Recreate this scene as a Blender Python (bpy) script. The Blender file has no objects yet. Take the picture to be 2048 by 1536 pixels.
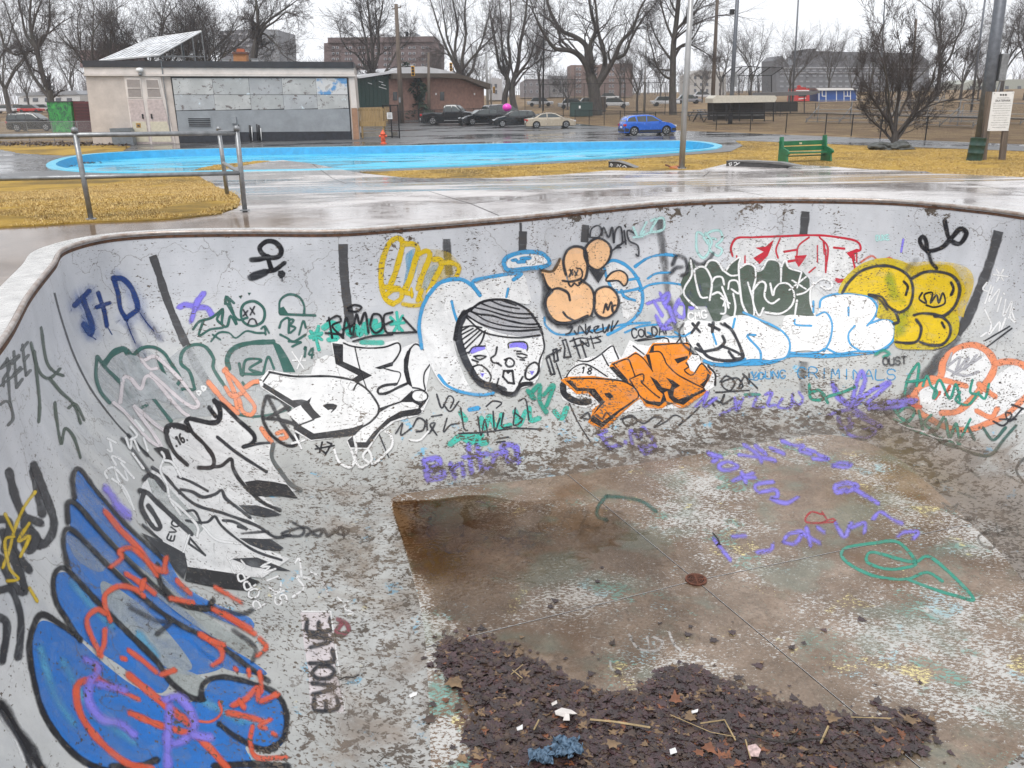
import bpy, bmesh, math, random
import numpy as np
from mathutils import Vector, Matrix, noise as mnoise
from mathutils.bvhtree import BVHTree
from mathutils.geometry import delaunay_2d_cdt
random.seed(7)
S = bpy.context.scene
C = S.collection
R = math.radians

# ------------------------------------------------------------------ camera
F_PX, CX, CY, Y_H, ROLL, CAM_H = 1680.0, 1024.0, 768.0, 188.0, 0.018, 1.6
PITCH = math.atan((CY - Y_H) / F_PX)
cam_d = bpy.data.cameras.new('camera')
cam = bpy.data.objects.new('camera', cam_d); C.objects.link(cam)
cam_d.sensor_width = 36.0; cam_d.lens = 36.0 * F_PX / 2048.0
cam_d.clip_start = 0.05; cam_d.clip_end = 3000
cam.matrix_world = Matrix.Translation((0, 0, CAM_H)) @ Matrix.Rotation(math.pi/2 - PITCH, 4, 'X') @ Matrix.Rotation(-ROLL, 4, 'Z')
S.camera = cam

# ------------------------------------------------------------------ world: overcast daylight
W = bpy.data.worlds.new('World'); S.world = W; W.use_nodes = True
wt = W.node_tree; wt.nodes.clear()
sky = wt.nodes.new('ShaderNodeTexSky'); sky.sky_type = 'NISHITA'; sky.sun_disc = False
SUN_EL, SUN_AZ = R(58), R(200)
sky.sun_elevation = SUN_EL; sky.sun_rotation = SUN_AZ; sky.air_density = 1.0; sky.dust_density = 4.0
hs = wt.nodes.new('ShaderNodeHueSaturation'); hs.inputs['Saturation'].default_value = 0.12
mx = wt.nodes.new('ShaderNodeMix'); mx.data_type = 'RGBA'; mx.inputs[0].default_value = 0.8
mx.inputs[7].default_value = (9.1, 9.35, 9.8, 1)
bg = wt.nodes.new('ShaderNodeBackground'); bg.inputs['Strength'].default_value = 0.1
wo = wt.nodes.new('ShaderNodeOutputWorld')
wt.links.new(sky.outputs[0], hs.inputs['Color']); wt.links.new(hs.outputs[0], mx.inputs[6])
wt.links.new(mx.outputs[2], bg.inputs['Color']); wt.links.new(bg.outputs[0], wo.inputs[0])
sun_d = bpy.data.lights.new('sun', 'SUN'); sun_d.energy = 1.5; sun_d.angle = R(30); sun_d.color = (1, .97, .93)
sun = bpy.data.objects.new('sun', sun_d); C.objects.link(sun)
# sun_rotation is measured clockwise from +Y
sv = Vector((math.sin(SUN_AZ) * math.cos(SUN_EL), math.cos(SUN_AZ) * math.cos(SUN_EL), math.sin(SUN_EL)))
sun.rotation_euler = sv.to_track_quat('Z', 'Y').to_euler()
S.view_settings.view_transform = 'Standard'; S.view_settings.look = 'None'
S.view_settings.exposure = 0.52; S.view_settings.gamma = 1.0; S.view_settings.use_curve_mapping = False
S.cycles.max_bounces = 6; S.cycles.transparent_max_bounces = 16; S.cycles.diffuse_bounces = 3; S.cycles.glossy_bounces = 3
S.cycles.use_denoising = True

# ------------------------------------------------------------------ projection helpers
CAMP = Vector((0, 0, CAM_H))
def ray(px, py):
    dx = (px - CX) / F_PX; dy = -(py - CY) / F_PX
    c, s = math.cos(ROLL), math.sin(ROLL)
    X = c*dx + s*dy; Y = -s*dx + c*dy
    return Vector((X, math.cos(PITCH) + Y*math.sin(PITCH), -math.sin(PITCH) + Y*math.cos(PITCH)))
GZ = [(-60, 0), (13.0, 0), (16, -.13), (27.5, -1.06), (31, -1.2), (80, -1.2), (120, -.9), (170, -.2), (250, .6), (700, .8)]
def gz(x, y):
    if y <= GZ[0][0]: return GZ[0][1]
    for (a, za), (b, zb) in zip(GZ, GZ[1:]):
        if y <= b: return za + (zb - za) * (y - a) / (b - a)
    return GZ[-1][1]
def at(px, py, dz=0.0):
    """ground point seen at photo pixel"""
    r = ray(px, py); prev = 2.0
    y = 2.0
    while y < 690:
        t = y / r.y; z = CAM_H + r.z*t
        if z <= gz(0, y) + dz:
            a, b = prev, y
            for _ in range(30):
                m = (a+b)/2; z = CAM_H + r.z*m/r.y
                if z <= gz(0, m) + dz: b = m
                else: a = m
            t = b / r.y
            return Vector((r.x*t, b, gz(0, b)))
        prev = y; y *= 1.01
    t = 690 / r.y
    return Vector((r.x*t, 690, gz(0, 690)))
def onz(px, py, z):
    r = ray(px, py); t = (z - CAM_H) / r.z
    return Vector((r.x*t, r.y*t, z))
def ony(px, py, Y):
    """point on the vertical plane y = Y seen at photo pixel"""
    r = ray(px, py); t = Y / r.y
    return Vector((r.x*t, Y, CAM_H + r.z*t))

# ------------------------------------------------------------------ object helpers
def link(o, parent=None):
    C.objects.link(o)
    if parent is not None: o.parent = parent
    return o
def tag(o, label=None, cat=None, group=None, kind=None):
    if label: o['label'] = label
    if cat: o['category'] = cat
    if group: o['group'] = group
    if kind: o['kind'] = kind
    return o
def empty(name, loc=(0, 0, 0), rz=0.0):
    o = bpy.data.objects.new(name, None); o.location = loc; o.rotation_euler = (0, 0, rz); o.empty_display_size = .2
    return link(o)
def copy_tree(o, parent=None):
    c = o.copy(); C.objects.link(c); c.parent = parent
    for ch in o.children: copy_tree(ch, c)
    return c

class MB:
    def __init__(s): s.v = []; s.f = []; s.m = []; s.cur = 0
    def add(s, vs, fs):
        b = len(s.v); s.v.extend([tuple(v) for v in vs])
        for f in fs: s.f.append(tuple(i + b for i in f)); s.m.append(s.cur)
        return s
    def box(s, x0, y0, z0, x1, y1, z1):
        return s.add([(x0,y0,z0),(x1,y0,z0),(x1,y1,z0),(x0,y1,z0),(x0,y0,z1),(x1,y0,z1),(x1,y1,z1),(x0,y1,z1)],
                     [(0,3,2,1),(4,5,6,7),(0,1,5,4),(1,2,6,5),(2,3,7,6),(3,0,4,7)])
    def cbox(s, c, d, rz=0, bev=0):
        x, y, z = c; a, b, h = d[0]/2, d[1]/2, d[2]/2
        n = len(s.v)
        s.box(-a,-b,-h,a,b,h)
        cr, sr = math.cos(rz), math.sin(rz)
        for i in range(n, len(s.v)):
            vx, vy, vz = s.v[i]; s.v[i] = (x+vx*cr-vy*sr, y+vx*sr+vy*cr, z+vz)
        return s
    def bar(s, a, b, w, t, up=(0, 0, 1)):
        """box beam from a to b, width w (sideways) thickness t (along up)"""
        a, b = Vector(a), Vector(b); d = (b-a).normalized(); u = Vector(up)
        sd = d.cross(u)
        if sd.length < 1e-4: sd = d.cross(Vector((0, 1, 0)))
        sd.normalize(); u = sd.cross(d).normalized()
        vs = []
        for p in (a, b):
            for i, j in ((-1,-1),(1,-1),(1,1),(-1,1)): vs.append(p + sd*(i*w/2) + u*(j*t/2))
        return s.add(vs, [(0,3,2,1),(4,5,6,7),(0,1,5,4),(1,2,6,5),(2,3,7,6),(3,0,4,7)])
    def tube(s, pts, r, n=8, caps=True):
        pts = [Vector(p) for p in pts]; m = len(pts)
        rs = r if isinstance(r, (list, tuple)) else [r]*m
        b = len(s.v); prev = None
        for i, p in enumerate(pts):
            d = (pts[min(i+1, m-1)] - pts[max(i-1, 0)])
            if d.length < 1e-9: d = Vector((0, 0, 1))
            d.normalize()
            if prev is None:
                u = d.cross(Vector((0, 0, 1)) if abs(d.z) < .9 else Vector((1, 0, 0))).normalized()
            else:
                u = (prev - d*prev.dot(d))
                if u.length < 1e-6: u = d.orthogonal()
                u.normalize()
            prev = u; w = d.cross(u)
            for k in range(n):
                a = 2*math.pi*k/n
                s.v.append(tuple(p + (u*math.cos(a) + w*math.sin(a))*rs[i]))
        for i in range(m-1):
            for k in range(n):
                k2 = (k+1) % n
                s.f.append((b+i*n+k, b+i*n+k2, b+(i+1)*n+k2, b+(i+1)*n+k)); s.m.append(s.cur)
        if caps and n > 3:
            s.f.append(tuple(b+k for k in reversed(range(n)))); s.m.append(s.cur)
            s.f.append(tuple(b+(m-1)*n+k for k in range(n))); s.m.append(s.cur)
        return s
    def prism(s, poly, axis, lo, hi):
        """poly in the two other axes, extruded along axis ('x','y','z')"""
        n = len(poly); vs = []
        for h in (lo, hi):
            for a, b in poly:
                vs.append({'x': (h, a, b), 'y': (a, h, b), 'z': (a, b, h)}[axis])
        fs = [tuple(range(n)), tuple(reversed(range(n, 2*n)))]
        for i in range(n): fs.append((i, n+i, n+(i+1) % n, (i+1) % n))
        return s.add(vs, fs)
    def lathe(s, prof, c=(0, 0, 0), n=16, axis='z'):
        b = len(s.v)
        for r, h in prof:
            for k in range(n):
                a = 2*math.pi*k/n; p = (r*math.cos(a), r*math.sin(a), h)
                if axis == 'x': p = (h, r*math.cos(a), r*math.sin(a))
                if axis == 'y': p = (r*math.cos(a), h, r*math.sin(a))
                s.v.append((c[0]+p[0], c[1]+p[1], c[2]+p[2]))
        for i in range(len(prof)-1):
            for k in range(n):
                k2 = (k+1) % n
                s.f.append((b+i*n+k, b+i*n+k2, b+(i+1)*n+k2, b+(i+1)*n+k)); s.m.append(s.cur)
        s.f.append(tuple(b+k for k in reversed(range(n)))); s.m.append(s.cur)
        s.f.append(tuple(b+(len(prof)-1)*n+k for k in range(n))); s.m.append(s.cur)
        return s
    def blob(s, c, r, jit=.15, seed=0, sub=2, sq=(1, 1, 1)):
        bm = bmesh.new(); bmesh.ops.create_icosphere(bm, subdivisions=sub, radius=1)
        vs = []
        for v in bm.verts:
            k = 1 + jit*mnoise.noise(v.co*1.7 + Vector((seed*3.1, seed, 0)))*2
            vs.append((c[0]+v.co.x*r*sq[0]*k, c[1]+v.co.y*r*sq[1]*k, c[2]+v.co.z*r*sq[2]*k))
        fs = [tuple(v.index for v in f.verts) for f in bm.faces]
        bm.free(); return s.add(vs, fs)
    def mesh(s, name, mats, smooth=False):
        me = bpy.data.meshes.new(name); me.from_pydata(s.v, [], s.f)
        for m in (mats if isinstance(mats, (list, tuple)) else [mats]): me.materials.append(m)
        if s.cur or any(s.m): me.polygons.foreach_set('material_index', s.m)
        if smooth: me.polygons.foreach_set('use_smooth', [True]*len(me.polygons))
        me.update(); return me
    def build(s, name, mats, parent=None, smooth=False, loc=None, bev=0.0):
        me = s.mesh(name, mats, smooth)
        bm = bmesh.new(); bm.from_mesh(me)
        if bev:
            bmesh.ops.remove_doubles(bm, verts=bm.verts, dist=1e-5)
            es = [e for e in bm.edges if len(e.link_faces) == 2 and e.calc_face_angle(0) > .5]
            bmesh.ops.bevel(bm, geom=es, offset=bev, segments=2, profile=.6, affect='EDGES', clamp_overlap=True)
        bmesh.ops.recalc_face_normals(bm, faces=bm.faces)
        bm.to_mesh(me); bm.free()
        o = bpy.data.objects.new(name, me); link(o, parent)
        if loc is not None: o.location = loc
        return o

# ------------------------------------------------------------------ materials
def srgb(*c):
    return tuple((x/255/12.92 if x/255 <= .04045 else ((x/255+.055)/1.055)**2.4) for x in c)
class NT:
    def __init__(s, name):
        s.mat = bpy.data.materials.new(name); s.mat.use_nodes = True
        s.t = s.mat.node_tree; s.t.nodes.clear()
        s.out = s.t.nodes.new('ShaderNodeOutputMaterial'); s.p = s.t.nodes.new('ShaderNodeBsdfPrincipled')
        s.t.links.new(s.p.outputs[0], s.out.inputs[0])
        s.tc = s.t.nodes.new('ShaderNodeTexCoord')
    def L(s, a, b):
        if hasattr(a, 'links') or hasattr(a, 'is_linked'): s.t.links.new(a, b)
        else:
            try: b.default_value = a
            except Exception: b.default_value = tuple(a) + (1,) if len(a) == 3 else a
    def n(s, t, **kw):
        x = s.t.nodes.new(t)
        for k, v in kw.items(): setattr(x, k, v)
        return x
    def map(s, src, scale=(1, 1, 1), rot=(0, 0, 0), loc=(0, 0, 0)):
        m = s.n('ShaderNodeMapping'); s.L(src, m.inputs[0]); m.inputs['Scale'].default_value = scale
        m.inputs['Rotation'].default_value = rot; m.inputs['Location'].default_value = loc
        return m.outputs[0]
    def noise(s, vec, scale, detail=4, rough=.55, dist=0.0):
        n = s.n('ShaderNodeTexNoise'); s.L(vec, n.inputs['Vector']); n.inputs['Scale'].default_value = scale
        n.inputs['Detail'].default_value = detail; n.inputs['Roughness'].default_value = rough; n.inputs['Distortion'].default_value = dist
        return n.outputs['Fac']
    def ramp(s, fac, a, b, lo=0.0, hi=1.0):
        m = s.n('ShaderNodeMapRange'); s.L(fac, m.inputs[0]); s.L(a, m.inputs[1]); s.L(b, m.inputs[2])
        m.inputs[3].default_value = lo; m.inputs[4].default_value = hi; m.interpolation_type = 'LINEAR'
        m.clamp = True
        return m.outputs[0]
    def math(s, op, a, b=0.0, c=0.0):
        m = s.n('ShaderNodeMath', operation=op); s.L(a, m.inputs[0]); s.L(b, m.inputs[1]); s.L(c, m.inputs[2])
        return m.outputs[0]
    def mix(s, f, a, b, mode='MIX'):
        m = s.n('ShaderNodeMix', data_type='RGBA', blend_type=mode); s.L(f, m.inputs[0])
        for v, i in ((a, 6), (b, 7)):
            if isinstance(v, (tuple, list)): v = tuple(v)[:3] + (1,)
            s.L(v, m.inputs[i])
        return m.outputs[2]
    def bump(s, h, strength=.3, dist=.01, normal=None):
        b = s.n('ShaderNodeBump'); s.L(h, b.inputs['Height']); b.inputs['Strength'].default_value = strength
        b.inputs['Distance'].default_value = dist
        if normal is not None: s.L(normal, b.inputs['Normal'])
        return b.outputs[0]
MATS = {}
def mat(name, col, rough=.6, metal=0.0, var=.18, scale=6.0, bump=.15, bdist=.004, spec=.5, coat=0.0, stretch=(1,1,1), dark=None):
    if name in MATS: return MATS[name]
    t = NT(name); v = t.map(t.tc.outputs['Object'], stretch)
    n1 = t.noise(v, scale, 6, .6); n2 = t.noise(v, scale*6, 4, .6)
    f = t.ramp(n1, .3, .7)
    dk = dark or tuple(c*(1-var*1.6) for c in col)
    lt = tuple(min(1, c*(1+var*.6)) for c in col)
    c = t.mix(f, dk, lt)
    c = t.mix(t.ramp(n2, .35, .65, 0, var), c, tuple(x*.55 for x in col))
    t.L(c, t.p.inputs['Base Color']); t.p.inputs['Metallic'].default_value = metal
    t.L(t.ramp(n2, .3, .7, max(0, rough-.1), min(1, rough+.1)), t.p.inputs['Roughness'])
    t.p.inputs['Specular IOR Level'].default_value = spec; t.p.inputs['Coat Weight'].default_value = coat
    if bump: t.L(t.bump(n2, bump, bdist), t.p.inputs['Normal'])
    MATS[name] = t.mat; return t.mat
# ================================================================== sheets (flat ground layers)
def inside(p, poly):
    x, y = p; r = False; n = len(poly); j = n-1
    for i in range(n):
        xi, yi = poly[i]; xj, yj = poly[j]
        if (yi > y) != (yj > y) and x < (xj-xi)*(y-yi)/(yj-yi)+xi: r = not r
        j = i
    return r
def densify(poly, d):
    out = []
    n = len(poly)
    for i in range(n):
        a, b = Vector(poly[i]), Vector(poly[(i+1) % n]); k = max(1, int((b-a).length/d))
        for q in range(k): out.append(tuple(a.lerp(b, q/k)))
    return out
def cdt_sheet(poly, holes=(), grid=None, lines=()):
    """triangles covering poly minus holes; grid = (xs, ys) interior points; lines = constraint segments"""
    vs = []; es = []
    for pl in [poly] + list(holes):
        b = len(vs); vs += [tuple(p) for p in pl]; n = len(pl)
        es += [(b+i, b+(i+1) % n) for i in range(n)]
    for a, b_ in lines:
        b = len(vs); vs += [a, b_]; es.append((b, b+1))
    if grid:
        for x in grid[0]:
            for y in grid[1]: vs.append((x, y))
    v2, e2, f2, *_ = delaunay_2d_cdt([Vector(v) for v in vs], es, [], 0, 1e-5)
    keep = []
    for f in f2:
        c = ((v2[f[0]].x+v2[f[1]].x+v2[f[2]].x)/3, (v2[f[0]].y+v2[f[1]].y+v2[f[2]].y)/3)
        if inside(c, poly) and not any(inside(c, h) for h in holes): keep.append(tuple(f))
    return [(v.x, v.y) for v in v2], keep
def brk(x0, x1): return [((x0, y), (x1, y)) for y, _ in GZ[1:-1]]
def lift(v2, faces, off):
    mb = MB(); used = {}
    for f in faces:
        for i in f:
            if i not in used: used[i] = len(used)
    inv = sorted(used, key=lambda k: used[k])
    mb.add([(v2[i][0], v2[i][1], gz(v2[i][0], v2[i][1]) + off) for i in inv], [tuple(used[i] for i in f) for f in faces])
    return mb
def sheet(name, poly, off, m, holes=(), grid=None, skirt=0.0, lines=(), parent=None):
    x0 = min(p[0] for p in poly)-1; x1 = max(p[0] for p in poly)+1
    v2, fs = cdt_sheet(poly, holes, grid, list(brk(x0, x1)) + list(lines))
    mb = lift(v2, fs, off)
    if skirt:
        cnt = {}
        for f in mb.f:
            for a, b in ((f[0], f[1]), (f[1], f[2]), (f[2], f[0])):
                cnt[(min(a, b), max(a, b))] = cnt.get((min(a, b), max(a, b)), 0) + 1
        for (a, b), c in cnt.items():
            if c == 1:
                va, vb = mb.v[a], mb.v[b]
                mb.add([va, vb, (vb[0], vb[1], vb[2]-skirt), (va[0], va[1], va[2]-skirt)], [(0, 1, 2, 3)])
    o = mb.build(name, m, parent)
    return o
def pxpoly(pts): return [(at(x, y).x, at(x, y).y) for x, y in pts]
def cr(pts, closed=False, step=None, k=6):
    """Catmull-Rom through 2D/3D tuples"""
    P = [Vector(p) for p in pts]; n = len(P); out = []
    rng = range(n) if closed else range(n-1)
    for i in rng:
        p0 = P[(i-1) % n] if (closed or i > 0) else P[0]*2-P[1]
        p1, p2 = P[i], P[(i+1) % n]
        p3 = P[(i+2) % n] if (closed or i+2 < n) else P[-1]*2-P[-2]
        kk = k if step is None else max(1, int((p2-p1).length/step+.5))
        for q in range(kk):
            t = q/kk
            out.append(.5*((2*p1) + (p2-p0)*t + (2*p0-5*p1+4*p2-p3)*t*t + (3*p1-p0-3*p2+p3)*t**3))
    if not closed: out.append(P[-1])
    return out

# ================================================================== the bowl: lip and floor outlines, matched point by point
D_BOWL, D_VERT = 2.8, 0.3
LF = [((-3.0,3.8),(-.6,4.6)), ((-3.58,5.67),(-.8,6.2)), ((-4.23,7.27),(-1.05,7.3)), ((-4.75,8.7),(-1.25,8.1)), ((-5.1,9.65),(-1.38,8.5)),
      ((-4.98,10.42),(-1.42,8.68)), ((-4.4,10.72),(-1.40,8.78)), ((-3.4,10.72),(-1.33,8.86)), ((-2.2,10.58),(-1.12,8.93)), ((-1.4,10.84),(-.5,9.07)),
      ((.08,11.52),(.4,9.25)), ((1.32,12.3),(1.2,9.5)), ((2.37,12.85),(2.2,9.8)), ((3.33,13.1),(3.2,10.15)), ((4.45,13.02),(4.05,10.42)),
      ((5.7,12.58),(4.5,10.3)), ((6.4,11.64),(4.75,9.9)), ((6.68,10.91),(4.85,9.3)), ((7.1,9.3),(4.85,8.0)), ((7.3,7.5),(4.75,6.8)),
      ((7.0,5.2),(4.2,5.4)), ((5.8,3.0),(3.4,4.6)), ((4.0,1.6),(2.5,4.2)), ((1.8,.9),(1.3,3.9)), ((-.3,.75),(.2,3.75)), ((-2.0,1.1),(-.35,3.85)), ((-2.75,2.2),(-.5,4.1))]
KS = 20
LIP = [(-0,0)]; LIP = [(v.x, v.y) for v in cr([a for a, b in LF], True, k=KS)]
FLO = [(v.x, v.y) for v in cr([b for a, b in LF], True, k=KS)]
NT_ = 44
def wall_pt(i, t):
    """t 0 at the lip .. 1 at the floor"""
    L, Fp = LIP[i % len(LIP)], FLO[i % len(FLO)]
    v0 = .1
    if t < v0: return (L[0], L[1], -D_VERT*t/v0)
    th = (t-v0)/(1-v0)*math.pi/2
    h = 1-math.cos(th); z = -D_VERT-(D_BOWL-D_VERT)*math.sin(th)
    return (L[0]+(Fp[0]-L[0])*h, L[1]+(Fp[1]-L[1])*h, z)
# ---- weathered paint shader: the same chips run through wall paint and graffiti alike
CONC = (.10, .078, .06)
def weathered(t, col, floor=False):
    P = t.tc.outputs['Object']
    sx = t.n('ShaderNodeSeparateXYZ'); t.L(P, sx.inputs[0])
    z, x, y = sx.outputs[2], sx.outputs[0], sx.outputs[1]
    low = .32 if floor else t.ramp(z, -1.9, -2.78)                      # wear grows towards the floor
    xr = t.ramp(x, -3.3, -1.2)                           # the far wall is more flecked than the left one
    big = t.noise(t.map(P, (1, 1, 1), loc=(3, 1, 7)), .9, 3, .5)
    top = t.math('MULTIPLY', t.ramp(z, -.55, -.1), t.math('MULTIPLY', xr, t.ramp(big, .42, .6)))
    fleck = t.noise(t.map(P, (.75, 1, 1.7), rot=(0, .6, 0)), 31, 6, .58, .5)
    patch = t.noise(t.map(P, (1, 1, 1.3), loc=(5, 2, 9)), 7.0, 9, .72, .4)
    # amount of concrete laid bare
    w = t.math('ADD', t.math('MULTIPLY', low, .07), t.math('MULTIPLY', xr, .035))
    clu = t.noise(t.map(P, (1, 1, .7), loc=(1, 6, 3)), 2.8, 4, .6)
    w = t.math('ADD', w, t.math('ADD', t.math('MULTIPLY', t.math('SUBTRACT', big, .5), .16), t.math('MULTIPLY', t.math('SUBTRACT', clu, .5), .30)))
    f1 = t.math('ADD', fleck, w)
    far = t.math('MULTIPLY', t.ramp(y, 8.2, 9.6), t.math('MULTIPLY', t.ramp(x, -1.6, -.4), t.ramp(z, -2.3, -2.72)))
    w2 = t.math('ADD', t.math('ADD', t.math('MULTIPLY', t.math('POWER', low, 2.6), .13), t.math('MULTIPLY', far, .0 if floor else .06)), t.math('MULTIPLY', top, .17))
    f2 = t.math('ADD', patch, w2)
    chip = t.math('MAXIMUM', t.ramp(f1, .66, .68), t.ramp(f2, .68, .70))
    # silt washed against the foot of the walls, heaviest in the far corners and on the right bank
    sn = t.noise(t.map(P, (1, 1, .5), loc=(4, 9, 2)), 2.0, 8, .68, .6)
    silt = t.ramp(t.math('ADD', t.math('ADD', z, t.math('MULTIPLY', t.math('SUBTRACT', sn, .5), -1.0)), t.math('ADD', t.math('MULTIPLY', t.ramp(y, 7.6, 9.2), -.01), t.math('MULTIPLY', t.ramp(x, 4.2, 5.2), -.26))), -2.72, -2.92)
    if floor: silt = .12
    # fine hairline cracks
    vo = t.n('ShaderNodeTexVoronoi', feature='DISTANCE_TO_EDGE'); vo.inputs['Scale'].default_value = .55
    wob = t.n('ShaderNodeTexNoise'); wob.inputs['Scale'].default_value = 2.2; wob.inputs['Detail'].default_value = 6; t.L(P, wob.inputs['Vector'])
    va = t.n('ShaderNodeVectorMath', operation='ADD'); vs_ = t.n('ShaderNodeVectorMath', operation='SCALE'); vs_.inputs[3].default_value = 1.1
    t.L(wob.outputs['Color'], vs_.inputs[0]); t.L(vs_.outputs[0], va.inputs[0]); t.L(P, va.inputs[1]); t.L(va.outputs[0], vo.inputs['Vector'])
    crack = t.math('MULTIPLY', t.ramp(vo.outputs[0], .0045, .0015), .6)
    chip = t.math('MAXIMUM', chip, crack)
    cn = t.noise(P, 3.1, 7, .65)
    conc = t.mix(t.ramp(cn, .32, .68), tuple(c*.55 for c in CONC), tuple(c*1.35 for c in CONC))
    # grime and scuffs over the paint
    gr = t.noise(t.map(P, (1, 1, .35)), 2.3, 8, .7, .8)
    dirt = t.math('ADD', t.math('MULTIPLY', t.ramp(gr, .42, .72), .28), t.math('MULTIPLY', low, .55))
    paint = t.mix(dirt, col, t.mix(.5, col, (.22, .2, .175), 'MULTIPLY'))
    scr = t.noise(t.map(P, (1, 1, 26), rot=(.25, .3, .4)), 3, 3, .5)
    paint = t.mix(t.ramp(scr, .66, .72, 0, .3), paint, (.12, .12, .12))
    fine = t.noise(P, 60, 3, .6)
    paint = t.mix(t.ramp(fine, .3, .7, 0, .16), paint, t.mix(.5, paint, (.3, .3, .3), 'MULTIPLY'))
    paint = t.mix(t.math('MULTIPLY', silt, .7), paint, t.mix(t.ramp(cn, .35, .65), (.10, .068, .045), (.19, .14, .10)))
    c = t.mix(chip, paint, conc)
    t.L(c, t.p.inputs['Base Color'])
    t.L(t.mix(silt, t.mix(chip, (.42,)*3, (.3,)*3), (.2,)*3), t.p.inputs['Roughness'])
    h = t.math('SUBTRACT', t.math('MULTIPLY', fine, .12), chip)
    t.L(t.bump(h, .45, .004), t.p.inputs['Normal'])
    t.p.inputs['Specular IOR Level'].default_value = .45
    return chip
def m_bowl():
    t = NT('painted_concrete'); P = t.tc.outputs['Object']
    n = t.noise(P, 1.1, 5, .6)
    # older coats of paint show as faint tints
    base = t.mix(t.ramp(n, .35, .65), (.48, .495, .525), (.59, .60, .63))
    n2 = t.noise(t.map(P, loc=(9, 4, 2)), 1.7, 5, .6)
    sx = t.n('ShaderNodeSeparateXYZ'); t.L(P, sx.inputs[0])
    mid = t.math('MULTIPLY', t.ramp(sx.outputs[2], -.7, -1.4), t.ramp(n2, .46, .54))
    base = t.mix(t.math('MULTIPLY', mid, .6), base, (.70, .70, .69))
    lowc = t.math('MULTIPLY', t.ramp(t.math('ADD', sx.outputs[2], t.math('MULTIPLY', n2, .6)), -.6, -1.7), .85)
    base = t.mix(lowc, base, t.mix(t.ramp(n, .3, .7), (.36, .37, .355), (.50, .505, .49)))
    bl = t.math('MULTIPLY', t.ramp(sx.outputs[2], -1.7, -2.3), t.ramp(t.noise(t.map(P, loc=(2, 8, 1)), 3.2, 8, .75), .60, .64))
    base = t.mix(bl, base, (.2, .47, .66))
    yl = t.math('MULTIPLY', t.ramp(sx.outputs[2], -2.0, -2.5), t.ramp(t.noise(t.map(P, loc=(7, 1, 4)), 3.0, 8, .75), .64, .67))
    base = t.mix(yl, base, (.62, .56, .33))
    weathered(t, base); return t.mat
def m_graf(floor=False):
    t = NT('graffiti_paint_floor' if floor else 'graffiti_paint')
    a = t.n('ShaderNodeAttribute', attribute_name='col')
    n = t.noise(t.tc.outputs['Object'], 7, 5, .6)
    c = t.mix(t.ramp(n, .35, .7, 0, .22), a.outputs['Color'], t.mix(.5, a.outputs['Color'], (.6, .6, .6), 'MULTIPLY'))
    scf = t.noise(t.map(t.tc.outputs['Object'], (.5, 1, 2.2), rot=(.2, .5, .3)), 5.5, 9, .74, .7)
    c = t.mix(t.ramp(scf, .52, .70, 0, .30), c, (.36, .38, .40))
    weathered(t, c, floor)
    t.p.inputs['Specular IOR Level'].default_value = .25
    sp = t.noise(t.tc.outputs['Object'], 130, 2, .7); cl = t.noise(t.map(t.tc.outputs['Object'], (1, 1, .5), rot=(.3, .2, .5)), 4.5, 5, .6, .8)
    sp = t.math('ADD', t.math('MULTIPLY', sp, .35), t.math('MULTIPLY', cl, .65))
    al = t.math('ADD', a.outputs['Alpha'], t.math('MULTIPLY', t.math('SUBTRACT', sp, .5), t.math('MULTIPLY', 9.0, t.math('MULTIPLY', a.outputs['Alpha'], t.math('SUBTRACT', 1.0, a.outputs['Alpha'])))))
    t.L(t.math('MINIMUM', t.math('MAXIMUM', al, 0.0), 1.0), t.p.inputs['Alpha'])
    return t.mat
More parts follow.
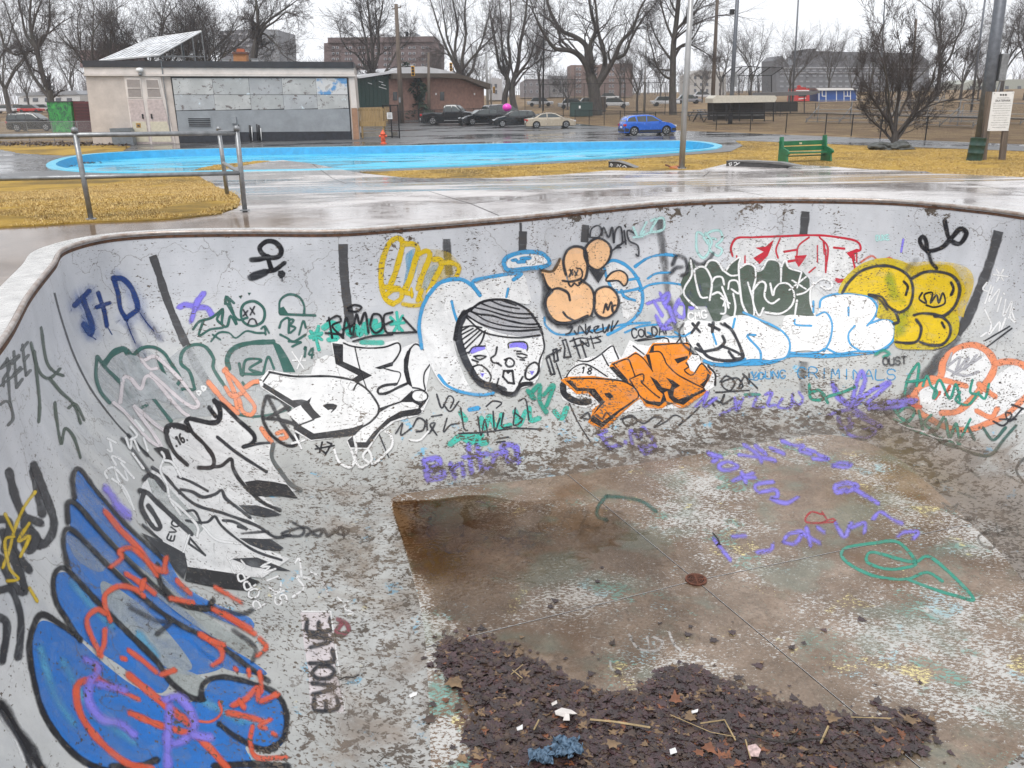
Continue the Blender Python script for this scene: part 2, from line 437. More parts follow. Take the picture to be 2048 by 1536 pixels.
def m_floor():
    t = NT('bare_bowl_floor'); P = t.tc.outputs['Object']
    n1 = t.noise(P, 1.2, 7, .6); n2 = t.noise(P, 7, 8, .7, .4)
    c = t.mix(t.ramp(n1, .35, .62), (.105, .066, .038), (.265, .20, .15))
    c = t.mix(t.ramp(n2, .38, .60, 0, .6), c, (.12, .088, .062))
    n4 = t.noise(P, 34, 8, .72, .3)
    c = t.mix(t.ramp(n4, .54, .60, 0, .55), c, (.07, .048, .034)); c = t.mix(t.ramp(n4, .44, .38, 0, .35), c, (.34, .28, .23))
    c = t.mix(t.ramp(t.noise(t.map(P, loc=(3, 3, 1)), 1.0, 4), .55, .66, 0, .8), c, (.115, .062, .028))
    # leftovers of paint: pale grey, with some green, blue and yellow
    sx = t.n('ShaderNodeSeparateXYZ'); t.L(P, sx.inputs[0])
    right = t.ramp(sx.outputs[0], .0, 3.2, -.03, .03)
    edge = t.math('ADD', t.math('ADD', sx.outputs[0], 1.4), t.math('MULTIPLY', t.math('SUBTRACT', sx.outputs[1], 8.6), .25))
    right = t.math('ADD', right, t.ramp(t.math('ADD', edge, t.math('MULTIPLY', t.math('SUBTRACT', n2, .5), .6)), .34, .0, 0, .13))
    pn = t.noise(t.map(P, (1, 1.8, 1), rot=(0, 0, .5)), 26, 9, .74, .5)
    area = t.noise(t.map(P, loc=(6, 1, 0)), .8, 4, .6)
    pa = t.ramp(t.math('ADD', t.math('ADD', pn, right), t.math('MULTIPLY', t.math('SUBTRACT', area, .5), .62)), .578, .592)
    pa = t.math('MAXIMUM', pa, t.ramp(t.noise(t.map(P, (1, 1.6, 1), loc=(3, 7, 2)), 48, 7, .7, .4), .655, .67, 0, .8))
    tint = t.mix(t.ramp(t.noise(t.map(P, loc=(1, 9, 0)), 1.6, 4), .55, .6), (.46, .45, .43), (.16, .30, .26))
    tint = t.mix(t.ramp(t.noise(t.map(P, loc=(4, 2, 0)), 1.9, 4), .61, .64), tint, (.33, .45, .48))
    tint = t.mix(t.ramp(t.noise(t.map(P, loc=(8, 5, 0)), 2.2, 4), .62, .65), tint, (.60, .52, .25))
    c = t.mix(pa, c, tint)
    gw = t.ramp(t.noise(t.map(P, loc=(2, 4, 0)), 1.5, 5, .6), .52, .62, 0, .35)
    c = t.mix(gw, c, (.13, .19, .155))
    t.L(c, t.p.inputs['Base Color'])
    t.L(t.ramp(n2, .3, .7, .10, .34), t.p.inputs['Roughness'])
    t.L(t.bump(t.math('ADD', t.math('MULTIPLY', pa, .6), t.noise(P, 45, 4, .7)), .35, .004), t.p.inputs['Normal'])
    return t.mat
M_BOWL, M_GRAF, M_FLOOR, M_GRAFF = m_bowl(), m_graf(), m_floor(), m_graf(True)
bowl = empty('skate_bowl', (0, 0, 0))
tag(bowl, 'deep concrete skate bowl covered in graffiti, wet floor and flaking grey paint', 'skate bowl')
nL = len(LIP); vs = []; fs = []
for i in range(nL):
    for j in range(NT_+1): vs.append(wall_pt(i, j/NT_))
for i in range(nL):
    i2 = (i+1) % nL
    for j in range(NT_): fs.append((i*(NT_+1)+j, i2*(NT_+1)+j, i2*(NT_+1)+j+1, i*(NT_+1)+j+1))
mb = MB(); mb.add(vs, fs); bowl_wall = mb.build('bowl_wall', M_BOWL, bowl, smooth=True)
# floor: four slabs that meet at the drain, with sawn joints between them
DRAIN = onz(1392, 1161, -D_BOWL)
fpoly = [FLO[i] for i in range(nL)]
jend = [onz(1130, 945, -D_BOWL), onz(2030, 1030, -D_BOWL), onz(1750, 1460, -D_BOWL), onz(870, 1290, -D_BOWL)]
jl = []
def jline(a, b, w=.006):
    d = (b-a).normalized(); s_ = Vector((-d.y, d.x, 0))*w; e = b + d*1.5
    return [((a.x+s_.x, a.y+s_.y), (e.x+s_.x, e.y+s_.y)), ((a.x-s_.x, a.y-s_.y), (e.x-s_.x, e.y-s_.y))]
for e in jend: jl += jline(DRAIN, e)
v2, f2 = cdt_sheet(fpoly, (), None, jl)
angs = sorted(math.atan2(e.y-DRAIN.y, e.x-DRAIN.x) for e in jend)
slabs = [[] for _ in range(4)]; joint = []
for f in f2:
    c = Vector(((v2[f[0]][0]+v2[f[1]][0]+v2[f[2]][0])/3, (v2[f[0]][1]+v2[f[1]][1]+v2[f[2]][1])/3))
    gap = False
    for e in jend:
        d = (Vector((e.x-DRAIN.x, e.y-DRAIN.y))).normalized(); q = c-Vector((DRAIN.x, DRAIN.y))
        if q.dot(d) > 0 and abs(q.x*d.y-q.y*d.x) < .006: gap = True
    if gap: joint.append(f); continue
    a = math.atan2(c.y-DRAIN.y, c.x-DRAIN.x); k = sum(1 for g in angs if g < a) % 4
    slabs[k].append(f)
for sl in slabs:
    if not sl: continue
    us = sorted({i for f in sl for i in f}); ix = {u: k for k, u in enumerate(us)}
    mb = MB(); mb.add([(v2[u][0], v2[u][1], -D_BOWL) for u in us], [tuple(ix[i] for i in f) for f in sl])
    mb.build('floor_slab', M_FLOOR, bowl)
us = sorted({i for f in joint for i in f}); ix = {u: k for k, u in enumerate(us)}
mb = MB(); mb.add([(v2[u][0], v2[u][1], -D_BOWL-.002) for u in us], [tuple(ix[i] for i in f) for f in joint])
mb.build('floor_joint', mat('joint_dark', (.012, .010, .009), 1.0, spec=0, bump=0), bowl)
# drain grate
dr = empty('floor_drain', (DRAIN.x, DRAIN.y, -D_BOWL+.004)); tag(dr, 'small round rusty drain grate in the middle of the bowl floor', 'drain')
rustm = mat('rust', (.16, .06, .035), .75, .2, .4, 20, .5)
MB().lathe([(.095, 0), (.095, .006), (.0, .006)], n=28).build('grate_plate', mat('drain_dark', (.012, .01, .01), .8), dr)
for k in range(4):
    r0 = .016+.021*k
    m_ = MB()
    for q in range(4):
        pts = [(math.cos(a)*r0, math.sin(a)*r0, .012) for a in [q*math.pi/2+.12+i*(math.pi/2-.1)/8 for i in range(9)]]
        m_.tube(pts, .0052, 4)
    m_.build('grate_ring', rustm, dr)
MB().bar((-.09, 0, .011), (.09, 0, .011), .01, .01).bar((0, -.09, .0112), (0, .09, .0112), .01, .01).build('grate_bar', rustm, dr)
MB().lathe([(.088, .004), (.088, .014), (.102, .014), (.102, .0)], n=28).build('grate_rim', rustm, dr)
# steel coping
cop = mat('coping_steel', (.42, .39, .37), .36, .4, .35, 9, .3, dark=(.22, .13, .08))
m_ = MB(); P_ = [(x, y, .012) for x, y in LIP]; m_.tube(P_+[P_[0], P_[1]], .023, 10, False); m_.build('coping_pipe', cop, bowl, smooth=True)
rust_line = mat('rust_line', (.13, .06, .03), .8, .1, .6, 12, .5)
def inward(i, d):
    a, b = LIP[(i-1) % nL], LIP[(i+1) % nL]; v = Vector((b[0]-a[0], b[1]-a[1])).normalized()
    n = Vector((-v.y, v.x)); q = Vector((2-LIP[i][0], 7-LIP[i][1]))
    if n.dot(q) < 0: n = -n
    return n*d
m_ = MB(); vv = []; ff = []
for i in range(nL):
    n = inward(i, .006); vv += [(LIP[i][0]+n.x, LIP[i][1]+n.y, -.018), (LIP[i][0]+n.x, LIP[i][1]+n.y, -.055)]
for i in range(nL):
    j = (i+1) % nL; ff.append((2*i, 2*j, 2*j+1, 2*i+1))
m_.add(vv, ff).build('coping_rust_edge', rust_line, bowl)
bpy.context.view_layer.update()
BVH = BVHTree.FromPolygons([Vector(v) for v in vs] + [Vector((p[0], p[1], -D_BOWL)) for p in fpoly],
                           [tuple(f) for f in fs] + [tuple(len(vs)+i for i in range(len(fpoly)))])

# ================================================================== ground, deck, pool
def m_deck():
    t = NT('wet_deck'); P = t.tc.outputs['Object']
    n1 = t.noise(t.map(P, (.55, 1, 1)), .55, 6, .6); n2 = t.noise(P, 3.5, 8, .68, .3); n3 = t.noise(P, 40, 4, .6)
    wet = t.ramp(t.math('ADD', t.math('MULTIPLY', n1, .75), t.math('MULTIPLY', n2, .25)), .40, .52)
    c = t.mix(t.ramp(n2, .3, .7), (.43, .405, .39), (.60, .57, .56))
    c = t.mix(wet, c, t.mix(t.ramp(n2, .3, .7), (.28, .25, .235), (.46, .43, .42)))
    st = t.noise(t.map(P, loc=(4, 4, 4)), 1.3, 8, .72)
    c = t.mix(t.ramp(st, .57, .72, 0, .5), c, (.15, .12, .10))
    c = t.mix(t.ramp(n3, .5, .75, 0, .2), c, (.1, .09, .08))
    sx = t.n('ShaderNodeSeparateXYZ'); t.L(P, sx.inputs[0])
    mud = t.math('MULTIPLY', t.ramp(t.math('ADD', sx.outputs[0], t.math('MULTIPLY', n2, 1.6)), -1.2, -2.4), t.ramp(t.math('ADD', sx.outputs[1], t.math('MULTIPLY', n2, 1.5)), 14.2, 12.6))
    c = t.mix(t.math('MULTIPLY', mud, .95), c, t.mix(t.ramp(st, .4, .6), (.10, .066, .042), (.19, .14, .105))); wet = t.math('MAXIMUM', wet, mud)
    t.L(c, t.p.inputs['Base Color'])
    t.L(t.mix(wet, (.40,)*3, t.mix(mud, t.mix(t.ramp(n2, .4, .6), (.03,)*3, (.14,)*3), (.12,)*3)), t.p.inputs['Roughness'])
    h = t.math('MULTIPLY', t.math('ADD', t.math('MULTIPLY', n3, .5), t.noise(P, 9, 4, .6)), t.math('SUBTRACT', 1.08, wet))
    t.L(t.mix(mud, (.5,)*3, (.10,)*3), t.p.inputs['Specular IOR Level'])
    t.L(t.bump(h, .28, .006), t.p.inputs['Normal']); return t.mat
def m_asphalt():
    t = NT('wet_asphalt'); P = t.tc.outputs['Object']
    n1 = t.noise(t.map(P, (.45, 1, 1)), .35, 6, .6); n2 = t.noise(P, 5, 8, .7)
    wet = t.ramp(n1, .47, .58)
    c = t.mix(t.ramp(n2, .3, .7), (.05, .05, .052), (.10, .098, .10))
    t.L(c, t.p.inputs['Base Color']); t.L(t.mix(wet, (.38,)*3, (.07,)*3), t.p.inputs['Roughness'])
    t.L(t.bump(t.math('MULTIPLY', t.noise(P, 22, 5, .7), t.math('SUBTRACT', 1.1, wet)), .5, .012), t.p.inputs['Normal']); return t.mat
def m_grass(name, a, b, dirt, lo=.60, hi=.7):
    t = NT(name); P = t.tc.outputs['Object']
    n1 = t.noise(P, .5, 6, .6); n2 = t.noise(t.map(P, (1, .6, 1)), 9, 8, .75); n3 = t.noise(P, 70, 3, .6)
    c = t.mix(t.ramp(n2, .3, .7), a, b)
    c = t.mix(t.ramp(n3, .35, .7, 0, .4), c, tuple(x*.4 for x in a))
    c = t.mix(t.ramp(t.math('ADD', t.math('MULTIPLY', n1, .7), t.math('MULTIPLY', n2, .3)), lo-.08, hi-.08, 0, .85), c, dirt)
    t.L(c, t.p.inputs['Base Color']); t.p.inputs['Roughness'].default_value = .85; t.p.inputs['Specular IOR Level'].default_value = .12
    t.L(t.bump(t.math('ADD', n2, t.math('MULTIPLY', n3, .5)), .8, .03), t.p.inputs['Normal']); return t.mat
M_DECK, M_ASPH = m_deck(), m_asphalt()
M_GRASS = m_grass('dry_grass', (.28, .165, .03), (.55, .37, .085), (.12, .085, .035), .54, .68)
M_FIELD = m_grass('dry_field', (.20, .14, .075), (.33, .24, .13), (.125, .08, .05), .48, .64)
M_POOLR = mat('pool_rim', (.08, .46, .64), .35, var=.1, scale=2)
def m_pool(name, col, rough0):
    t = NT(name); P = t.tc.outputs['Object']
    n1 = t.noise(t.map(P, (.25, 1, 1)), 1.0, 6, .62); n2 = t.noise(t.map(P, (.5, 1, 1)), 4, 6, .7)
    wet = t.ramp(n1, .46, .55)
    c = t.mix(t.ramp(n2, .35, .7, 0, .6), col, tuple(x*.6+.12 for x in col))
    sk = t.noise(t.map(P, (.22, 1.2, 1), loc=(3, 3, 3)), 2.2, 8, .72, .5)
    c = t.mix(t.ramp(sk, .56, .64, 0, .7), c, (.08, .14, .16)); c = t.mix(t.ramp(sk, .42, .34, 0, .5), c, (.30, .55, .66))
    t.L(t.mix(t.math('MULTIPLY', wet, .35), c, (.10, .22, .28)), t.p.inputs['Base Color'])
    t.p.inputs['Specular IOR Level'].default_value = .3; t.L(t.mix(wet, (rough0,)*3, (.08,)*3), t.p.inputs['Roughness'])
    t.L(t.bump(t.math('MULTIPLY', n2, t.math('SUBTRACT', 1.05, wet)), .15, .01), t.p.inputs['Normal']); return t.mat
M_POOLF = m_pool('pool_floor', (.02, .44, .66), .45); M_POOLW = mat('pool_wall', (.004, .28, .55), .6, var=.15, scale=3)

pool_px = [(92,333),(104,324),(135,316),(190,309),(300,303),(430,299),(560,297),(700,295),(860,292),(1000,289),(1150,286),(1290,284),(1370,283.5),(1412,286),(1440,291),(1444,295),(1425,300),
           (1370,305),(1290,311),(1190,318),(1050,326),(900,333),(760,338),(620,342),(450,345),(300,347),(190,346),(120,341)]
pool_out = [(v.x, v.y) for v in cr(pxpoly(pool_px), True, k=4)]
pc = Vector((sum(p[0] for p in pool_out)/len(pool_out), sum(p[1] for p in pool_out)/len(pool_out)))
def inset(poly, d):
    n = len(poly); A = sum(poly[i][0]*poly[(i+1) % n][1]-poly[(i+1) % n][0]*poly[i][1] for i in range(n))
    s_ = 1 if A > 0 else -1; out = []
    for i in range(n):
        a, b = Vector(poly[i-1]), Vector(poly[(i+1) % n]); v = (b-a).normalized()
        out.append((poly[i][0]-v.y*d*s_, poly[i][1]+v.x*d*s_))
    return out
pool_in = inset(pool_out, .42); pool_fl = inset(pool_out, .62)
wp = empty('wading_pool', (pc.x, pc.y, -1.2)); tag(wp, 'shallow empty blue wading pool painted turquoise, wet floor, in front of the pool house', 'wading pool')
def ring(name, A, za, B, zb, m, parent, smooth=False):
    n = len(A); mb = MB(); o = parent.location if parent else Vector((0, 0, 0))
    mb.add([(p[0]-o.x, p[1]-o.y, za-o.z) for p in A] + [(p[0]-o.x, p[1]-o.y, zb-o.z) for p in B], [(i, (i+1) % n, n+(i+1) % n, n+i) for i in range(n)])
    return mb.build(name, m, parent, smooth)
ring('pool_curb', pool_out, -1.195, inset(pool_out, .03), -1.13, M_POOLR, wp)
ring('pool_rim', inset(pool_out, .03), -1.13, pool_in, -1.14, M_POOLR, wp)
ring('pool_wall', pool_in, -1.14, pool_fl, -1.52, M_POOLW, wp)
v2, f2 = cdt_sheet(pool_fl); mb = MB(); mb.add([(a-pc.x, b-pc.y, -.32) for a, b in v2], f2); mb.build('pool_floor', M_POOLF, wp)

lip_hole = [(LIP[i][0]-inward(i, .012).x, LIP[i][1]-inward(i, .012).y) for i in range(nL)]
lip_big = [(LIP[i][0]-inward(i, .2).x, LIP[i][1]-inward(i, .2).y) for i in range(nL)]
sheet('ground', [(-600, -60), (600, -60), (600, 700), (-600, 700)], -.03, M_FIELD, [lip_big, pool_out], grid=(range(-60, 61, 6), range(14, 60, 4)))
bpy.data.objects['ground']['kind'] = 'structure'
asph_px = [(-260,362),(-260,290),(150,294),(265,290),(560,240),(700,236),(860,238),(1150,247),(1240,255),(1345,261),(1480,266),(1700,275),(2060,290),(2300,300),(2300,318),(2060,303),(1750,292),(1545,284),(1470,281.5),(1486,291),(1462,303),(1300,316),
           (1100,328),(850,341),(720,347),(640,344),(560,350),(420,352),(250,352),(100,352)]
apoly = pxpoly(asph_px)
sheet('parking_lot', apoly, .012, M_ASPH, [pool_out], grid=(range(-40, 40, 5), range(32, 70, 5))); bpy.data.objects['parking_lot']['kind'] = 'structure'
# near lawn (golden, wet)
def rag_edge(poly, d, amt):
    q = densify(poly, d); return [(x+amt*mnoise.noise(Vector((x*3, y*3, 1))), y+amt*mnoise.noise(Vector((x*3, y*3, 7)))) for x, y in q]
def lawn(pts, off=.022): 
    o = sheet('lawn', rag_edge(pxpoly(pts), .3, .22), off, M_GRASS, [], skirt=.05); o['kind'] = 'structure'; return o
LAWNS = [[(-300,362),(0,357),(150,353),(300,352),(385,350),(425,362),(470,385),(486,400),(480,416),(440,430),(330,440),(180,446),(0,457),(-300,475)],
         [(368,351),(372,344),(430,331),(520,322),(545,323),(470,336),(415,352)],
         [(718,345),(850,341),(1100,329),(1300,317),(1462,304.5),(1488,292),(1474,282.5),(1545,285),(1750,293),(2060,304.5),(2300,319),(2300,390),(2060,360),(1850,347),(1650,336),(1480,330),(1455,331),(1400,344),(1217,345),(1000,360),(850,360)],
         [(-200,280),(0,284),(200,290),(262,293),(245,303),(130,312),(40,307),(0,299),(-200,296)]]
for l in LAWNS: lawn(l)
deck_px = [(-60,474),(0,455),(100,448),(180,444),(330,437),(440,428),(474,418),(482,404),(466,388),(425,368),(395,352),(470,336),(540,324),(566,322),(625,329),(720,348),(850,359),(1000,358),(1217,343),(1300,344),(1400,342),(1455,329),(1480,327.5),(1650,334),(1850,345),(2060,358),(2200,368)]
dpoly = pxpoly(deck_px) + [(24, 22), (24, -12), (-16, -12), (-16, 9)]
# slabs of the deck, sawn joints between them
joints = []
def jpair(a, b, w=.012):
    a, b = Vector(a[:2]), Vector(b[:2]); d = (b-a).normalized(); e = Vector((-d.y, d.x))*w
    joints.append((a, d, (b-a).length, w)); return [(tuple(a+e), tuple(b+e)), (tuple(a-e), tuple(b-e))]
jl = []
for a, b in [((625,330),(1010,436)), ((940,409),(1340,372)), ((1340,372),(1560,398)), ((472,358),(745,362)), ((1340,372),(1420,345)), ((1560,334),(2100,396))]:
    A_, B_ = at(*a), at(*b); jl += jpair(A_, B_)
lip_small = lip_hole
x0, x1 = -17, 25
v2, f2 = cdt_sheet(dpoly, [lip_small], (range(-14, 24, 3), range(12, 30, 2)), brk(x0, x1)+jl)
def in_joint(c):
    for a, d, L_, w in joints:
        q = c-a; tt = q.dot(d)
        if 0 < tt < L_ and abs(q.x*d.y-q.y*d.x) < w: return True
    return False
main, jn = [], []
for f in f2:
    c = Vector(((v2[f[0]][0]+v2[f[1]][0]+v2[f[2]][0])/3, (v2[f[0]][1]+v2[f[1]][1]+v2[f[2]][1])/3))
    (jn if in_joint(c) else main).append(f)
deck = lift(v2, main, .0)
for i in range(len(deck.v)): deck.v[i] = (deck.v[i][0], deck.v[i][1], deck.v[i][2]+.04-.04*math.exp(-max(0, deck.v[i][1]-13)/.8) if deck.v[i][1] > 13 else deck.v[i][2]+.0)
DZ = lambda y: (.04-.04*math.exp(-(y-13)/.8)) if y > 13 else 0.0
cnt = {}
for f in deck.f:
    for a, b in ((f[0], f[1]), (f[1], f[2]), (f[2], f[0])): cnt[(min(a, b), max(a, b))] = cnt.get((min(a, b), max(a, b)), 0)+1
for (a, b), c in list(cnt.items()):
    if c == 1:
        va, vb = deck.v[a], deck.v[b]; deck.add([va, vb, (vb[0], vb[1], vb[2]-.12), (va[0], va[1], va[2]-.12)], [(0, 1, 2, 3)])
dk = deck.build('deck', M_DECK); dk['kind'] = 'structure'
jm = lift(v2, jn, -.003)
for i in range(len(jm.v)): jm.v[i] = (jm.v[i][0], jm.v[i][1], jm.v[i][2]+((.04-.04*math.exp(-(jm.v[i][1]-13)/.8)) if jm.v[i][1] > 13 else 0))
jm.build('deck_joint', mat('joint_dark', (.012, .010, .009), 1.0, spec=0, bump=0), dk)
# pale band of concrete round the lip
band_in = [(LIP[i][0]-inward(i, .03).x, LIP[i][1]-inward(i, .03).y) for i in range(nL)]
band_out = [(LIP[i][0]-inward(i, .30).x, LIP[i][1]-inward(i, .30).y) for i in range(nL)]
m_ = MB(); n = nL
m_.add([(p[0], p[1], .012) for p in band_in]+[(p[0], p[1], .012+DZ(p[1])) for p in band_out]+[(p[0], p[1], -.02) for p in band_out], [(i, (i+1) % n, n+(i+1) % n, n+i) for i in range(n)]+[(n+i, n+(i+1) % n, 2*n+(i+1) % n, 2*n+i) for i in range(n)])
m_.build('lip_band', mat('lip_concrete', (.50, .49, .475), .3, var=.22, scale=5, bump=.3), bowl)
# ================================================================== graffiti: thin coats of paint laid onto the bowl surface
COL = dict(white=(.80,.80,.80), black=(.012,.012,.016), ink=(.03,.032,.04), green=(.045,.135,.115), dgreen=(.07,.10,.075), teal=(.06,.50,.40), tealg=(.03,.30,.22), blue=(.012,.13,.50), lblue=(.05,.32,.62),
           navy=(.012,.045,.20), purple=(.26,.22,.82), yellow=(.72,.50,.012), dyel=(.60,.46,.01), orange=(.80,.25,.012), peach=(.86,.52,.28), red=(.55,.018,.04), coral=(.72,.11,.045), sal=(.80,.28,.14),
           mint=(.45,.72,.70), grey=(.42,.42,.45), stripe=(.075,.075,.08), pink=(.72,.66,.68), royal=(.012,.175,.60), brown=(.10,.06,.03), lgreen=(.25,.40,.03), pale=(.42,.46,.45), skyb=(.12,.42,.66), dgrey=(.12,.13,.13), maroon=(.28,.08,.10), haze=(.55,.58,.60))
FONT = {'A': '0,6 2,0 4,6|1,4 3,4', 'B': '0,0 0,6|0,0 3,0 4,1.5 3,3 0,3|3,3 4,4.5 3,6 0,6', 'C': '4,1 3,0 1,0 0,2 0,4 1,6 3,6 4,5', 'D': '0,0 0,6 2.5,6 4,4 4,2 2.5,0 0,0', 'E': '4,0 0,0 0,6 4,6|0,3 3,3',
        'F': '4,0 0,0 0,6|0,3 3,3', 'G': '4,1 3,0 1,0 0,2 0,4 1,6 3,6 4,4 2.5,4', 'H': '0,0 0,6|4,0 4,6|0,3 4,3', 'I': '2,0 2,6', 'J': '0,0 4,0|3,0 3,5 2,6 0,5', 'K': '0,0 0,6|4,0 0,3.5 4,6', 'L': '0,0 0,6 4,6',
        'M': '0,6 0.5,0 2,4 3.5,0 4,6', 'N': '0,6 0,0 4,6 4,0', 'O': '2,0 0,1.5 0,4.5 2,6 4,4.5 4,1.5 2,0', 'P': '0,6 0,0 3,0 4,1.5 3,3 0,3', 'R': '0,6 0,0 3,0 4,1.5 3,3 0,3|2,3 4,6', 'S': '4,1 3,0 1,0 0,1.5 1,3 3,3 4,4.5 3,6 1,6 0,5',
        'T': '0,0 4,0|2,0 2,6', 'U': '0,0 0,5 1,6 3,6 4,5 4,0', 'V': '0,0 2,6 4,0', 'W': '0,0 1,6 2,2 3,6 4,0', 'X': '0,0 4,6|4,0 0,6', 'Y': '0,0 2,3 4,0|2,3 2,6', 'Z': '0,0 4,0 0,6 4,6',
        '1': '1,1.5 2,0 2,6', '2': '0,1 1,0 3,0 4,1.5 0,6 4,6', '3': '0,0 3,0 4,1.5 2,3 4,4.5 3,6 0,6', '4': '3,6 3,0 0,4 4,4', '6': '3,0 1,1 0,4 1,6 3,6 4,4.5 3,3 0,3.5', '7': '0,0 4,0 1,6|1,3 3,3', '8': '2,0 .5,1.5 2,3 3.7,4.5 2,6 .3,4.5 2,3 3.5,1.5 2,0',
        '.': '1.8,5.6 2.2,6', '!': '2,0 2,4|2,5.6 2,6', '+': '2,1 2,5|0,3 4,3', '*': '2,0 2,6|0,1.5 4,4.5|4,1.5 0,4.5', "'": '2,0 2,1', ' ': '', '9': '4,2 3,3 1,3 0,1.5 1,0 3,0 4,2 3,6', '0': '2,0 0,1.5 0,4.5 2,6 4,4.5 4,1.5 2,0', '-': '0,3 4,3'}
def hit(px, py):
    r = ray(px, py).normalized(); h = BVH.ray_cast(CAMP, r)
    if h[0] is None: return None
    n = h[1]
    if n.dot(r) > 0: n = -n
    return h[0], n
LEVEL = {}
class Graf:
    def __init__(s): s.v = []; s.f = []; s.c = []; s.off = 0; s.items = []; s.butt = False
    def level(s, pts, w):
        # each coat lies just above whatever is already painted beneath it
        cells = set()
        for p in pts:
            for ox in (-w, 0, w):
                for oy in (-w, 0, w): cells.add((int((p[0]+ox)//6), int((p[1]+oy)//6)))
        lv = max([LEVEL.get(c, 0) for c in cells] + [0]) + 1
        for c in cells: LEVEL[c] = lv
        s.off = lv
    def put(s, px, py, col, a):
        h = hit(px, py)
        if h is None: return None
        p = h[0] + h[1]*(.001+s.off*.000055*(h[0]-CAMP).length); s.v.append(tuple(p)); s.c.append((col[0], col[1], col[2], a)); return len(s.v)-1
    def stroke(s, pts, w, col, fz=.9, a=1.0):
        pts = [Vector(p) for p in pts]; n = len(pts)
        if n < 2: return
        closed = (pts[0]-pts[-1]).length < .5
        s.level(pts, w*.4); s.mark(pts, w/2)
        rows = []
        ends = n
        P = [(pts[i], 1) for i in range(n)]
        if not closed:
            d0 = (pts[1]-pts[0]).normalized(); d1 = (pts[-1]-pts[-2]).normalized()
            P = [(pts[0]-d0*(w*.5+fz), .12), (pts[0]-d0*w*.35, .75)] + P + [(pts[-1]+d1*w*.35, .75), (pts[-1]+d1*(w*.5+fz), .12)] if not s.butt else P
        m = len(P)
        for i, (p, k) in enumerate(P):
            if closed:
                q0 = P[i-1 if i > 0 else m-2][0]; q1 = P[i+1 if i < m-1 else 1][0]
            else: q0 = P[max(i-1, 0)][0]; q1 = P[min(i+1, m-1)][0]
            d = q1-q0
            if d.length < 1e-6: d = Vector((1, 0))
            d.normalize(); nn = Vector((-d.y, d.x))
            row = []; wv = 1+.22*mnoise.noise(Vector((p.x*.045, p.y*.045, w)))+.10*mnoise.noise(Vector((p.x*.2, p.y*.2, 3)))
            ek = 1 if k == 1 else (0.0 if k < .5 else .8)
            for o, al in ((-(w/2*k+fz), 0), (-(w/2*k-fz*.4), a), (w/2*k-fz*.4, a), (w/2*k+fz, 0)):
                o *= wv; row.append(s.put(p.x+nn.x*o, p.y+nn.y*o, col, al*ek))
            rows.append(row)
        for r0, r1 in zip(rows, rows[1:]):
            for k in range(3):
                q = (r0[k], r0[k+1], r1[k+1], r1[k])
                if None not in q: s.f.append(q)
    def fill(s, pts, col, a=1.0, step=7):
        pts = [Vector(p) for p in pts]
        d = densify([tuple(p) for p in pts], step)
        x0, x1 = min(p[0] for p in d), max(p[0] for p in d); y0, y1 = min(p[1] for p in d), max(p[1] for p in d)
        n = len(d); vs = [Vector(p) for p in d]; es = [(i, (i+1) % n) for i in range(n)]
        y = y0+step/2; k = 0
        while y < y1:
            x = x0+step/2+(k % 2)*step/2
            while x < x1:
                if inside((x, y), d): vs.append(Vector((x, y)))
                x += step
            y += step*.87; k += 1
        v2, e2, f2, *_ = delaunay_2d_cdt(vs, es, [], 0, 1e-3)
        s.level(vs, 1); s.mark(d, 0); ix = {}
        for f in f2:
            c = ((v2[f[0]].x+v2[f[1]].x+v2[f[2]].x)/3, (v2[f[0]].y+v2[f[1]].y+v2[f[2]].y)/3)
            if not inside(c, d): continue
            q = []
            for i in f:
                if i not in ix: ix[i] = s.put(v2[i].x, v2[i].y, col, a)
                q.append(ix[i])
            if None not in q: s.f.append(tuple(q))
    def text(s, txt, p0, p1, h, w, col, fz=.8, a=1.0, lean=0.0, wob=.0):
        """stroke lettering along the baseline p0 -> p1 (photo px), h = letter height"""
        p0, p1 = Vector(p0), Vector(p1); d = (p1-p0); L_ = d.length; d.normalize(); u = Vector((d.y, -d.x))
        n = len(txt); adv = L_/n; rr = random.Random(hash(txt) % 1000 if False else len(txt)*7+int(p0.x))
        for k, ch in enumerate(txt):
            g = FONT.get(ch.upper(), '')
            hh = h*(1+rr.uniform(-wob, wob)); oy = rr.uniform(-wob, wob)*h*.5
            for st in g.split('|'):
                if not st: continue
                pts = []
                for q in st.split():
                    gx, gy = map(float, q.split(','))
                    b = p0 + d*(k*adv + gx/4*adv*.74) + u*((6-gy)/6*hh+oy) + d*((6-gy)/6*hh*lean)
                    pts.append(tuple(b))
                s.stroke(cr(pts, False, k=3) if len(pts) > 2 else [pts[0], tuple((Vector(pts[0])+Vector(pts[1]))/2), pts[1]], w, col, fz, a)
    def mark(s, pts, w):
        xs, ys = [p[0] for p in pts], [p[1] for p in pts]
        s.items.append([min(xs)-w, min(ys)-w, max(xs)+w, max(ys)+w, len(s.v), len(s.f)])
    def build(s, name, parent, label=None, gap=9):
        """strokes that touch or nearly touch make one piece; pieces standing apart become objects of their own"""
        n = len(s.items); grp = list(range(n))
        def root(i):
            while grp[i] != i: i = grp[i]
            return i
        for i in range(n):
            for j in range(i):
                A, B = s.items[i], s.items[j]
                if A[0]-gap < B[2] and B[0]-gap < A[2] and A[1]-gap < B[3] and B[1]-gap < A[3]: grp[root(i)] = root(j)
        ends = [(s.items[i][4], s.items[i][5], s.items[i+1][4] if i+1 < n else len(s.v), s.items[i+1][5] if i+1 < n else len(s.f)) for i in range(n)]
        out = {}
        for i in range(n): out.setdefault(root(i), []).append(i)
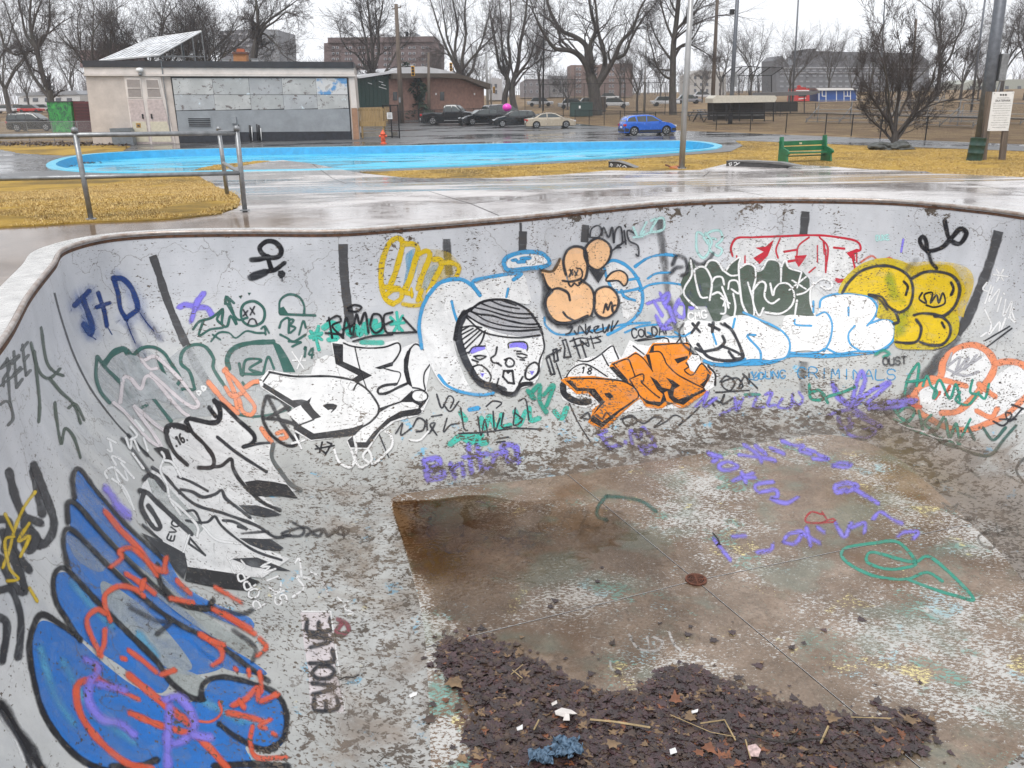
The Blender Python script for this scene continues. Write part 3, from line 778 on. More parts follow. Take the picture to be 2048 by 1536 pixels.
        for ids in out.values():
            v, f, c = [], [], []
            for i in ids:
                v0, f0, v1, f1 = ends[i]; b = len(v)-v0; v += s.v[v0:v1]; c += s.c[v0:v1]; f += [tuple(q+b for q in fc) for fc in s.f[f0:f1]]
            if not f: continue
            me = bpy.data.meshes.new(name); me.from_pydata(v, [], f); me.materials.append(M_GRAFF if name.startswith('floor') else M_GRAF)
            at_ = me.color_attributes.new('col', 'FLOAT_COLOR', 'POINT'); at_.data.foreach_set('color', [x for q in c for x in q])
            me.polygons.foreach_set('use_smooth', [True]*len(me.polygons)); me.update()
            o = bpy.data.objects.new(name, me); link(o, parent)
            if label: o['label'] = label
VW = {'1': (0, 430, 2.926), '2': (600, 430, 2.926), '3': (1200, 400, 2.415), '4': (0, 850, 2.239), '5': (700, 850, 2.239), '6': (1300, 850, 2.239), '0': (0, 0, 1), '7': (500, 660, 5.389), '8': (1100, 660, 5.851), '9': (1340, 500, 4.452), '10': (240, 780, 3.657)}
def G(name, label, view, spec):
    """spec lines: kind colour width [fFUZZ] [aALPHA] : points.   s smooth stroke, c closed smooth stroke, l straight strokes, z closed straight strokes,
    f smooth fill, p polygon fill, t text"""
    ox, oy, sc = VW[view]; g = Graf(); g.butt = name == 'black_stripe'
    for ln in spec.strip().split('\n'):
        ln = ln.strip()
        if not ln: continue
        hd, pt = ln.split(':', 1); hd = hd.split(); kind, col = hd[0], COL[hd[1]]; wd = float(hd[2])/sc if len(hd) > 2 else 1
        fz, al, lean = 1.3, .93, 0.0
        for e in hd[3:]:
            if e[0] == 'f': fz = float(e[1:])/sc
            if e[0] == 'a': al = float(e[1:])
            if e[0] == 'n': lean = float(e[1:])
        if kind == 't':
            txt, rest = pt.strip().split('@'); q = [float(v) for v in rest.replace(',', ' ').split()]
            g.text(txt.strip('_').replace('_', ' '), (ox+q[0]/sc, oy+q[1]/sc), (ox+q[2]/sc, oy+q[3]/sc), q[4]/sc, wd, col, fz, al, lean, .08); continue
        for part in pt.split(';'):
            P = [(ox+float(a.split(',')[0])/sc, oy+float(a.split(',')[1])/sc) for a in part.split()]
            if kind == 's': g.stroke(cr(P, False, step=4), wd, col, fz, al)
            elif kind == 'c': q = cr(P, True, step=4); g.stroke(q+[q[0]], wd, col, fz, al)
            elif kind in 'lz':
                if kind == 'z': P = P+[P[0]]
                for a, b in zip(P, P[1:]):
                    a, b = Vector(a), Vector(b); k = max(2, int((b-a).length/10)); g.stroke([a.lerp(b, i/k) for i in range(k+1)], wd, col, fz, al)
            elif kind == 'f': g.fill(cr(P, True, step=8), col, al)
            elif kind == 'p': g.fill(P, col, al)
    g.build(name, bowl_wall, label)

# ---- dark painted stripes running down the wall
G('black_stripe', 'dark painted stripe beside the blue J+A lettering', '1', 's stripe 44 f3 : 893,238 925,330 965,460 1010,580 1080,740 1150,880 1225,1000 1290,1090')
G('black_stripe', 'black painted stripe left of the yellow letters', '2', 's stripe 50 f3 : 252,170 255,290 265,420 280,540 300,650 318,720')
G('black_stripe', 'short faded stripe behind the yellow letters', '2', 's stripe 42 f6 a.8 : 858,140 862,230 874,350\ns stripe 24 f10 a.3 : 874,350 890,420')
G('black_stripe', 'short stripe above the blue saucer shape', '2', 's stripe 44 f4 a.95 : 1305,95 1303,160 1300,215\ns stripe 12 f4 : 1290,45 1292,100')
G('black_stripe', 'short stripe next to the peach balloons', '2', 's stripe 40 f5 a.85 : 1672,58 1668,110 1664,160')
G('black_stripe', 'faded stripe crossing the blue arcs', '3', 's stripe 24 f12 a.55 : 285,95 298,200 312,320 325,440 350,560 370,640')
G('black_stripe', 'stripe passing behind the red letters', '3', 's stripe 40 f4 a.9 : 993,55 985,140 975,240 970,320\ns stripe 34 f12 a.4 : 985,780 980,860 985,930')
G('black_stripe', 'wide dark stripe right of the yellow bubble letters', '3', 's stripe 40 f6 a.9 : 1925,150 1905,230 1870,340 1825,450 1780,560 1725,650\ns stripe 46 f14 a.6 : 1725,650 1650,760 1560,870 1480,960 1380,1040')
G('black_stripe', 'thin line down the left wall', '1', 's stripe 9 f3 : 318,455 345,560 385,690 440,840 520,1000 610,1130 700,1240 800,1340 900,1440')
G('seam_line', None, '2', 's ink 6 f3 : 1500,870 1530,960 1560,1060 1620,1200 1700,1330\ns ink 6 f3 : 420,1180 470,1300 520,1420')
# ---- left wall, far end
G('grey_tag', 'grey hand-style tag on the far left of the wall', '1', """
s dgrey 14 f5 a.85 : 10,890 45,850 55,900 20,960 20,1000
s dgrey 14 f5 a.85 : 40,840 50,1000 60,1120
l dgrey 13 f5 a.85 : 80,800 95,1010 ; 70,870 110,830 ; 80,930 120,890 ; 95,1010 130,960
l dgrey 13 f5 a.85 : 130,760 150,940 ; 125,790 160,745 ; 140,850 165,820 ; 150,940 175,910
s dgrey 14 f5 a.85 : 0,1110 30,1090 60,1110 75,1190 45,1230
l dgrey 12 f5 a.85 : 0,900 110,820 ; 0,1000 130,900
s dgreen 14 f6 a.9 : 240,660 270,850 320,920 370,940
s dgreen 14 f6 a.9 : 180,750 220,900 260,950 300,950 350,900
s dgreen 16 f6 a.9 : 200,800 215,950 230,1100 225,1210
s dgreen 14 f6 a.9 : 290,960 350,1030 430,1110 470,1220
s dgreen 14 f6 a.9 : 400,1130 440,1110 490,1200
s dgreen 14 f6 a.9 : 320,1100 330,1200 350,1310 360,1340 380,1250 430,1300 470,1420
""")
G('blue_letters', 'dark blue J+A lettering with drips', '1', """
s blue 60 f34 a.22 : 440,530 480,470 520,440 ; 500,470 530,600 540,700 500,640
s blue 60 f34 a.22 : 660,370 740,400 800,520 790,580 730,610
l navy 28 f5 : 435,530 520,445
s navy 30 f5 : 480,490 510,560 535,640 530,700 505,660 490,640
l navy 24 f5 : 575,455 610,560 625,650 ; 565,540 640,515
s navy 26 f5 : 665,375 690,460 705,550 740,610
s navy 30 f5 : 660,370 720,375 770,430 800,510 805,550
l navy 26 f5 : 735,605 800,560
s navy 5 f2 : 625,650 655,700 ; 735,610 760,680 790,750 ; 805,550 850,620 900,680 ; 520,700 560,730
s navy 26 f22 a.35 : 810,560 850,620 900,680 940,720
s navy 26 f22 a.35 : 750,640 790,740 840,840
""")
G('black_tag', 'black looped stick tag high on the wall with a dot', '1', """
c black 28 f4 : 1520,190 1560,155 1610,160 1645,200 1635,240 1590,250 1540,230
s black 26 f4 : 1470,262 1520,258 1560,250
s black 26 f4 : 1565,240 1580,290 1590,320
s black 26 f4 : 1665,280 1610,320 1560,330
s ink 40 f6 : 1470,365 1510,350 1550,335
c black 26 f5 : 1640,335 1658,342 1645,358
s black 5 : 1650,350 1652,385
""")
G('purple_mark', 'small purple cross mark on the left wall', '1', 's purple 26 f10 : 1050,540 1090,525 1150,540 1210,545 1240,585\ns purple 26 f10 : 1190,460 1150,520 1120,620')
G('green_tag', 'green tag with a sad face, arrows and hat figure', '1', """
s green 14 f2 : 1130,670 1165,625 1240,600 1305,550 1270,610 1310,655 1230,670 1165,705 1190,620
s green 14 f2 : 1305,560 1300,640 1330,650 1350,590 1385,640 1330,480 1318,520 ; 1330,480 1370,515 ; 1330,520 1390,610 1450,600
c green 15 f2 : 1410,570 1430,520 1490,505 1545,550 1540,620 1480,650 1425,625
l ink 8 : 1425,555 1445,590 ; 1450,560 1425,590 ; 1465,545 1490,580 ; 1490,535 1465,585
s ink 8 : 1450,640 1465,610 1490,610 1505,640
s green 10 : 1235,740 1280,690 1340,690 1380,720 1440,680 1500,690 1550,690 ; 1245,700 1290,730 ; 1550,650 1555,700 ; 1530,665 1550,650 1575,690
c green 16 f3 : 1405,478 1412,478 1410,482
c green 16 f3 : 1455,460 1462,460 1458,464
s green 11 : 1635,570 1640,500 1690,465 1750,480 1780,530 1780,580
l green 12 : 1640,580 1845,588
p green 2 : 1635,545 1660,535 1690,580 1640,580
s green 11 : 1635,660 1650,620 1690,605 1690,690 ; 1690,610 1720,615 1700,645 1730,660 1700,690 ; 1750,700 1775,620 1790,660
s green 11 : 1640,700 1680,720 1720,740 1790,700 ; 1690,740 1760,745 ; 1710,770 1760,745
t green 12 : 14@1770,830,1840,838,60
""")
G('green_bubble_letters', 'large hollow green outline letters low on the left wall', '1', """
f haze 1 a.45 : 600,860 740,790 860,790 960,850 1100,760 1230,800 1290,950 1320,1000 1320,870 1350,770 1600,740 1700,900 1600,1150 1200,1180 800,1200 640,1090 565,960
s green 18 f3 : 565,830 560,950 590,1040 640,1100
s green 18 f3 : 570,830 620,900 700,980 760,1060
s green 32 f3 : 610,870 660,810 720,785 745,810
s green 18 f3 : 750,800 780,840 840,940 860,1010 900,1080 1000,1210
s green 18 f3 : 770,830 830,780 900,775 960,810 1000,870 1050,950 1040,990 1010,1010 960,930 920,830
s green 18 f3 : 1140,1020 1110,920 1060,870 1070,800 1130,760 1200,770 1250,840 1250,900 1320,1010
s green 18 f3 : 1040,1050 1070,1020 1130,1025
s green 28 f3 : 1340,900 1330,840 1370,780 1460,750 1600,742
p green 2 : 1590,735 1640,760 1690,840 1730,920 1660,920 1640,860
s green 14 f3 : 1400,870 1420,940 1440,850 1530,850 1460,900 1530,930 1410,930
s green 12 f3 : 1540,930 1570,830 1605,900 ; 1420,980 1440,1000 1510,985
s green 14 f3 : 1400,1170 1500,1180 1620,1160 1700,1130
s green 14 f3 : 820,1130 860,1115 ; 740,1070 800,1060
""")
G('grey_white_tag', 'thin whitish looping tag over green letters', '1', """
f haze 1 a.6 : 690,860 740,820 800,830 850,860 1000,960 1100,1090 1060,1130 900,1080 800,1100 700,1130 700,980
s pink 20 f5 : 700,1100 720,960 760,960 820,1020 850,950 900,960 980,1060 1060,1150 1100,1180
s pink 18 f5 : 830,860 900,830 960,870 1050,960 1120,1050 1160,1110 1130,1130 1050,1080 950,990 880,930
s pink 18 f5 : 660,1100 720,1150 800,1240 870,1320 940,1360 900,1290 850,1220 780,1120 840,1170 920,1240 1000,1290
s pink 14 f5 : 820,840 870,900 920,900
c white 12 f3 : 1150,1035 1175,1035 1165,1055
c white 12 f3 : 1180,1005 1205,1010 1190,1030
""")
G('teal_star', None, '1', 's teal 14 f4 : 1820,690 1880,730 ; 1865,670 1840,730 ; 1845,700 1870,790 ; 1880,700 1815,720')
G('white_star', None, '1', 's white 9 f2 : 1710,850 1790,850 ; 1770,820 1740,900 ; 1710,800 1780,900')
G('orange_tag', 'faded orange tag left of the white lettering', '1', """
s sal 26 f6 : 1220,980 1270,1040 1330,1110 1390,1160
s sal 24 f6 : 1320,900 1340,960 1370,1040 1390,1130
s sal 22 f6 : 1320,1010 1360,1060 1430,1040 ; 1310,910 1370,960 1430,1040 1490,1120 1470,1170 1420,1150 1400,1080
s sal 22 f6 : 1440,1010 1480,980 1510,975
s sal 26 f6 : 1530,1250 1560,1290 1590,1330
s sal 20 f6 : 1620,1280 1660,1265 1680,1300 1640,1310
""")
G('circled_a', 'black circled A scrawl left of white lettering', '1', """
s black 16 f6 a.9 : 1560,1060 1540,1130 1540,1200 1590,1290 1680,1350 1740,1330 1720,1200 1650,1090 1570,1060
s black 16 f6 a.9 : 1570,1070 1640,1200 1730,1330 ; 1540,1190 1640,1200 1780,1240 ; 1570,1190 1720,1100
""")
# ---- big white block letters with black shadow: D E !
G('white_block_letters', 'big white block letters DE! outlined in black', '7', """
p white 1 : 100,545 200,430 480,480 660,475 700,330 820,270 905,285 870,100 1000,90 1050,130 1300,160 1590,110 1640,190 1800,130 1960,320 1900,620 1930,740 1860,890 1800,930 1560,990 1400,1110 1280,1290 1080,1285 1040,1200 1100,1140 660,1200 450,1080 540,1030 400,900 480,850 120,620
p black 1 : 150,570 460,760 560,750 620,765 665,725 645,790 690,860 770,940 680,970 560,835 550,812 480,845 140,620
s black 20 f4 : 210,455 480,500 860,500 1100,540 1160,570 1260,640 1340,740 1390,840 1370,920 1280,1010 1180,1060
s black 14 f4 : 215,460 180,510 145,560 ; 540,1025 610,1000 690,968 ; 1160,575 1135,610 1120,650 ; 1110,1150 1200,1060 1290,1000
p black 1 : 465,1065 540,1030 690,1120 900,1090 1100,1060 1230,1015 1120,1140 660,1190
p black 1 : 785,820 830,795 900,795 945,815 930,850 880,895 830,855
p white 1 : 840,870 870,858 895,862 872,888
p black 1 : 890,140 1005,155 1005,340 1180,420 1315,492 1170,565 1095,535 1165,490 925,365
s black 16 f4 : 1010,140 1100,175 1260,195 1450,185 1590,140 1620,205 1590,280 1545,345
p black 1 : 1548,340 1340,410 1400,425 1440,415 1535,390
s black 10 f4 : 1440,415 1530,440 1620,470 1585,580 1550,600
s black 26 f4 : 1575,585 1450,600 1380,640 1390,690 1480,680 1600,620 1690,580
p black 1 : 1735,195 1715,280 1700,400 1720,510 1750,625 1690,580 1655,450 1655,320 1690,230
s black 14 f4 : 1715,210 1800,155 1945,320 1880,460 1870,560 1885,655 1820,635 1750,625
p black 1 : 1380,850 1560,790 1620,770 1750,650 1745,740 1790,780 1840,790 1915,740 1880,800 1835,850 1850,890 1810,920 1650,940 1520,990 1400,1090 1265,1275 1085,1270 1055,1195 1110,1150 1140,1215 1250,1215 1320,1120 1400,1040 1480,960 1620,880 1810,850 1820,820 1750,780 1640,780 1500,830 1400,890 1365,930
c black 12 f4 : 1740,700 1770,660 1850,655 1905,690 1910,740 1860,775 1790,775 1745,740
s black 10 f4 : 1130,180 1180,400 1260,640
""")
G('black_tag', 'small 17 tag under the white letters', '2', 'l black 9 f3 : 95,1350 110,1365 150,1395 ; 130,1330 115,1390 ; 90,1370 200,1350 ; 160,1330 185,1340 150,1400')
G('teal_black_tag', 'black RAMOE tag over teal letters between stars', '2', """
s teal 28 f5 : 140,660 190,630 230,660 180,690 220,720 170,730 ; 270,640 290,700 330,650 350,700 380,640 ; 400,620 390,690 ; 440,620 430,690 480,680 ; 440,655 480,640
s teal 16 f4 : 530,600 600,680 ; 600,590 550,680 ; 565,570 580,670 ; 530,640 610,630
s teal 14 f4 : 60,680 130,730 ; 110,650 80,730 ; 85,690 110,790 ; 130,690 55,710
s teal 26 f6 a.8 : 360,745 480,748
s black 12 f2 : 170,600 190,720 ; 160,620 220,590 240,620 190,650 255,720
s black 12 f2 : 250,720 270,600 300,700 ; 250,670 320,640
s black 12 f2 : 310,700 330,580 350,640 380,570 400,690
s black 12 f2 : 420,600 410,650 440,690 480,660 470,590 430,580 415,610
s black 12 f2 : 540,570 490,590 500,680 550,690 680,685 ; 500,640 540,620 ; 600,600 675,680
s black 12 f2 : 280,545 320,525 360,540 330,565 285,560 ; 310,740 420,710 540,700
l black 12 f2 : 150,690 250,700
""")
# ---- yellow letters
G('yellow_letters', 'yellow looping letters with drips, high on the far wall', '2', """
f skyb 1 a.5 : 620,230 680,200 690,300 640,400 600,440 620,320
f skyb 1 a.45 : 740,330 800,290 820,330 760,420 720,440
f yellow 1 a.3 : 700,230 850,210 930,290 900,380 800,460 700,480
s yellow 30 f4 : 545,520 500,490 475,400 480,280 520,170 570,135 600,160 590,220 560,330 520,430
s yellow 30 f4 : 600,170 660,170 690,200 670,280 640,380 600,460
s yellow 28 f4 : 690,230 740,210 760,240 720,340 690,430
s yellow 28 f4 : 780,260 820,260 830,290 790,370 750,450
s yellow 22 f8 : 820,280 890,280 930,310 900,380 830,430 770,470
l yellow 26 f6 : 490,420 580,430 ; 600,450 650,460 ; 710,440 690,500
s yellow 22 f6 : 545,520 590,490 590,440 540,440 500,470
s yellow 20 f8 a.8 : 600,520 660,530 740,520
s yellow 12 f5 a.9 : 700,470 720,510 ; 770,430 790,500 ; 650,430 655,480 ; 760,450 765,500
""")
# ---- white cloud with blue outline behind the face
G('white_cloud', 'white cloud shape outlined in light blue behind the face', '2', """
f white 1 a.85 : 770,420 850,390 960,390 1030,400 1150,360 1290,340 1330,420 1340,520 1200,500 1050,520 960,560 910,650 900,760 960,950 1000,1040 850,1010 760,880 715,760 700,600 730,480
s lblue 20 f4 : 740,480 820,395 930,375 1000,410 1050,470
s lblue 18 f4 : 1050,470 1010,390 1150,355 1290,340 1245,380
s lblue 18 f5 : 710,780 695,650 715,540 745,480
s lblue 12 f4 : 885,505 900,570 920,630
s lblue 14 f4 : 810,940 860,1000 950,1040 1060,1055 1130,1045
s lblue 10 f4 : 1215,430 1205,480
""")
G('blue_saucer', 'small white saucer with dotted blue outline', '2', """
f white 1 : 1190,270 1230,235 1320,215 1410,225 1450,270 1430,300 1330,310 1230,320 1200,310
c lblue 22 f5 : 1190,270 1230,235 1320,215 1410,225 1455,270 1430,300 1330,312 1230,322 1200,310
l lblue 18 f5 : 1240,265 1260,262 ; 1290,255 1340,250 ; 1270,275 1310,270
""")
G('blue_circle', 'light blue outlined sphere shapes behind peach balloons', '2', """
f white 1 a.75 : 1760,300 1850,270 1930,310 1990,390 2000,480 1970,560 1900,610 1880,520 1850,450 1780,400
s lblue 16 f4 : 1780,290 1830,265 1900,290 1960,350 2000,440 2000,530 1960,600 1880,660 1800,700
s lblue 14 f4 : 1780,310 1800,380 1850,450 1990,430 ; 1880,440 1900,480 1960,500 ; 1920,380 1980,370
s lblue 12 f4 a.8 : 1430,600 1440,650 1520,700 1700,680 1900,640 2048,630
s lblue 14 f4 : 1850,440 1800,470 ; 1960,300 2020,260
""")
G('blue_arcs', None, '3', """
s lblue 9 f3 a.9 : 170,325 220,285 290,265 370,270
s lblue 9 f3 a.9 : 230,380 270,355 340,350 ; 190,440 240,410 320,400 400,410
s lblue 9 f3 a.8 : 120,640 200,610 300,600 ; 230,640 280,660 380,660
s lblue 12 f3 : 315,262 360,268
""")
# ---- the painted face
G('painted_face', 'black and white cartoon head with striped hair and purple brows', '2', """
f white 1 a.9 : 900,700 930,600 990,520 1080,490 1220,495 1330,550 1400,640 1425,720 1420,820 1390,960 1350,1000 1290,1020 1260,1060 1180,1050 1050,1000 970,900 910,780
f grey 1 a.6 : 960,600 1040,520 1200,505 1320,560 1400,680 1390,720 1200,700 1080,660 1000,610
s ink 40 f4 : 960,575 930,650 925,720 945,800 985,890 1050,980 1130,1010 1190,1030
s black 20 f3 : 1000,550 940,590 915,660 905,730
s black 14 f2 : 1000,550 1060,510 1140,495 1230,505 1320,550 1370,610 1400,660 1415,700
s black 9 f2 : 1415,700 1425,780 1400,850 1385,930 1340,970
s black 10 f2 : 985,560 1040,580 1120,590 1220,620 1320,640 1395,640
s black 10 f2 : 975,590 1060,640 1160,670 1280,680 1410,670 ; 970,600 1060,680 1160,710 1280,720 1400,705
s black 8 f2 : 1010,540 1100,560 1200,590 1300,605 1385,600 ; 1050,515 1130,545 1250,575 1360,580 ; 1110,500 1180,530 1280,550 ; 1180,500 1260,530
s black 7 f2 : 1000,565 1090,620 1200,650 1330,660 1410,655
s black 10 f2 : 1080,680 1060,740 1020,790 970,810
s black 8 f2 : 940,660 1000,650 1060,660 ; 945,700 1010,665 ; 945,730 1030,670 ; 955,760 1045,680 ; 965,785 1060,690 ; 940,680 990,650
f purple 1 : 985,800 1020,775 1075,768 1082,785 1040,800 1000,815
f purple 1 : 1220,760 1250,745 1310,750 1328,770 1320,790 1270,775 1225,780
s black 6 : 985,812 1010,775 1080,768 ; 1218,780 1222,750 1310,745 1330,775 1325,792
s black 9 : 1150,775 1140,820 1115,840 1125,865 1160,870
s black 9 : 1175,885 1150,870 ; 1195,850 1225,840 1250,860 1245,885 1215,890 1200,870 1210,845
s black 8 : 1015,830 1050,825 1085,830 ; 1025,840 1050,850 1080,835 ; 1005,850 1040,862
s black 8 : 1265,815 1300,815 1325,825 ; 1270,830 1300,840 1320,835 ; 1285,850 1310,852 ; 1265,800 1290,800
s black 7 : 1010,890 1050,880 1090,905 1115,945 1110,975
c black 9 : 1315,930 1330,890 1370,865 1395,890 1390,930 1350,965 1320,960
c purple 22 f3 : 1060,935 1070,935 1065,942
c purple 22 f3 : 1350,922 1358,922 1354,930
s black 8 : 1010,900 1005,940 1040,970 1080,985
z black 11 : 1190,915 1240,915 1250,990 1215,985 1185,950
p black 1 : 1192,912 1240,912 1215,935
s black 8 : 1160,960 1150,1010 1180,1030 ; 1300,950 1280,1000 1350,990
s black 24 f3 : 1180,1045 1250,1050 1290,1000 1350,990
""")
# ---- peach balloon letters
G('peach_balloon_letters', 'peach rounded balloon letters with dark outlines', '2', """
s black 34 f16 a.55 : 1410,340 1440,430 1430,540 1480,620 1560,640 1700,600
f peach 1 : 1410,325 1470,330 1500,290 1520,255 1550,330 1560,390 1640,390 1700,440 1715,520 1690,590 1600,620 1500,620 1450,560 1440,490 1480,450 1430,400
f peach 1 : 1560,350 1540,270 1560,210 1610,185 1660,210 1675,290 1665,360 1620,400 1570,390
f peach 1 : 1660,200 1700,150 1750,138 1800,170 1812,220 1790,280 1740,320 1690,300 1665,250
f peach 1 : 1725,450 1780,420 1830,440 1855,500 1840,560 1790,600 1740,590 1715,540
f peach 1 : 1790,385 1820,340 1870,325 1910,350 1915,390 1895,415 1860,385
s brown 13 f4 : 1415,325 1470,330 1500,290 1515,255
s ink 13 f4 : 1550,350 1535,270 1560,205 1610,183 1662,205 1678,290 1665,370 1630,400
c ink 12 f4 : 1660,200 1700,150 1750,136 1802,170 1815,220 1790,280 1740,322 1690,300 1662,250
s ink 13 f4 : 1575,500 1560,455 1500,430 1450,460 1430,530 1460,610 1520,635 1600,625 1680,590
s ink 12 f4 : 1640,380 1700,430 1720,510 1700,590
c ink 12 f4 : 1725,450 1780,420 1830,440 1860,500 1842,565 1790,605 1740,592 1715,540
c ink 9 f3 : 1790,385 1820,340 1870,325 1910,350 1915,390 1895,415 1860,385
p ink 1 : 1680,310 1735,325 1790,320 1740,400
s ink 10 f3 : 1415,345 1440,410 1470,440 ; 1535,570 1560,600 1600,620 ; 1530,385 1580,390 1640,375
l ink 7 : 1575,320 1590,350 ; 1590,320 1570,360 ; 1600,330 1615,350 ; 1620,325 1605,355
s ink 7 : 1610,310 1640,320 1645,360 1620,380 ; 1565,400 1580,420 1600,400 1620,415 1640,395
s ink 9 : 1770,575 1785,520 1795,560 1815,510 1825,560 ; 1840,530 1820,540 1825,570 1845,565
""")
G('black_tag', 'black scribbled tag above the peach balloons', '2', """
s ink 10 f2 : 1690,130 1700,80 1740,60 1760,90 1740,130 1700,130 ; 1760,120 1770,70 1800,130 1820,70 1830,160
s ink 10 f2 : 1830,160 1840,90 1870,70 1880,160 1850,180 ; 1890,90 1900,170 ; 1900,60 1905,70 ; 1960,110 1910,90 1920,150 1970,180 1975,240 1960,230
l ink 10 f2 : 1810,215 1900,150 ; 1840,190 1870,190
""")
G('mint_tag', None, '3', 's mint 10 f2 : 155,130 180,180 210,150 ; 220,105 190,170 250,150 ; 240,100 270,90 240,150 300,140 300,85 260,95 ; 155,180 200,175')
G('mint_initials', 'pale mint outlined initials', '3', 's mint 10 f3 : 500,170 470,155 465,200 470,250 500,280 530,240 520,190 ; 510,170 540,150 580,150 590,190 560,220 590,240 570,270 530,240 540,200 510,160 ; 500,180 520,210 ; 545,185 560,190')
G('black_tag', 'thin black tag reading SHAKEN under the peach letters', '2', """
s ink 8 f2 : 1560,660 1590,655 1575,690 1550,700 ; 1600,680 1620,700 1630,650 1660,690 ; 1670,640 1675,700 1700,650 1680,670 1710,690
s ink 8 f2 : 1720,680 1750,650 1720,660 1730,690 1770,680 ; 1770,640 1780,690 1810,640 1800,680 ; 1830,620 1820,680 1860,620
s ink 8 f2 : 1580,740 1640,720 1700,725 1760,710 ; 1650,740 1690,770 1680,720 ; 1700,710 1720,780 ; 1730,715 1760,740 1720,750
t ink 8 f2 : COLDAF@1945,720,2180,690,50
s ink 6 f2 : 1960,735 2060,715
""")
G('block_outline_tag', None, '2', 'z ink 8 : 1440,840 1460,830 1490,930 1470,935\nz ink 8 : 1480,790 1500,785 1510,850 1490,860\nz ink 8 : 1535,735 1555,730 1585,830 1545,835 1550,780\nl ink 8 : 1600,720 1640,840 ; 1440,830 1520,790 ; 1640,730 1680,850 ; 1600,770 1680,750')
G('purple_words', 'purple scrawled words left of the green letters', '3', """
s purple 13 f7 a.8 : 230,500 290,480 ; 260,490 300,560 ; 290,450 320,520 ; 300,470 330,450 330,480 310,500
s purple 15 f7 a.8 : 270,560 300,610 340,580 ; 330,520 360,590 ; 380,480 360,540 400,570 410,510 380,500 ; 420,450 440,520 470,480 440,450 ; 460,410 490,500 ; 300,620 340,620
s purple 11 f7 a.8 : 470,460 520,510 ; 480,410 490,450
""")
# ---- orange letters
G('orange_block_letters', 'bright orange block letters DIME with black shadow on a white halo', '8', """
p white 1 a.9 : 100,700 160,560 240,450 320,350 560,300 700,170 760,200 830,330 930,120 1020,170 1150,190 1350,80 1480,130 1570,40 1640,280 1750,290 1780,390 1900,440 1970,540 1930,660 1840,720 1500,920 1050,950 700,1000 480,930 300,890 150,820
s black 70 f6 : 150,640 160,740 240,810 360,850 460,840
s black 14 f4 : 165,590 250,460 380,400 500,440 660,545 ; 320,360 440,370 560,310 720,190 760,250 800,340 ; 610,290 680,420 ; 970,190 1100,290 ; 1020,130 1340,95 1390,150 ; 1480,150 1570,50 1600,150 1640,270 1740,300 1760,390
s black 22 f4 : 1850,430 1930,520 1930,650
t black 13 f3 : 18@355,500,500,530,75
p orange 1 : 120,590 200,550 500,540 820,590 940,650 1020,740 1040,800 900,930 620,1170 445,1080 490,980 490,940 590,860 440,745 310,755 180,640
p orange 1 : 690,430 720,385 900,320 1000,255 1090,320 1130,275 1160,210 1200,155 1615,150 1655,290 1600,370 1640,480 1690,500 1770,380 1895,500 1870,570 1800,680 1835,725 1560,910 1400,850 1300,920 1120,895 1050,800 1000,700 900,600
p white 1 : 1610,365 1650,330 1740,300 1765,385 1690,500 1620,440
p black 1 : 180,600 240,590 320,680 520,690 640,850 500,1000 610,1080 760,970 1030,790 1020,830 820,960 610,1150 470,1070 490,1010 580,870 440,720 310,720
s black 16 f4 : 240,575 500,570 760,590 860,610 960,660 1030,740 1030,790
f black 1 : 630,745 700,740 740,780 700,815 650,780
p black 1 : 690,440 740,430 900,590 930,640 860,610 780,540
s black 13 f4 : 730,405 900,345 950,430 990,540 ; 740,410 900,590 ; 910,330 1000,280 1090,340 1150,420 1200,490 ; 1160,265 1280,260 1340,350 1360,400 1480,520 1640,610 1800,690 ; 930,580 1080,520 1090,600 1060,610 1200,740 1280,800 ; 930,590 1000,700 1060,790 1150,850
p black 1 : 1115,290 1160,290 1200,490 1150,400
p black 1 : 1165,545 1250,600 1310,680 1400,700 1420,650 1350,560 1440,600 1520,660 1450,700 1440,780 1500,820 1640,770 1810,690 1820,720 1680,790 1560,885 1440,850 1390,800 1370,720 1330,740 1360,830 1280,900 1130,870 1050,790 1160,840 1290,850 1320,760 1250,700
p black 1 : 1215,170 1210,270 1160,265 1180,200
p black 1 : 1450,345 1610,305 1610,340 1530,380 1490,400
s black 13 f4 : 1215,180 1610,165 1630,290 ; 1590,390 1620,440 1570,470 1600,510 1670,530 1770,400 1870,510
p black 1 : 1840,510 1875,540 1800,680 1750,650 1820,590
s orange 9 f6 a.8 : 445,1085 620,1175 830,980 1050,810 1120,900 1300,920 1400,860 1560,910 1840,720
""")
G('black_tag', 'scribbled small black tags below the orange letters', '3', """
s ink 7 f3 a.9 : 100,1060 150,1040 180,1070 130,1090 110,1060 160,1050 210,1080 260,1050 300,1060 260,1100 320,1070 360,1040 400,1060 380,1090 440,1040 480,1000
s ink 7 f3 a.9 : 470,990 500,960 500,1000 530,970 550,1000 540,960 580,980 600,940 590,990 640,960
s ink 7 f3 a.9 : 580,880 610,850 650,880 630,920 600,910 590,880 660,860 690,900 670,910 700,850 720,890 720,840 ; 560,930 720,920 ; 690,840 760,910
s ink 7 f3 a.8 : -90,1050 -60,1030 -50,1060 -80,1060 ; -20,1040 10,1060 30,1030 60,1060
""")
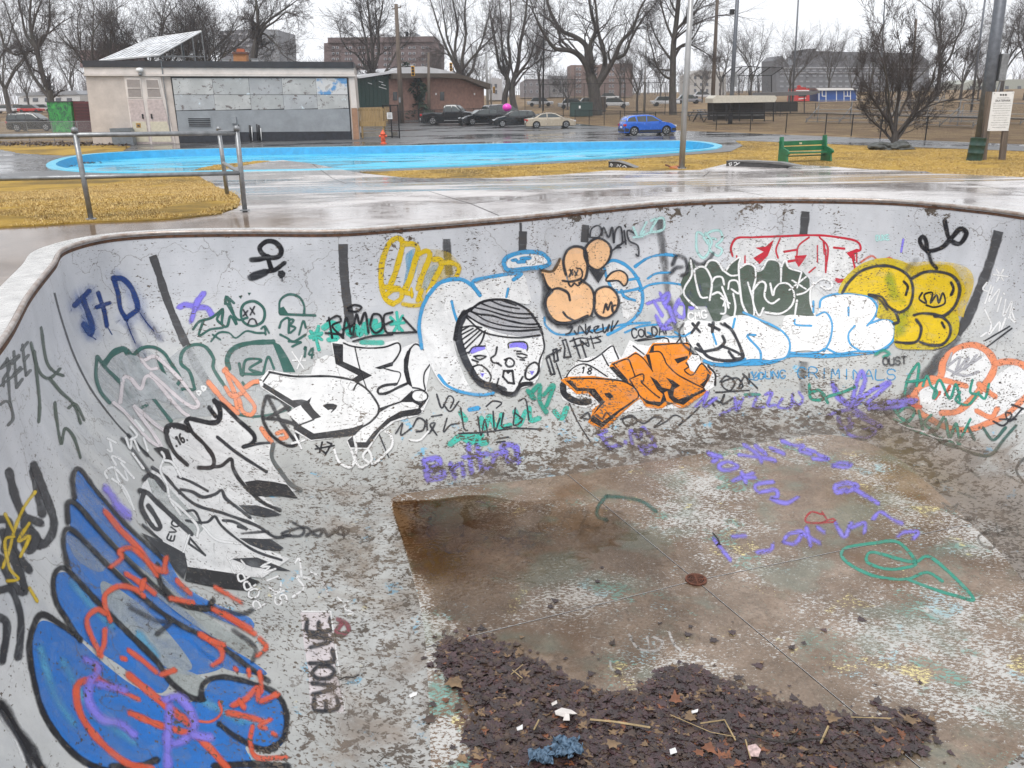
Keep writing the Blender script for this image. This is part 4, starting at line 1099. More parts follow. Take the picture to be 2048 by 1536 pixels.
# ---- scribbles under the face
G('black_tag', 'black tags sprawled over teal paint below the face', '2', """
s teal 26 f6 : 940,1160 970,1200 ; 1060,1190 1080,1250 1110,1180 1140,1240 ; 1180,1170 1170,1240 1230,1230 ; 1260,1150 1280,1230 1320,1150 ; 1340,1130 1350,1200 1400,1190 ; 1490,1150 1530,1190 1560,1130
s teal 30 f8 : 880,1340 940,1300 1000,1330 1060,1290 ; 960,1290 1030,1300 ; 1090,1330 1040,1340
s lblue 20 f5 : 990,1140 1045,1130
s tealg 22 f5 : 1330,1030 1370,1080 1350,1050 1400,1000 1400,1090 1440,1160 ; 1420,1060 1480,1000 1440,1120
s ink 8 f3 : 560,1280 600,1220 590,1290 650,1250 ; 660,1240 690,1190 730,1210 720,1260 680,1270 ; 740,1200 750,1280 790,1220 760,1230 800,1290 ; 770,1180 830,1170
s ink 8 f3 : 800,1050 830,1130 870,1060 900,1080 880,1130 ; 840,1110 880,1150 930,1090 ; 860,1190 840,1270 880,1230 930,1220 ; 940,1130 960,1250 980,1260
s ink 8 f3 : 1040,1180 1060,1290 1080,1200 1100,1290 ; 1130,1150 1140,1260 1170,1190 ; 1190,1160 1180,1240 1230,1240 ; 1260,1130 1250,1230 1300,1200 1260,1160 ; 1280,1090 1320,1080 1340,1200 ; 1090,1120 1130,1090 1180,1100 1150,1130
s ink 8 f3 : 930,1280 1100,1270 1250,1250 1420,1255 ; 1160,1310 1220,1300 ; 1150,1330 1200,1325
""")
G('purple_name', 'purple name Britta sprayed low on the far wall', '5', """
s purple 18 f9 a.8 : 330,160 350,245 ; 330,160 390,150 400,180 345,200 410,205 420,230 350,245
s purple 15 f9 a.8 : 450,175 470,235 ; 455,200 490,175
s purple 15 f9 a.8 : 500,175 510,225 ; 530,90 545,215 ; 570,95 590,210 ; 510,145 620,130 ; 600,190 630,185 650,140
s purple 17 f9 a.8 : 640,135 700,120 ; 700,140 680,100 720,90 745,110 740,150 710,165 690,130 ; 745,100 755,165
""")
G('purple_initials', 'purple E.M with a small heart', '5', """
s purple 11 f7 a.8 : 1110,40 1145,30 ; 1118,40 1160,105 ; 1135,68 1170,60 ; 1160,105 1215,90 ; 1232,75 1236,80
s purple 11 f7 a.8 : 1265,95 1255,25 1300,60 1310,10 1365,75
s purple 11 f7 a.8 : 1320,130 1295,95 1330,100 1350,85 1370,105 1325,130
""")
# ---- red letters + green letters + white bubble + yellow bubble (right part)
G('red_outline_letters', 'dripping red outlined letters on faded white', '3', """
f white 1 a.75 : 650,190 700,175 860,185 1000,170 1200,185 1250,240 1230,330 1140,390 1000,350 880,300 740,310 660,290 635,240
s red 9 f2 : 640,270 632,230 660,185 740,180 870,175 1040,170 1150,180 1240,200 1258,240 1220,260 1230,340 1200,390
l red 7 f2 a.8 : 660,270 660,300 ; 700,270 700,320 ; 1050,220 1050,300 ; 1090,240 1090,350 ; 1240,260 1240,300 ; 1140,380 1180,390
p red 1 : 750,230 800,225 840,190 830,220 810,270 770,310 740,280 790,250
p red 1 : 940,270 1000,265 985,290 960,325 945,300
p red 1 : 1190,255 1240,235 1260,240 1230,265 1235,295 1210,280
l red 10 f2 : 890,250 950,240 ; 910,297 950,290 ; 1130,230 1180,235 ; 1080,200 1085,260
p red 1 : 1130,385 1180,380 1190,395 1150,402
s red 7 f2 a.9 : 870,185 850,240 860,280 ; 1010,180 960,220 950,270 ; 1060,180 1100,230 1090,340 ; 700,385 720,375 ; 1010,350 1040,325
s coral 9 f4 a.7 : 1260,300 1310,270 1340,290 ; 1350,300 1400,280 1425,310
""")
G('green_block_letters', 'dark green letters with thin white outlines', '9', """
p dgreen 1 a.85 : 120,380 90,300 180,60 230,160 350,90 430,110 480,180 620,60 610,150 700,120 780,190 870,90 960,100 1000,150 1030,100 1080,170 1180,190 1240,260 1250,460 1290,585 1120,590 900,570 840,540 740,590 560,600 480,560 440,640 380,630 320,500 160,500 140,640 130,500 80,410
s ink 26 f12 a.7 : 20,130 60,50 130,80 150,190 100,230 ; 0,210 50,160 110,150 ; 180,80 260,130 340,90 380,30
s white 15 f4 : 180,90 190,220 130,330 120,390 160,450 240,520 ; 210,180 260,150 310,160 350,220 370,300 350,450 ; 210,180 230,300 270,420 330,425 ; 310,150 350,95 420,105 480,190 540,120 620,65 610,130
s white 15 f4 : 480,190 540,230 600,225 ; 370,290 400,245 460,245 480,310 ; 370,400 430,380 480,440 490,560 450,570 ; 460,330 500,440 520,520 ; 515,350 530,280 590,275 615,330 610,390 545,350 ; 560,390 580,500 570,600
s white 15 f4 : 610,130 610,200 620,330 640,480 700,590 745,580 735,450 690,290 ; 620,160 680,125 750,150 760,250 740,350 740,480 790,590 830,520 ; 770,190 820,170 870,90 950,95 985,150 985,290 ; 990,150 1025,90 1060,160 1170,195
s white 15 f4 : 730,370 800,285 850,310 840,420 900,480 970,440 ; 890,300 915,410 930,350 980,300 1060,310 1105,400 1080,500 980,570 850,560 ; 1110,590 1120,520 1130,450 ; 1280,290 1250,360 1250,470 1290,580 1340,570
s white 15 f4 : 1130,400 1200,380 1270,320 1350,260 1430,280 1440,330 1390,350 1340,320
l white 12 f4 : 1085,270 1210,350 ; 1170,200 1130,340 ; 1060,360 1210,240 ; 450,430 530,480 ; 500,430 470,500
t white 14 f4 : CMG@165,625,340,600,60
""")
G('white_bubble_letters', 'white bubble letters edged in blue with smiling skull', '3', """
f lblue 1 : 500,780 620,740 800,775 920,745 1060,745 1200,740 1280,745 1400,710 1340,740 1220,755 1080,765 930,760 860,785 780,800 640,800
f white 1 : 400,620 430,580 560,590 650,560 740,570 860,640 900,560 1040,560 1070,480 1140,455 1240,460 1310,480 1340,530 1330,570 1390,570 1425,610 1420,670 1370,720 1280,740 1180,740 1080,745 1010,730 920,740 880,780 740,770 600,790 500,770 430,690
s lblue 9 f2 : 690,545 770,580 870,630 915,690 900,760 830,780 780,785 770,730 710,660 750,655
s lblue 9 f2 : 1045,560 1090,545 1120,600 1110,680 1080,735 ; 1030,490 1030,545 ; 920,740 980,745 1060,735 1090,720 1150,745 1230,735 1290,735 1350,730 1410,690 1427,640 1420,600 1380,575 1300,600
s lblue 9 f2 : 1060,520 1070,480 1130,457 1220,452 1300,470 1340,520 1325,570 1290,610 ; 1200,520 1200,560 ; 1230,610 1200,650 1210,700 1260,735 ; 940,580 945,605 1020,610 ; 650,575 640,620
s lblue 12 f2 : 500,780 560,800 640,800 720,780
s lblue 9 f2 : 360,640 400,660 440,640 ; 540,640 560,700 ; 600,790 700,770
s ink 14 f3 : 460,720 490,735 530,730 570,720 600,690 590,660 ; 470,700 520,760 600,780 680,770 685,740 640,640 600,600
s ink 12 f3 : 590,710 640,730 690,760 650,770 620,735
l ink 13 f3 : 445,600 480,640 ; 475,595 440,645 ; 525,605 575,630 ; 545,595 540,640
s ink 8 f5 a.8 : 400,600 380,640 400,700 450,740 ; 580,600 620,620
""")
G('yellow_bubble_letters', 'big yellow bubble letters with black outlines', '3', """
f dyel 1 a.85 : 1150,450 1180,380 1260,310 1360,280 1450,290 1520,320 1600,310 1700,320 1740,370 1770,440 1730,520 1740,600 1720,670 1640,720 1540,725 1430,710 1420,590 1340,570 1340,480 1200,450
f yellow 1 a.45 : 1480,330 1540,300 1680,300 1780,330 1810,400 1770,520 1730,560
f yellow 1 : 1190,440 1230,380 1290,330 1370,315 1440,330 1490,380 1510,440 1490,510 1430,545 1380,520 1340,470 1260,450
f yellow 1 : 1510,380 1560,350 1650,350 1720,390 1740,450 1710,530 1640,570 1560,560 1510,500
f yellow 1 : 1430,600 1480,570 1560,560 1650,570 1695,610 1690,670 1630,700 1540,700 1440,690
s lgreen 40 f20 a.35 : 1400,380 1420,460 1450,480 ; 1450,640 1480,560
s ink 11 f4 : 1170,450 1200,400 1260,345 1340,320 1420,325 1490,365 1515,430 1500,510 1450,545 1400,520 1360,470 1300,460
s ink 13 f4 : 1510,380 1570,350 1640,348 1710,370 1742,430 1720,510 1670,560 1620,565
s ink 11 f4 : 1430,545 1445,590 1420,600 ; 1530,580 1555,620 1540,680 1500,695 1430,690 ; 1520,560 1560,550 1640,560 1690,600 1695,650 1660,700 1600,705 1550,690
s black 12 f3 : 1470,395 1490,420 1480,460 ; 1700,400 1712,430 1700,460 ; 1655,595 1668,620
s black 9 f2 : 1560,450 1545,480 1580,500 1570,460 1610,450 1600,500 1630,460 1640,500 1660,450 1670,500 1620,520 1580,510
s ink 10 f5 a.8 : 1300,460 1350,480 1390,530
""")
G('black_tag', 'black looping tag above the yellow bubble letters', '3', """
s black 20 f4 : 1665,100 1680,170 1700,200 1740,210 1770,160 1740,140 1700,180 1650,230 1580,245 1545,200 1560,175 1575,200 1580,250
s black 15 f6 : 1590,250 1605,300 1630,330
s dgrey 20 f10 a.35 : 1530,290 1480,340
""")
G('purple_dash', None, '3', 's purple 10 f2 : 1465,190 1455,250')
G('mint_word', None, '3', 't mint 6 f2 : DUKE@1335,195,1400,190,24')
G('white_tag', 'tall thin white tag with a star at the right', '3', """
l white 9 f2 : 1915,335 1950,390 ; 1950,335 1915,395 ; 1900,360 1970,370
s white 9 f2 : 1870,400 1850,430 1880,440 1890,410 1870,470 1860,500 ; 1900,420 1880,490 1930,430 1910,500
s white 9 f2 : 1940,470 1920,540 ; 1950,450 1955,455 ; 1960,480 1950,560 1990,490 1975,570 ; 2000,520 1980,560 2005,590 1990,540
s white 9 f2 : 1860,530 1890,600 1880,650 1930,590 1930,640 1960,570 ; 1840,660 1870,640
""")
G('blue_words', 'small light blue words below the white bubble letters', '3', """
s lblue 5 f2 a.8 : 735,830 745,860 770,840 760,870 720,865 ; 790,850 785,865 800,850
t lblue 5 f2 a.85 : YOUNG@730,868,905,862,36
t lblue 5 f2 a.85 : CRIMINALS@955,860,1440,868,48
""")
G('orange_outline_letters', 'orange outlined white rounded letters on the right wall', '3', """
f white 1 : 1690,800 1710,740 1790,705 1860,720 1905,770 1900,850 1990,800 2060,790 2120,850 2100,1000 1990,1050 1900,1080 1800,1110 1680,1100 1560,1040 1530,960 1580,870 1650,850
s sal 28 f5 : 1500,970 1550,900 1640,860 1660,780 1720,720 1800,700 1870,730 1905,790 1890,850 1850,900 1800,960 1730,1020 1650,1030
s sal 26 f5 : 1910,790 1980,780 2048,800 2110,870
s sal 24 f5 : 1530,960 1540,1020 1600,1060 1680,1100 1780,1110 1870,1080 1960,1040 2048,960 2100,900
s sal 22 f5 : 1600,860 1680,875 1770,900 ; 1830,890 1880,930 1910,950 ; 1820,1020 1890,1050 1920,1010
s coral 14 f4 : 1640,930 1620,960 ; 1690,900 1670,940 ; 1490,950 1500,990 1550,1000
s grey 9 f3 : 1700,740 1680,800 1740,760 1720,830 1780,760 1760,820 1820,750 ; 1680,820 1760,850 1830,830 ; 1700,850 1780,800 1840,760
""")
G('green_scrawl', 'green scrawled words over the orange letters', '3', """
s tealg 11 f3 : 1470,940 1490,860 1540,790 1530,900 ; 1560,900 1580,850 1600,900 1630,930 1610,960 1640,870 1690,960 1720,890 1740,970 ; 1480,880 1570,870
s tealg 11 f3 : 1800,870 1790,930 1830,940 1860,960 1880,890 ; 1740,930 1720,970 1780,990 1830,930
s tealg 12 f3 : 1420,1010 1450,1050 1490,1070 1520,1020 1480,1000 1440,1030 ; 1540,1020 1560,1110 ; 1600,1040 1570,1080 1620,1110 1660,1050 ; 1670,1060 1690,1150 1720,1080 1740,1150 1790,1060 ; 1420,1060 1540,1120 1640,1150 1740,1180
s green 12 f4 a.8 : 1600,1110 1650,1170 1740,1200 1820,1230 1890,1230 1950,1160 2010,1090 ; 1850,1100 1900,1160 1960,1100 ; 1780,1100 1810,1160
s white 7 f2 a.9 : 1440,1080 1480,1100 1560,1120 1620,1150 1700,1160 1720,1180 ; 1760,1190 1830,1210
s ink 8 f3 a.9 : 1900,1070 1950,1090 1990,1040 1960,1030 1980,1070 2040,1010 ; 1990,990 2048,1010 ; 1930,1060 2010,1060
""")
G('purple_star', 'purple spiky leaf shape near the floor corner', '3', """
s purple 13 f8 a.8 : 1210,990 1160,950 1120,880 1150,960 1210,1000
s purple 15 f8 a.8 : 1215,1000 1230,920 1260,830 1280,870 1260,930 1230,1000
s purple 15 f8 a.8 : 1230,1000 1300,930 1400,880 1340,940 1290,990 1420,975 1530,970 1430,1000 1300,1010
s purple 13 f8 a.8 : 1230,1010 1300,1060 1360,1100 1300,1070 1220,1030 ; 1210,1010 1130,1030 1100,1050
s purple 15 f8 a.8 : 1150,1050 1170,1100 1210,1090 1200,1050 ; 1220,1080 1200,1130 1270,1150 1330,1120 1270,1100
""")
G('purple_scrawl', 'long faded purple scribble low on the far wall', '3', """
s purple 9 f7 a.8 : 460,1000 500,960 520,930 500,1000 560,960 ; 580,1040 640,1010 690,960 660,1020 650,960 ; 720,950 760,940 740,1000 790,1000 ; 800,940 830,930 810,990 850,990 ; 880,960 860,1000 920,1000 930,940 ; 960,930 980,960 960,990 930,970
s tealg 12 f4 : 1010,890 1020,960 1080,960 1060,920 1020,930 ; 1100,950 1170,930 1230,905 ; 1080,940 1100,980
s tealg 12 f4 a.8 : 700,940 770,940 ; 780,780 ; 1330,750 1370,730 1400,745 1370,760
t ink 6 f2 a.8 : OUST@1370,800,1490,795,34
l ink 6 f2 a.8 : 1860,680 1980,610 ; 1870,710 1990,620
""")
# ---- left wall lower: white 'throw' with black shadows
G('white_wildstyle', 'large white and black interlocked lettering sweeping down the left wall', '10', """
p white 1 a.88 : 330,290 480,215 660,250 690,80 760,120 860,220 960,320 990,380 1100,400 1110,520 1180,620 1320,740 1040,780 1180,890 900,870 1000,980 1160,1090 900,1100 1240,1240 1040,1380 940,1370 490,1300 470,1200 300,1110 200,1000 150,880 140,740 210,600 330,560 390,560 350,400
p pale 1 a.45 : 190,640 300,660 520,900 620,1010 560,1080 420,1000 250,820
s black 40 f6 : 335,310 350,270 430,270 500,300
s black 26 f6 : 330,300 350,380 400,470 490,555 ; 650,130 700,200
s black 34 f6 : 480,240 500,215 560,225 660,245 720,230 730,150 690,80
s black 28 f6 : 690,85 760,120 860,220 960,310 985,360 960,400 900,420
s ink 20 f6 : 900,425 1000,400 1090,390 ; 710,350 860,470 1070,605
s black 26 f6 : 490,250 530,320 620,410 680,500 670,570 570,575
s black 22 f6 : 670,570 740,560 810,510 825,580 870,660 960,760 1060,840 1170,885
s dgrey 28 f6 : 1120,400 1110,500 1170,600 1250,700 1320,740
p black 1 : 910,680 1000,665 1130,680 1220,700 1300,800 1160,780 1000,785 950,740
p ink 1 a.92 : 865,850 1000,850 1100,880 1180,920 1060,935 930,910
p ink 1 a.92 : 870,1090 960,1090 1110,1100 1195,1160 1170,1180 1050,1180 950,1140
s ink 20 f6 : 230,570 330,640 420,740 560,850 760,910 1000,1000 1130,1080 1240,1065 ; 430,760 440,735 520,750 600,790 690,770 740,740 770,800 860,870 950,940
s ink 30 f6 a.9 : 170,660 200,630 260,650 330,740 ; 140,740 200,760 260,820 420,970 520,1060 ; 170,750 150,850 190,940 250,1020 290,1010 260,940 200,850
s ink 16 f5 : 480,960 560,975 640,970 690,930 740,1000 860,1100 1000,1190 1180,1250 ; 750,960 830,970 930,1025 860,1005 ; 420,640 520,680 640,745 ; 460,900 540,890 590,980 ; 160,990 300,1110
p ink 1 a.92 : 150,1050 300,1110 470,1200 490,1300 460,1390 330,1250
p black 1 a.95 : 490,1300 700,1330 900,1360 1020,1410 940,1475 700,1450 470,1400
p ink 1 a.92 : 810,1240 1000,1230 1250,1330 1100,1320 960,1300
p black 1 : 240,430 300,420 350,440 390,550 310,500
l ink 12 f4 : 500,1080 620,1215 ; 620,1215 500,1130 ; 500,1130 500,1080
s ink 22 f8 a.7 : 10,360 120,480 230,640 ; 60,330 200,480
s white 16 f5 : 300,460 320,500 290,590 340,700 360,800 440,920 ; 320,520 380,540 440,640 ; 360,800 450,880 560,1000 560,1080 ; 460,1190 500,1070 ; 600,1000 700,1100 860,1130
t black 13 f3 : .16.@400,420,505,365,60
t ink 12 f3 : EVC@385,1110,435,960,50
""")
G('white_tag', 'thin white lettering running down the left wall', '4', """
s white 10 f2 : 490,60 500,120 480,110 ; 480,60 520,80 ; 520,180 500,140 540,150 ; 480,240 470,210 510,190 530,250 600,380
s white 10 f2 : 500,240 560,290 600,380 ; 520,200 570,250 560,200 600,240 ; 540,170 590,230 ; 560,60 580,110 590,60 620,120 ; 580,10 610,50 580,70 ; 600,-20 640,30
s white 9 f2 : 530,150 560,170 ; 640,60 660,120 ; 590,130 640,200
""")
G('white_loop_tag', 'white looping tag beneath the block letters', '2', """
s white 14 f3 : 200,1370 230,1450 300,1480 330,1390 320,1300 ; 300,1380 350,1480 420,1440 400,1380 370,1420 430,1460 500,1400 540,1350 530,1290 500,1270
s white 10 f3 : 640,1320 700,1320 750,1270 ; -50,1340 30,1320 ; -30,1290 10,1370
""")
G('white_words', 'white words POPPET SKIM written up the left transition', '4', """
t white 8 f2 : POPPET@1190,800,1050,560,50
t white 8 f2 : SKIM@1290,790,1215,600,56
s white 10 f2 : 1310,770 1360,730 1330,680 1390,690 ; 1320,620 1340,600 1350,680 ; 1390,660 1420,670
s white 8 f2 : 1560,790 1540,820 1580,840 1550,850 ; 1510,770 1530,790
s white 8 f2 a.9 : 1440,680 1470,760
""")
G('stencil_word', 'white panel with the black word EVOLVE written upwards on the left slope', '4', """
p pink 1 a.9 : 1345,835 1480,835 1500,900 1510,1000 1500,1100 1530,1200 1545,1290 1390,1275 1380,1100 1360,980
t ink 15 f7 : EVOLVE@1508,1272,1478,850,100
s white 7 f3 : 1345,835 1480,835 ; 1510,1290 1545,1290 ; 1480,835 1545,1290
""")
G('maroon_blot', None, '4', 's maroon 16 f6 a.8 : 1510,870 1550,890 1560,920 1530,940 1505,930 1530,890')
# ---- the huge blue piece in the lower left
G('blue_bubble_piece', 'huge royal blue bubble letters with dark outlines low on the left wall', '4', """
f royal 1 a.8 : 140,1100 140,980 180,880 260,900 350,960 480,1080 620,1180 760,1220 860,1240 960,1140 1100,1140 1240,1220 1280,1300 1270,1420 1200,1460 1100,1440 1090,1560 500,1560 380,1520 270,1400 190,1280
f royal 1 a.8 : 245,700 270,660 330,680 430,790 560,920 700,1060 760,1150 700,1200 540,1080 420,1000 330,920 270,830
f royal 1 a.66 : 290,560 300,480 360,500 480,620 640,780 800,900 900,1000 1000,1080 860,1120 720,1080 560,920 440,800 330,670
f royal 1 a.66 : 310,440 300,360 360,380 520,560 700,720 860,860 1000,980 1130,1060 1190,1120 980,1080 780,900 640,760 460,590 340,500
f royal 1 a.66 : 330,290 350,205 440,300 600,500 740,600 820,720 950,800 1120,870 1110,920 900,840 760,740 600,620 420,440 340,360
f pale 1 a.55 : 460,700 620,800 760,940 860,1080 800,1100 700,1060 560,930 470,800
f pale 1 a.6 : 740,1090 860,1110 930,1160 880,1220 800,1200
f pale 1 a.5 : 660,620 800,760 960,880 1130,1000 1140,1050 960,960 760,820 660,720
f pale 1 a.35 : 300,500 360,520 470,620 440,660 340,600
s skyb 22 f16 a.5 : 320,700 400,800 500,900 ; 180,1000 240,1200 330,1340 ; 280,1060 380,1240 ; 900,1230 1080,1330 ; 620,940 700,1040 ; 1020,1290 1180,1350 ; 420,1300 600,1420
s black 22 f7 a.9 : 360,960 280,900 190,850 150,900 130,1000 150,1140 190,1280 270,1410 380,1510 520,1560
s black 20 f7 a.9 : 360,970 300,880 245,780 240,680 280,640 350,700 450,810 580,940 700,1060 760,1150 850,1220 910,1230
s black 18 f7 a.9 : 300,640 280,540 290,470 340,490 470,620 640,780 790,890 950,970 1100,1080 1200,1150
s black 16 f7 a.85 : 300,440 300,350 350,370 480,520 640,680 760,790
s black 16 f7 a.85 : 330,330 320,240 350,200 430,300 560,450 680,560 740,620
s black 20 f7 a.9 : 900,1230 910,1160 990,1130 1100,1150 1230,1200 1280,1290 1270,1400 1200,1460
s black 20 f7 a.9 : 980,1340 1060,1400 1160,1450 1230,1450 ; 700,630 720,720 800,800 920,830 950,790 ; 860,820 960,830
s ink 16 f7 a.6 : 1130,1060 1140,1000 1040,920 ; 960,830 1080,850 1130,830
s black 26 f8 : 500,1530 620,1530 700,1500 ; 960,1530 1120,1520 1290,1530
s ink 18 f6 a.6 : 580,820 700,880 760,880 ; 700,940 760,890
""")
G('red_scrawl', 'coral red scrawl over the blue piece', '4', """
s coral 22 f8 a.86 : 465,390 530,470 600,540 680,640 740,660
s coral 15 f9 a.86 : 490,640 540,600 530,570 580,555 640,600 700,680
s coral 18 f8 a.86 : 490,880 465,810 470,760 530,725 600,740 640,770 ; 560,670 640,720 690,760 ; 640,700 630,740
s coral 18 f8 a.86 : 450,1040 400,940 385,870 430,830 470,850 ; 465,920 460,990 440,1030
s coral 17 f8 a.86 : 575,1010 640,1060 700,1110 ; 545,1045 560,1050 ; 430,1070 440,1130 520,1180 620,1230
s coral 25 f9 a.86 : 440,1140 350,1160 345,1250 390,1350 480,1450 580,1520 680,1540
s coral 28 f9 a.86 : 575,1120 660,1190 760,1270 850,1340
s coral 22 f9 a.86 : 580,1290 700,1340 800,1370 870,1390 940,1450 1020,1540
s coral 6 f7 a.86 : 850,1320 940,1330 990,1290 980,1240
s coral 18 f8 a.86 : 890,940 980,1000 990,1050 950,1080 ; 940,970 1000,990 ; 720,1120 780,1100
s coral 18 f8 a.86 : 790,700 850,760 ; 760,780 860,800 ; 740,600 730,660 ; 950,830 1040,880 1140,940 ; 1000,850 1120,920
s coral 15 f8 a.86 : 960,730 1080,800 ; 1160,960 1190,1000 1150,1040 ; 1050,1090 1060,1100 ; 1110,1100 1115,1130 ; 1160,1110 1170,1200
s coral 20 f9 a.86 : 1020,1290 1120,1310 1180,1330 ; 1040,1260 1100,1230 1150,1180 1160,1240 1240,1210 ; 1070,1240 1090,1270
s coral 15 f8 a.86 : 1220,1380 1235,1390 ; 1130,1350 1120,1420 1150,1490 1280,1490 ; 1190,1360 1160,1350 1210,1320
""")
G('purple_scrawl', 'purple loops over the lower blue piece', '4', """
s purple 25 f15 a.8 : 380,1050 440,1090 400,1160 400,1250 460,1320 540,1340 600,1390
s purple 25 f15 a.8 : 740,1230 800,1220 860,1300 860,1380 780,1430 740,1400 ; 760,1260 750,1400 750,1530 ; 860,1390 940,1400 ; 440,1160 560,1190
s purple 25 f17 a.8 : 470,290 530,370 570,410
""")
G('black_yellow_tag', 'dark brush-like tag with yellow strokes at the left edge', '4', """
s ink 34 f7 : 40,210 70,330 120,440 180,540 ; 150,200 170,300 190,400 ; 150,180 220,360 240,460 200,530 140,520
s ink 34 f7 : 180,440 120,420 110,460 160,500 130,560 80,480 60,560 130,650 ; 10,480 60,600 110,740 60,720 0,600
s ink 30 f7 : 0,740 50,740 90,850 90,960 80,1040 ; 0,860 30,900 10,1060 ; -20,420 40,440 20,560
s yellow 12 f5 a.8 : 155,300 100,380 60,480 40,560 10,640 ; 130,440 80,520 130,500 90,590 ; 60,500 20,520 40,640 80,690 30,700 ; 130,730 165,790 ; 20,400 60,480
""")
G('dark_arc', None, '4', 's black 40 f16 : 0,1250 60,1350 130,1450 200,1560\ns white 16 f10 a.8 : 0,1290 60,1390 110,1500\ns ink 16 f8 a.8 : 0,1280 90,1420 150,1560')
G('black_tag', 'small faded black tag near the puddle corner', '4', 's ink 10 f4 a.8 : 1310,440 1360,470 1340,500 1260,490 1360,460 1390,480 1370,500 ; 1400,480 1440,470 1430,500 1400,490 ; 1450,470 1470,500 1500,470 ; 1520,460 1560,470 1550,490 1510,485 1530,455 1540,500\ns ink 10 f4 a.7 : 1080,490 1200,480')
G('black_tag', 'grey scratched lettering on the right bank', '6', """
s pale 8 f3 a.7 : 1310,350 1350,370 1380,350 1350,390 1320,370 ; 1360,400 1400,420 1450,430
s pale 8 f3 a.7 : 1480,480 1530,500 1540,550 1490,540 1470,500 1520,470 ; 1550,440 1560,500 ; 1570,490 1640,500 1640,460 1580,470
s pale 8 f3 a.6 : 1430,200 1480,240 ; 1280,260 1340,250 ; 1380,300 1460,330 ; 1590,220 1660,260
s dgrey 9 f3 a.8 : 1675,150 1640,200 1675,260
""")
# ---- writing on the floor
G('floor_purple_words', 'purple words and marks sprayed on the bowl floor', '6', """
s purple 11 f8 a.8 : 265,130 300,150 280,165 ; 260,125 320,145
c purple 11 f8 a.8 : 310,180 350,165 395,185 360,202 320,200
s purple 11 f8 a.8 : 370,250 460,215 ; 410,210 430,260 ; 420,235 470,235
s purple 12 f8 a.8 : 550,255 500,260 470,275 490,300 560,290 570,320 540,330 610,350 660,325
s purple 12 f8 a.8 : 400,135 520,150 560,160 ; 420,90 480,130 500,165 ; 470,95 520,130 ; 540,105 600,130
s purple 11 f8 a.8 : 590,70 640,90 690,95 670,115 720,130 ; 700,110 740,120 ; 730,150 800,155 750,130 ; 820,185 850,170 900,180 860,190 820,180
s purple 15 f8 a.8 : 880,290 840,300 830,275 880,260 930,275 880,300 ; 920,290 970,320 1020,350
l purple 11 f8 a.8 : 285,510 360,605
s purple 10 f9 a.8 : 370,500 430,495 ; 480,570 540,560 550,535 ; 600,520 620,490 680,480 650,530 600,525 ; 690,490 760,530 ; 700,460 720,540 ; 750,460 780,480 ; 830,440 870,500 900,440 ; 900,460 960,440 960,480 ; 1000,420 1030,390 1080,420 1130,440 ; 1110,500 1140,480 1200,480 1180,510
s red 6 f3 a.6 : 770,400 720,390 700,435 820,435 820,420 760,440 ; 770,390 790,420
""")
G('floor_green_outline', 'teal green outlined arrow shape on the bowl floor', '6', """
s tealg 12 f3 : 1190,615 1130,605 1000,570 970,590 980,620 1060,645 1140,640 1190,615 1110,525 1000,530 880,550 860,590 920,640 1020,680 1150,690 1240,660 1310,700
s tealg 12 f3 : 1200,610 1250,590 1350,670 1450,780 1370,765 1270,735 1150,690
""")
G('floor_green_tag', None, '5', 's green 12 f6 a.7 : 1150,320 1230,325 1310,345 1370,385 ; 1145,320 1110,370 1110,410 1150,425\ns white 9 f4 a.55 : 1250,940 1290,1000 1370,1010 1400,970 1360,950 ; 1430,930 1450,980 1480,1010 ; 1340,1000 1330,950\ns white 8 f4 a.5 : 340,1040 340,1010 370,1000 ; 1165,1060 1170,1090 1200,1110')
# ================================================================== buildings
class Plane:
    """vertical plane through two ground points; P(px, py, d) = point on it, moved d metres towards the camera side"""
    def __init__(s, A, B):
        s.A = Vector(A); s.u = (Vector(B)-Vector(A)); s.u.z = 0; s.u.normalize(); s.n = Vector((s.u.y, -s.u.x, 0))
        if s.n.y > 0: s.n = -s.n
    def P(s, px, py, d=0.0):
        r = ray(px, py); t = (s.A-CAMP).dot(s.n)/r.dot(s.n); return CAMP + r*t + s.n*d
    def off(s, d): q = Plane(s.A, s.A+s.u); q.A = s.A + s.n*d; return q
def pp(mb, fr, pts, d0, d1, o=Vector((0, 0, 0))):
    """prism: polygon traced on the plane, from depth d0 to d1"""
    n = len(pts); vs = [fr.P(x, y, d0)-o for x, y in pts] + [fr.P(x, y, d1)-o for x, y in pts]
    return mb.add(vs, [tuple(range(n)), tuple(reversed(range(n, 2*n)))] + [(i, n+i, n+(i+1) % n, (i+1) % n) for i in range(n)])
def part(name, m, fr, root, pts, d0, d1, bev=0, parent=None):
    mb = MB(); pp(mb, fr, pts, d0, d1, root.location)
    par = parent or root
    return mb.build(name, m, par, bev=bev)
M_BEIGE = mat('beige_wall', (.54, .475, .43), .75, var=.12, scale=1.2, bump=.25)
M_BEIGE2 = mat('pale_trim', (.66, .60, .56), .6, var=.1, scale=1.5)
M_YEL = mat('cream_door', (.58, .53, .41), .55, var=.1)
M_BLACKM = mat('black_metal', (.018, .018, .02), .5, .3, var=.3, scale=8)
M_FASCIA = mat('roof_felt', (.03, .03, .036), .45, var=.3, scale=2)
M_GREYP = mat('grey_mural_paint', (.27, .29, .31), .45, var=.12, scale=1.5)
M_PLINTH = mat('dark_plinth', (.022, .024, .034), .5, var=.5, scale=5)
M_BROWNP = mat('brown_paint', (.36, .20, .12), .7)
M_GALV = mat('galvanised', (.30, .31, .32), .42, .7, var=.25, scale=9)
M_WOODT = mat('treated_wood', (.36, .24, .10), .7, var=.35, scale=3, stretch=(3, 3, .3))
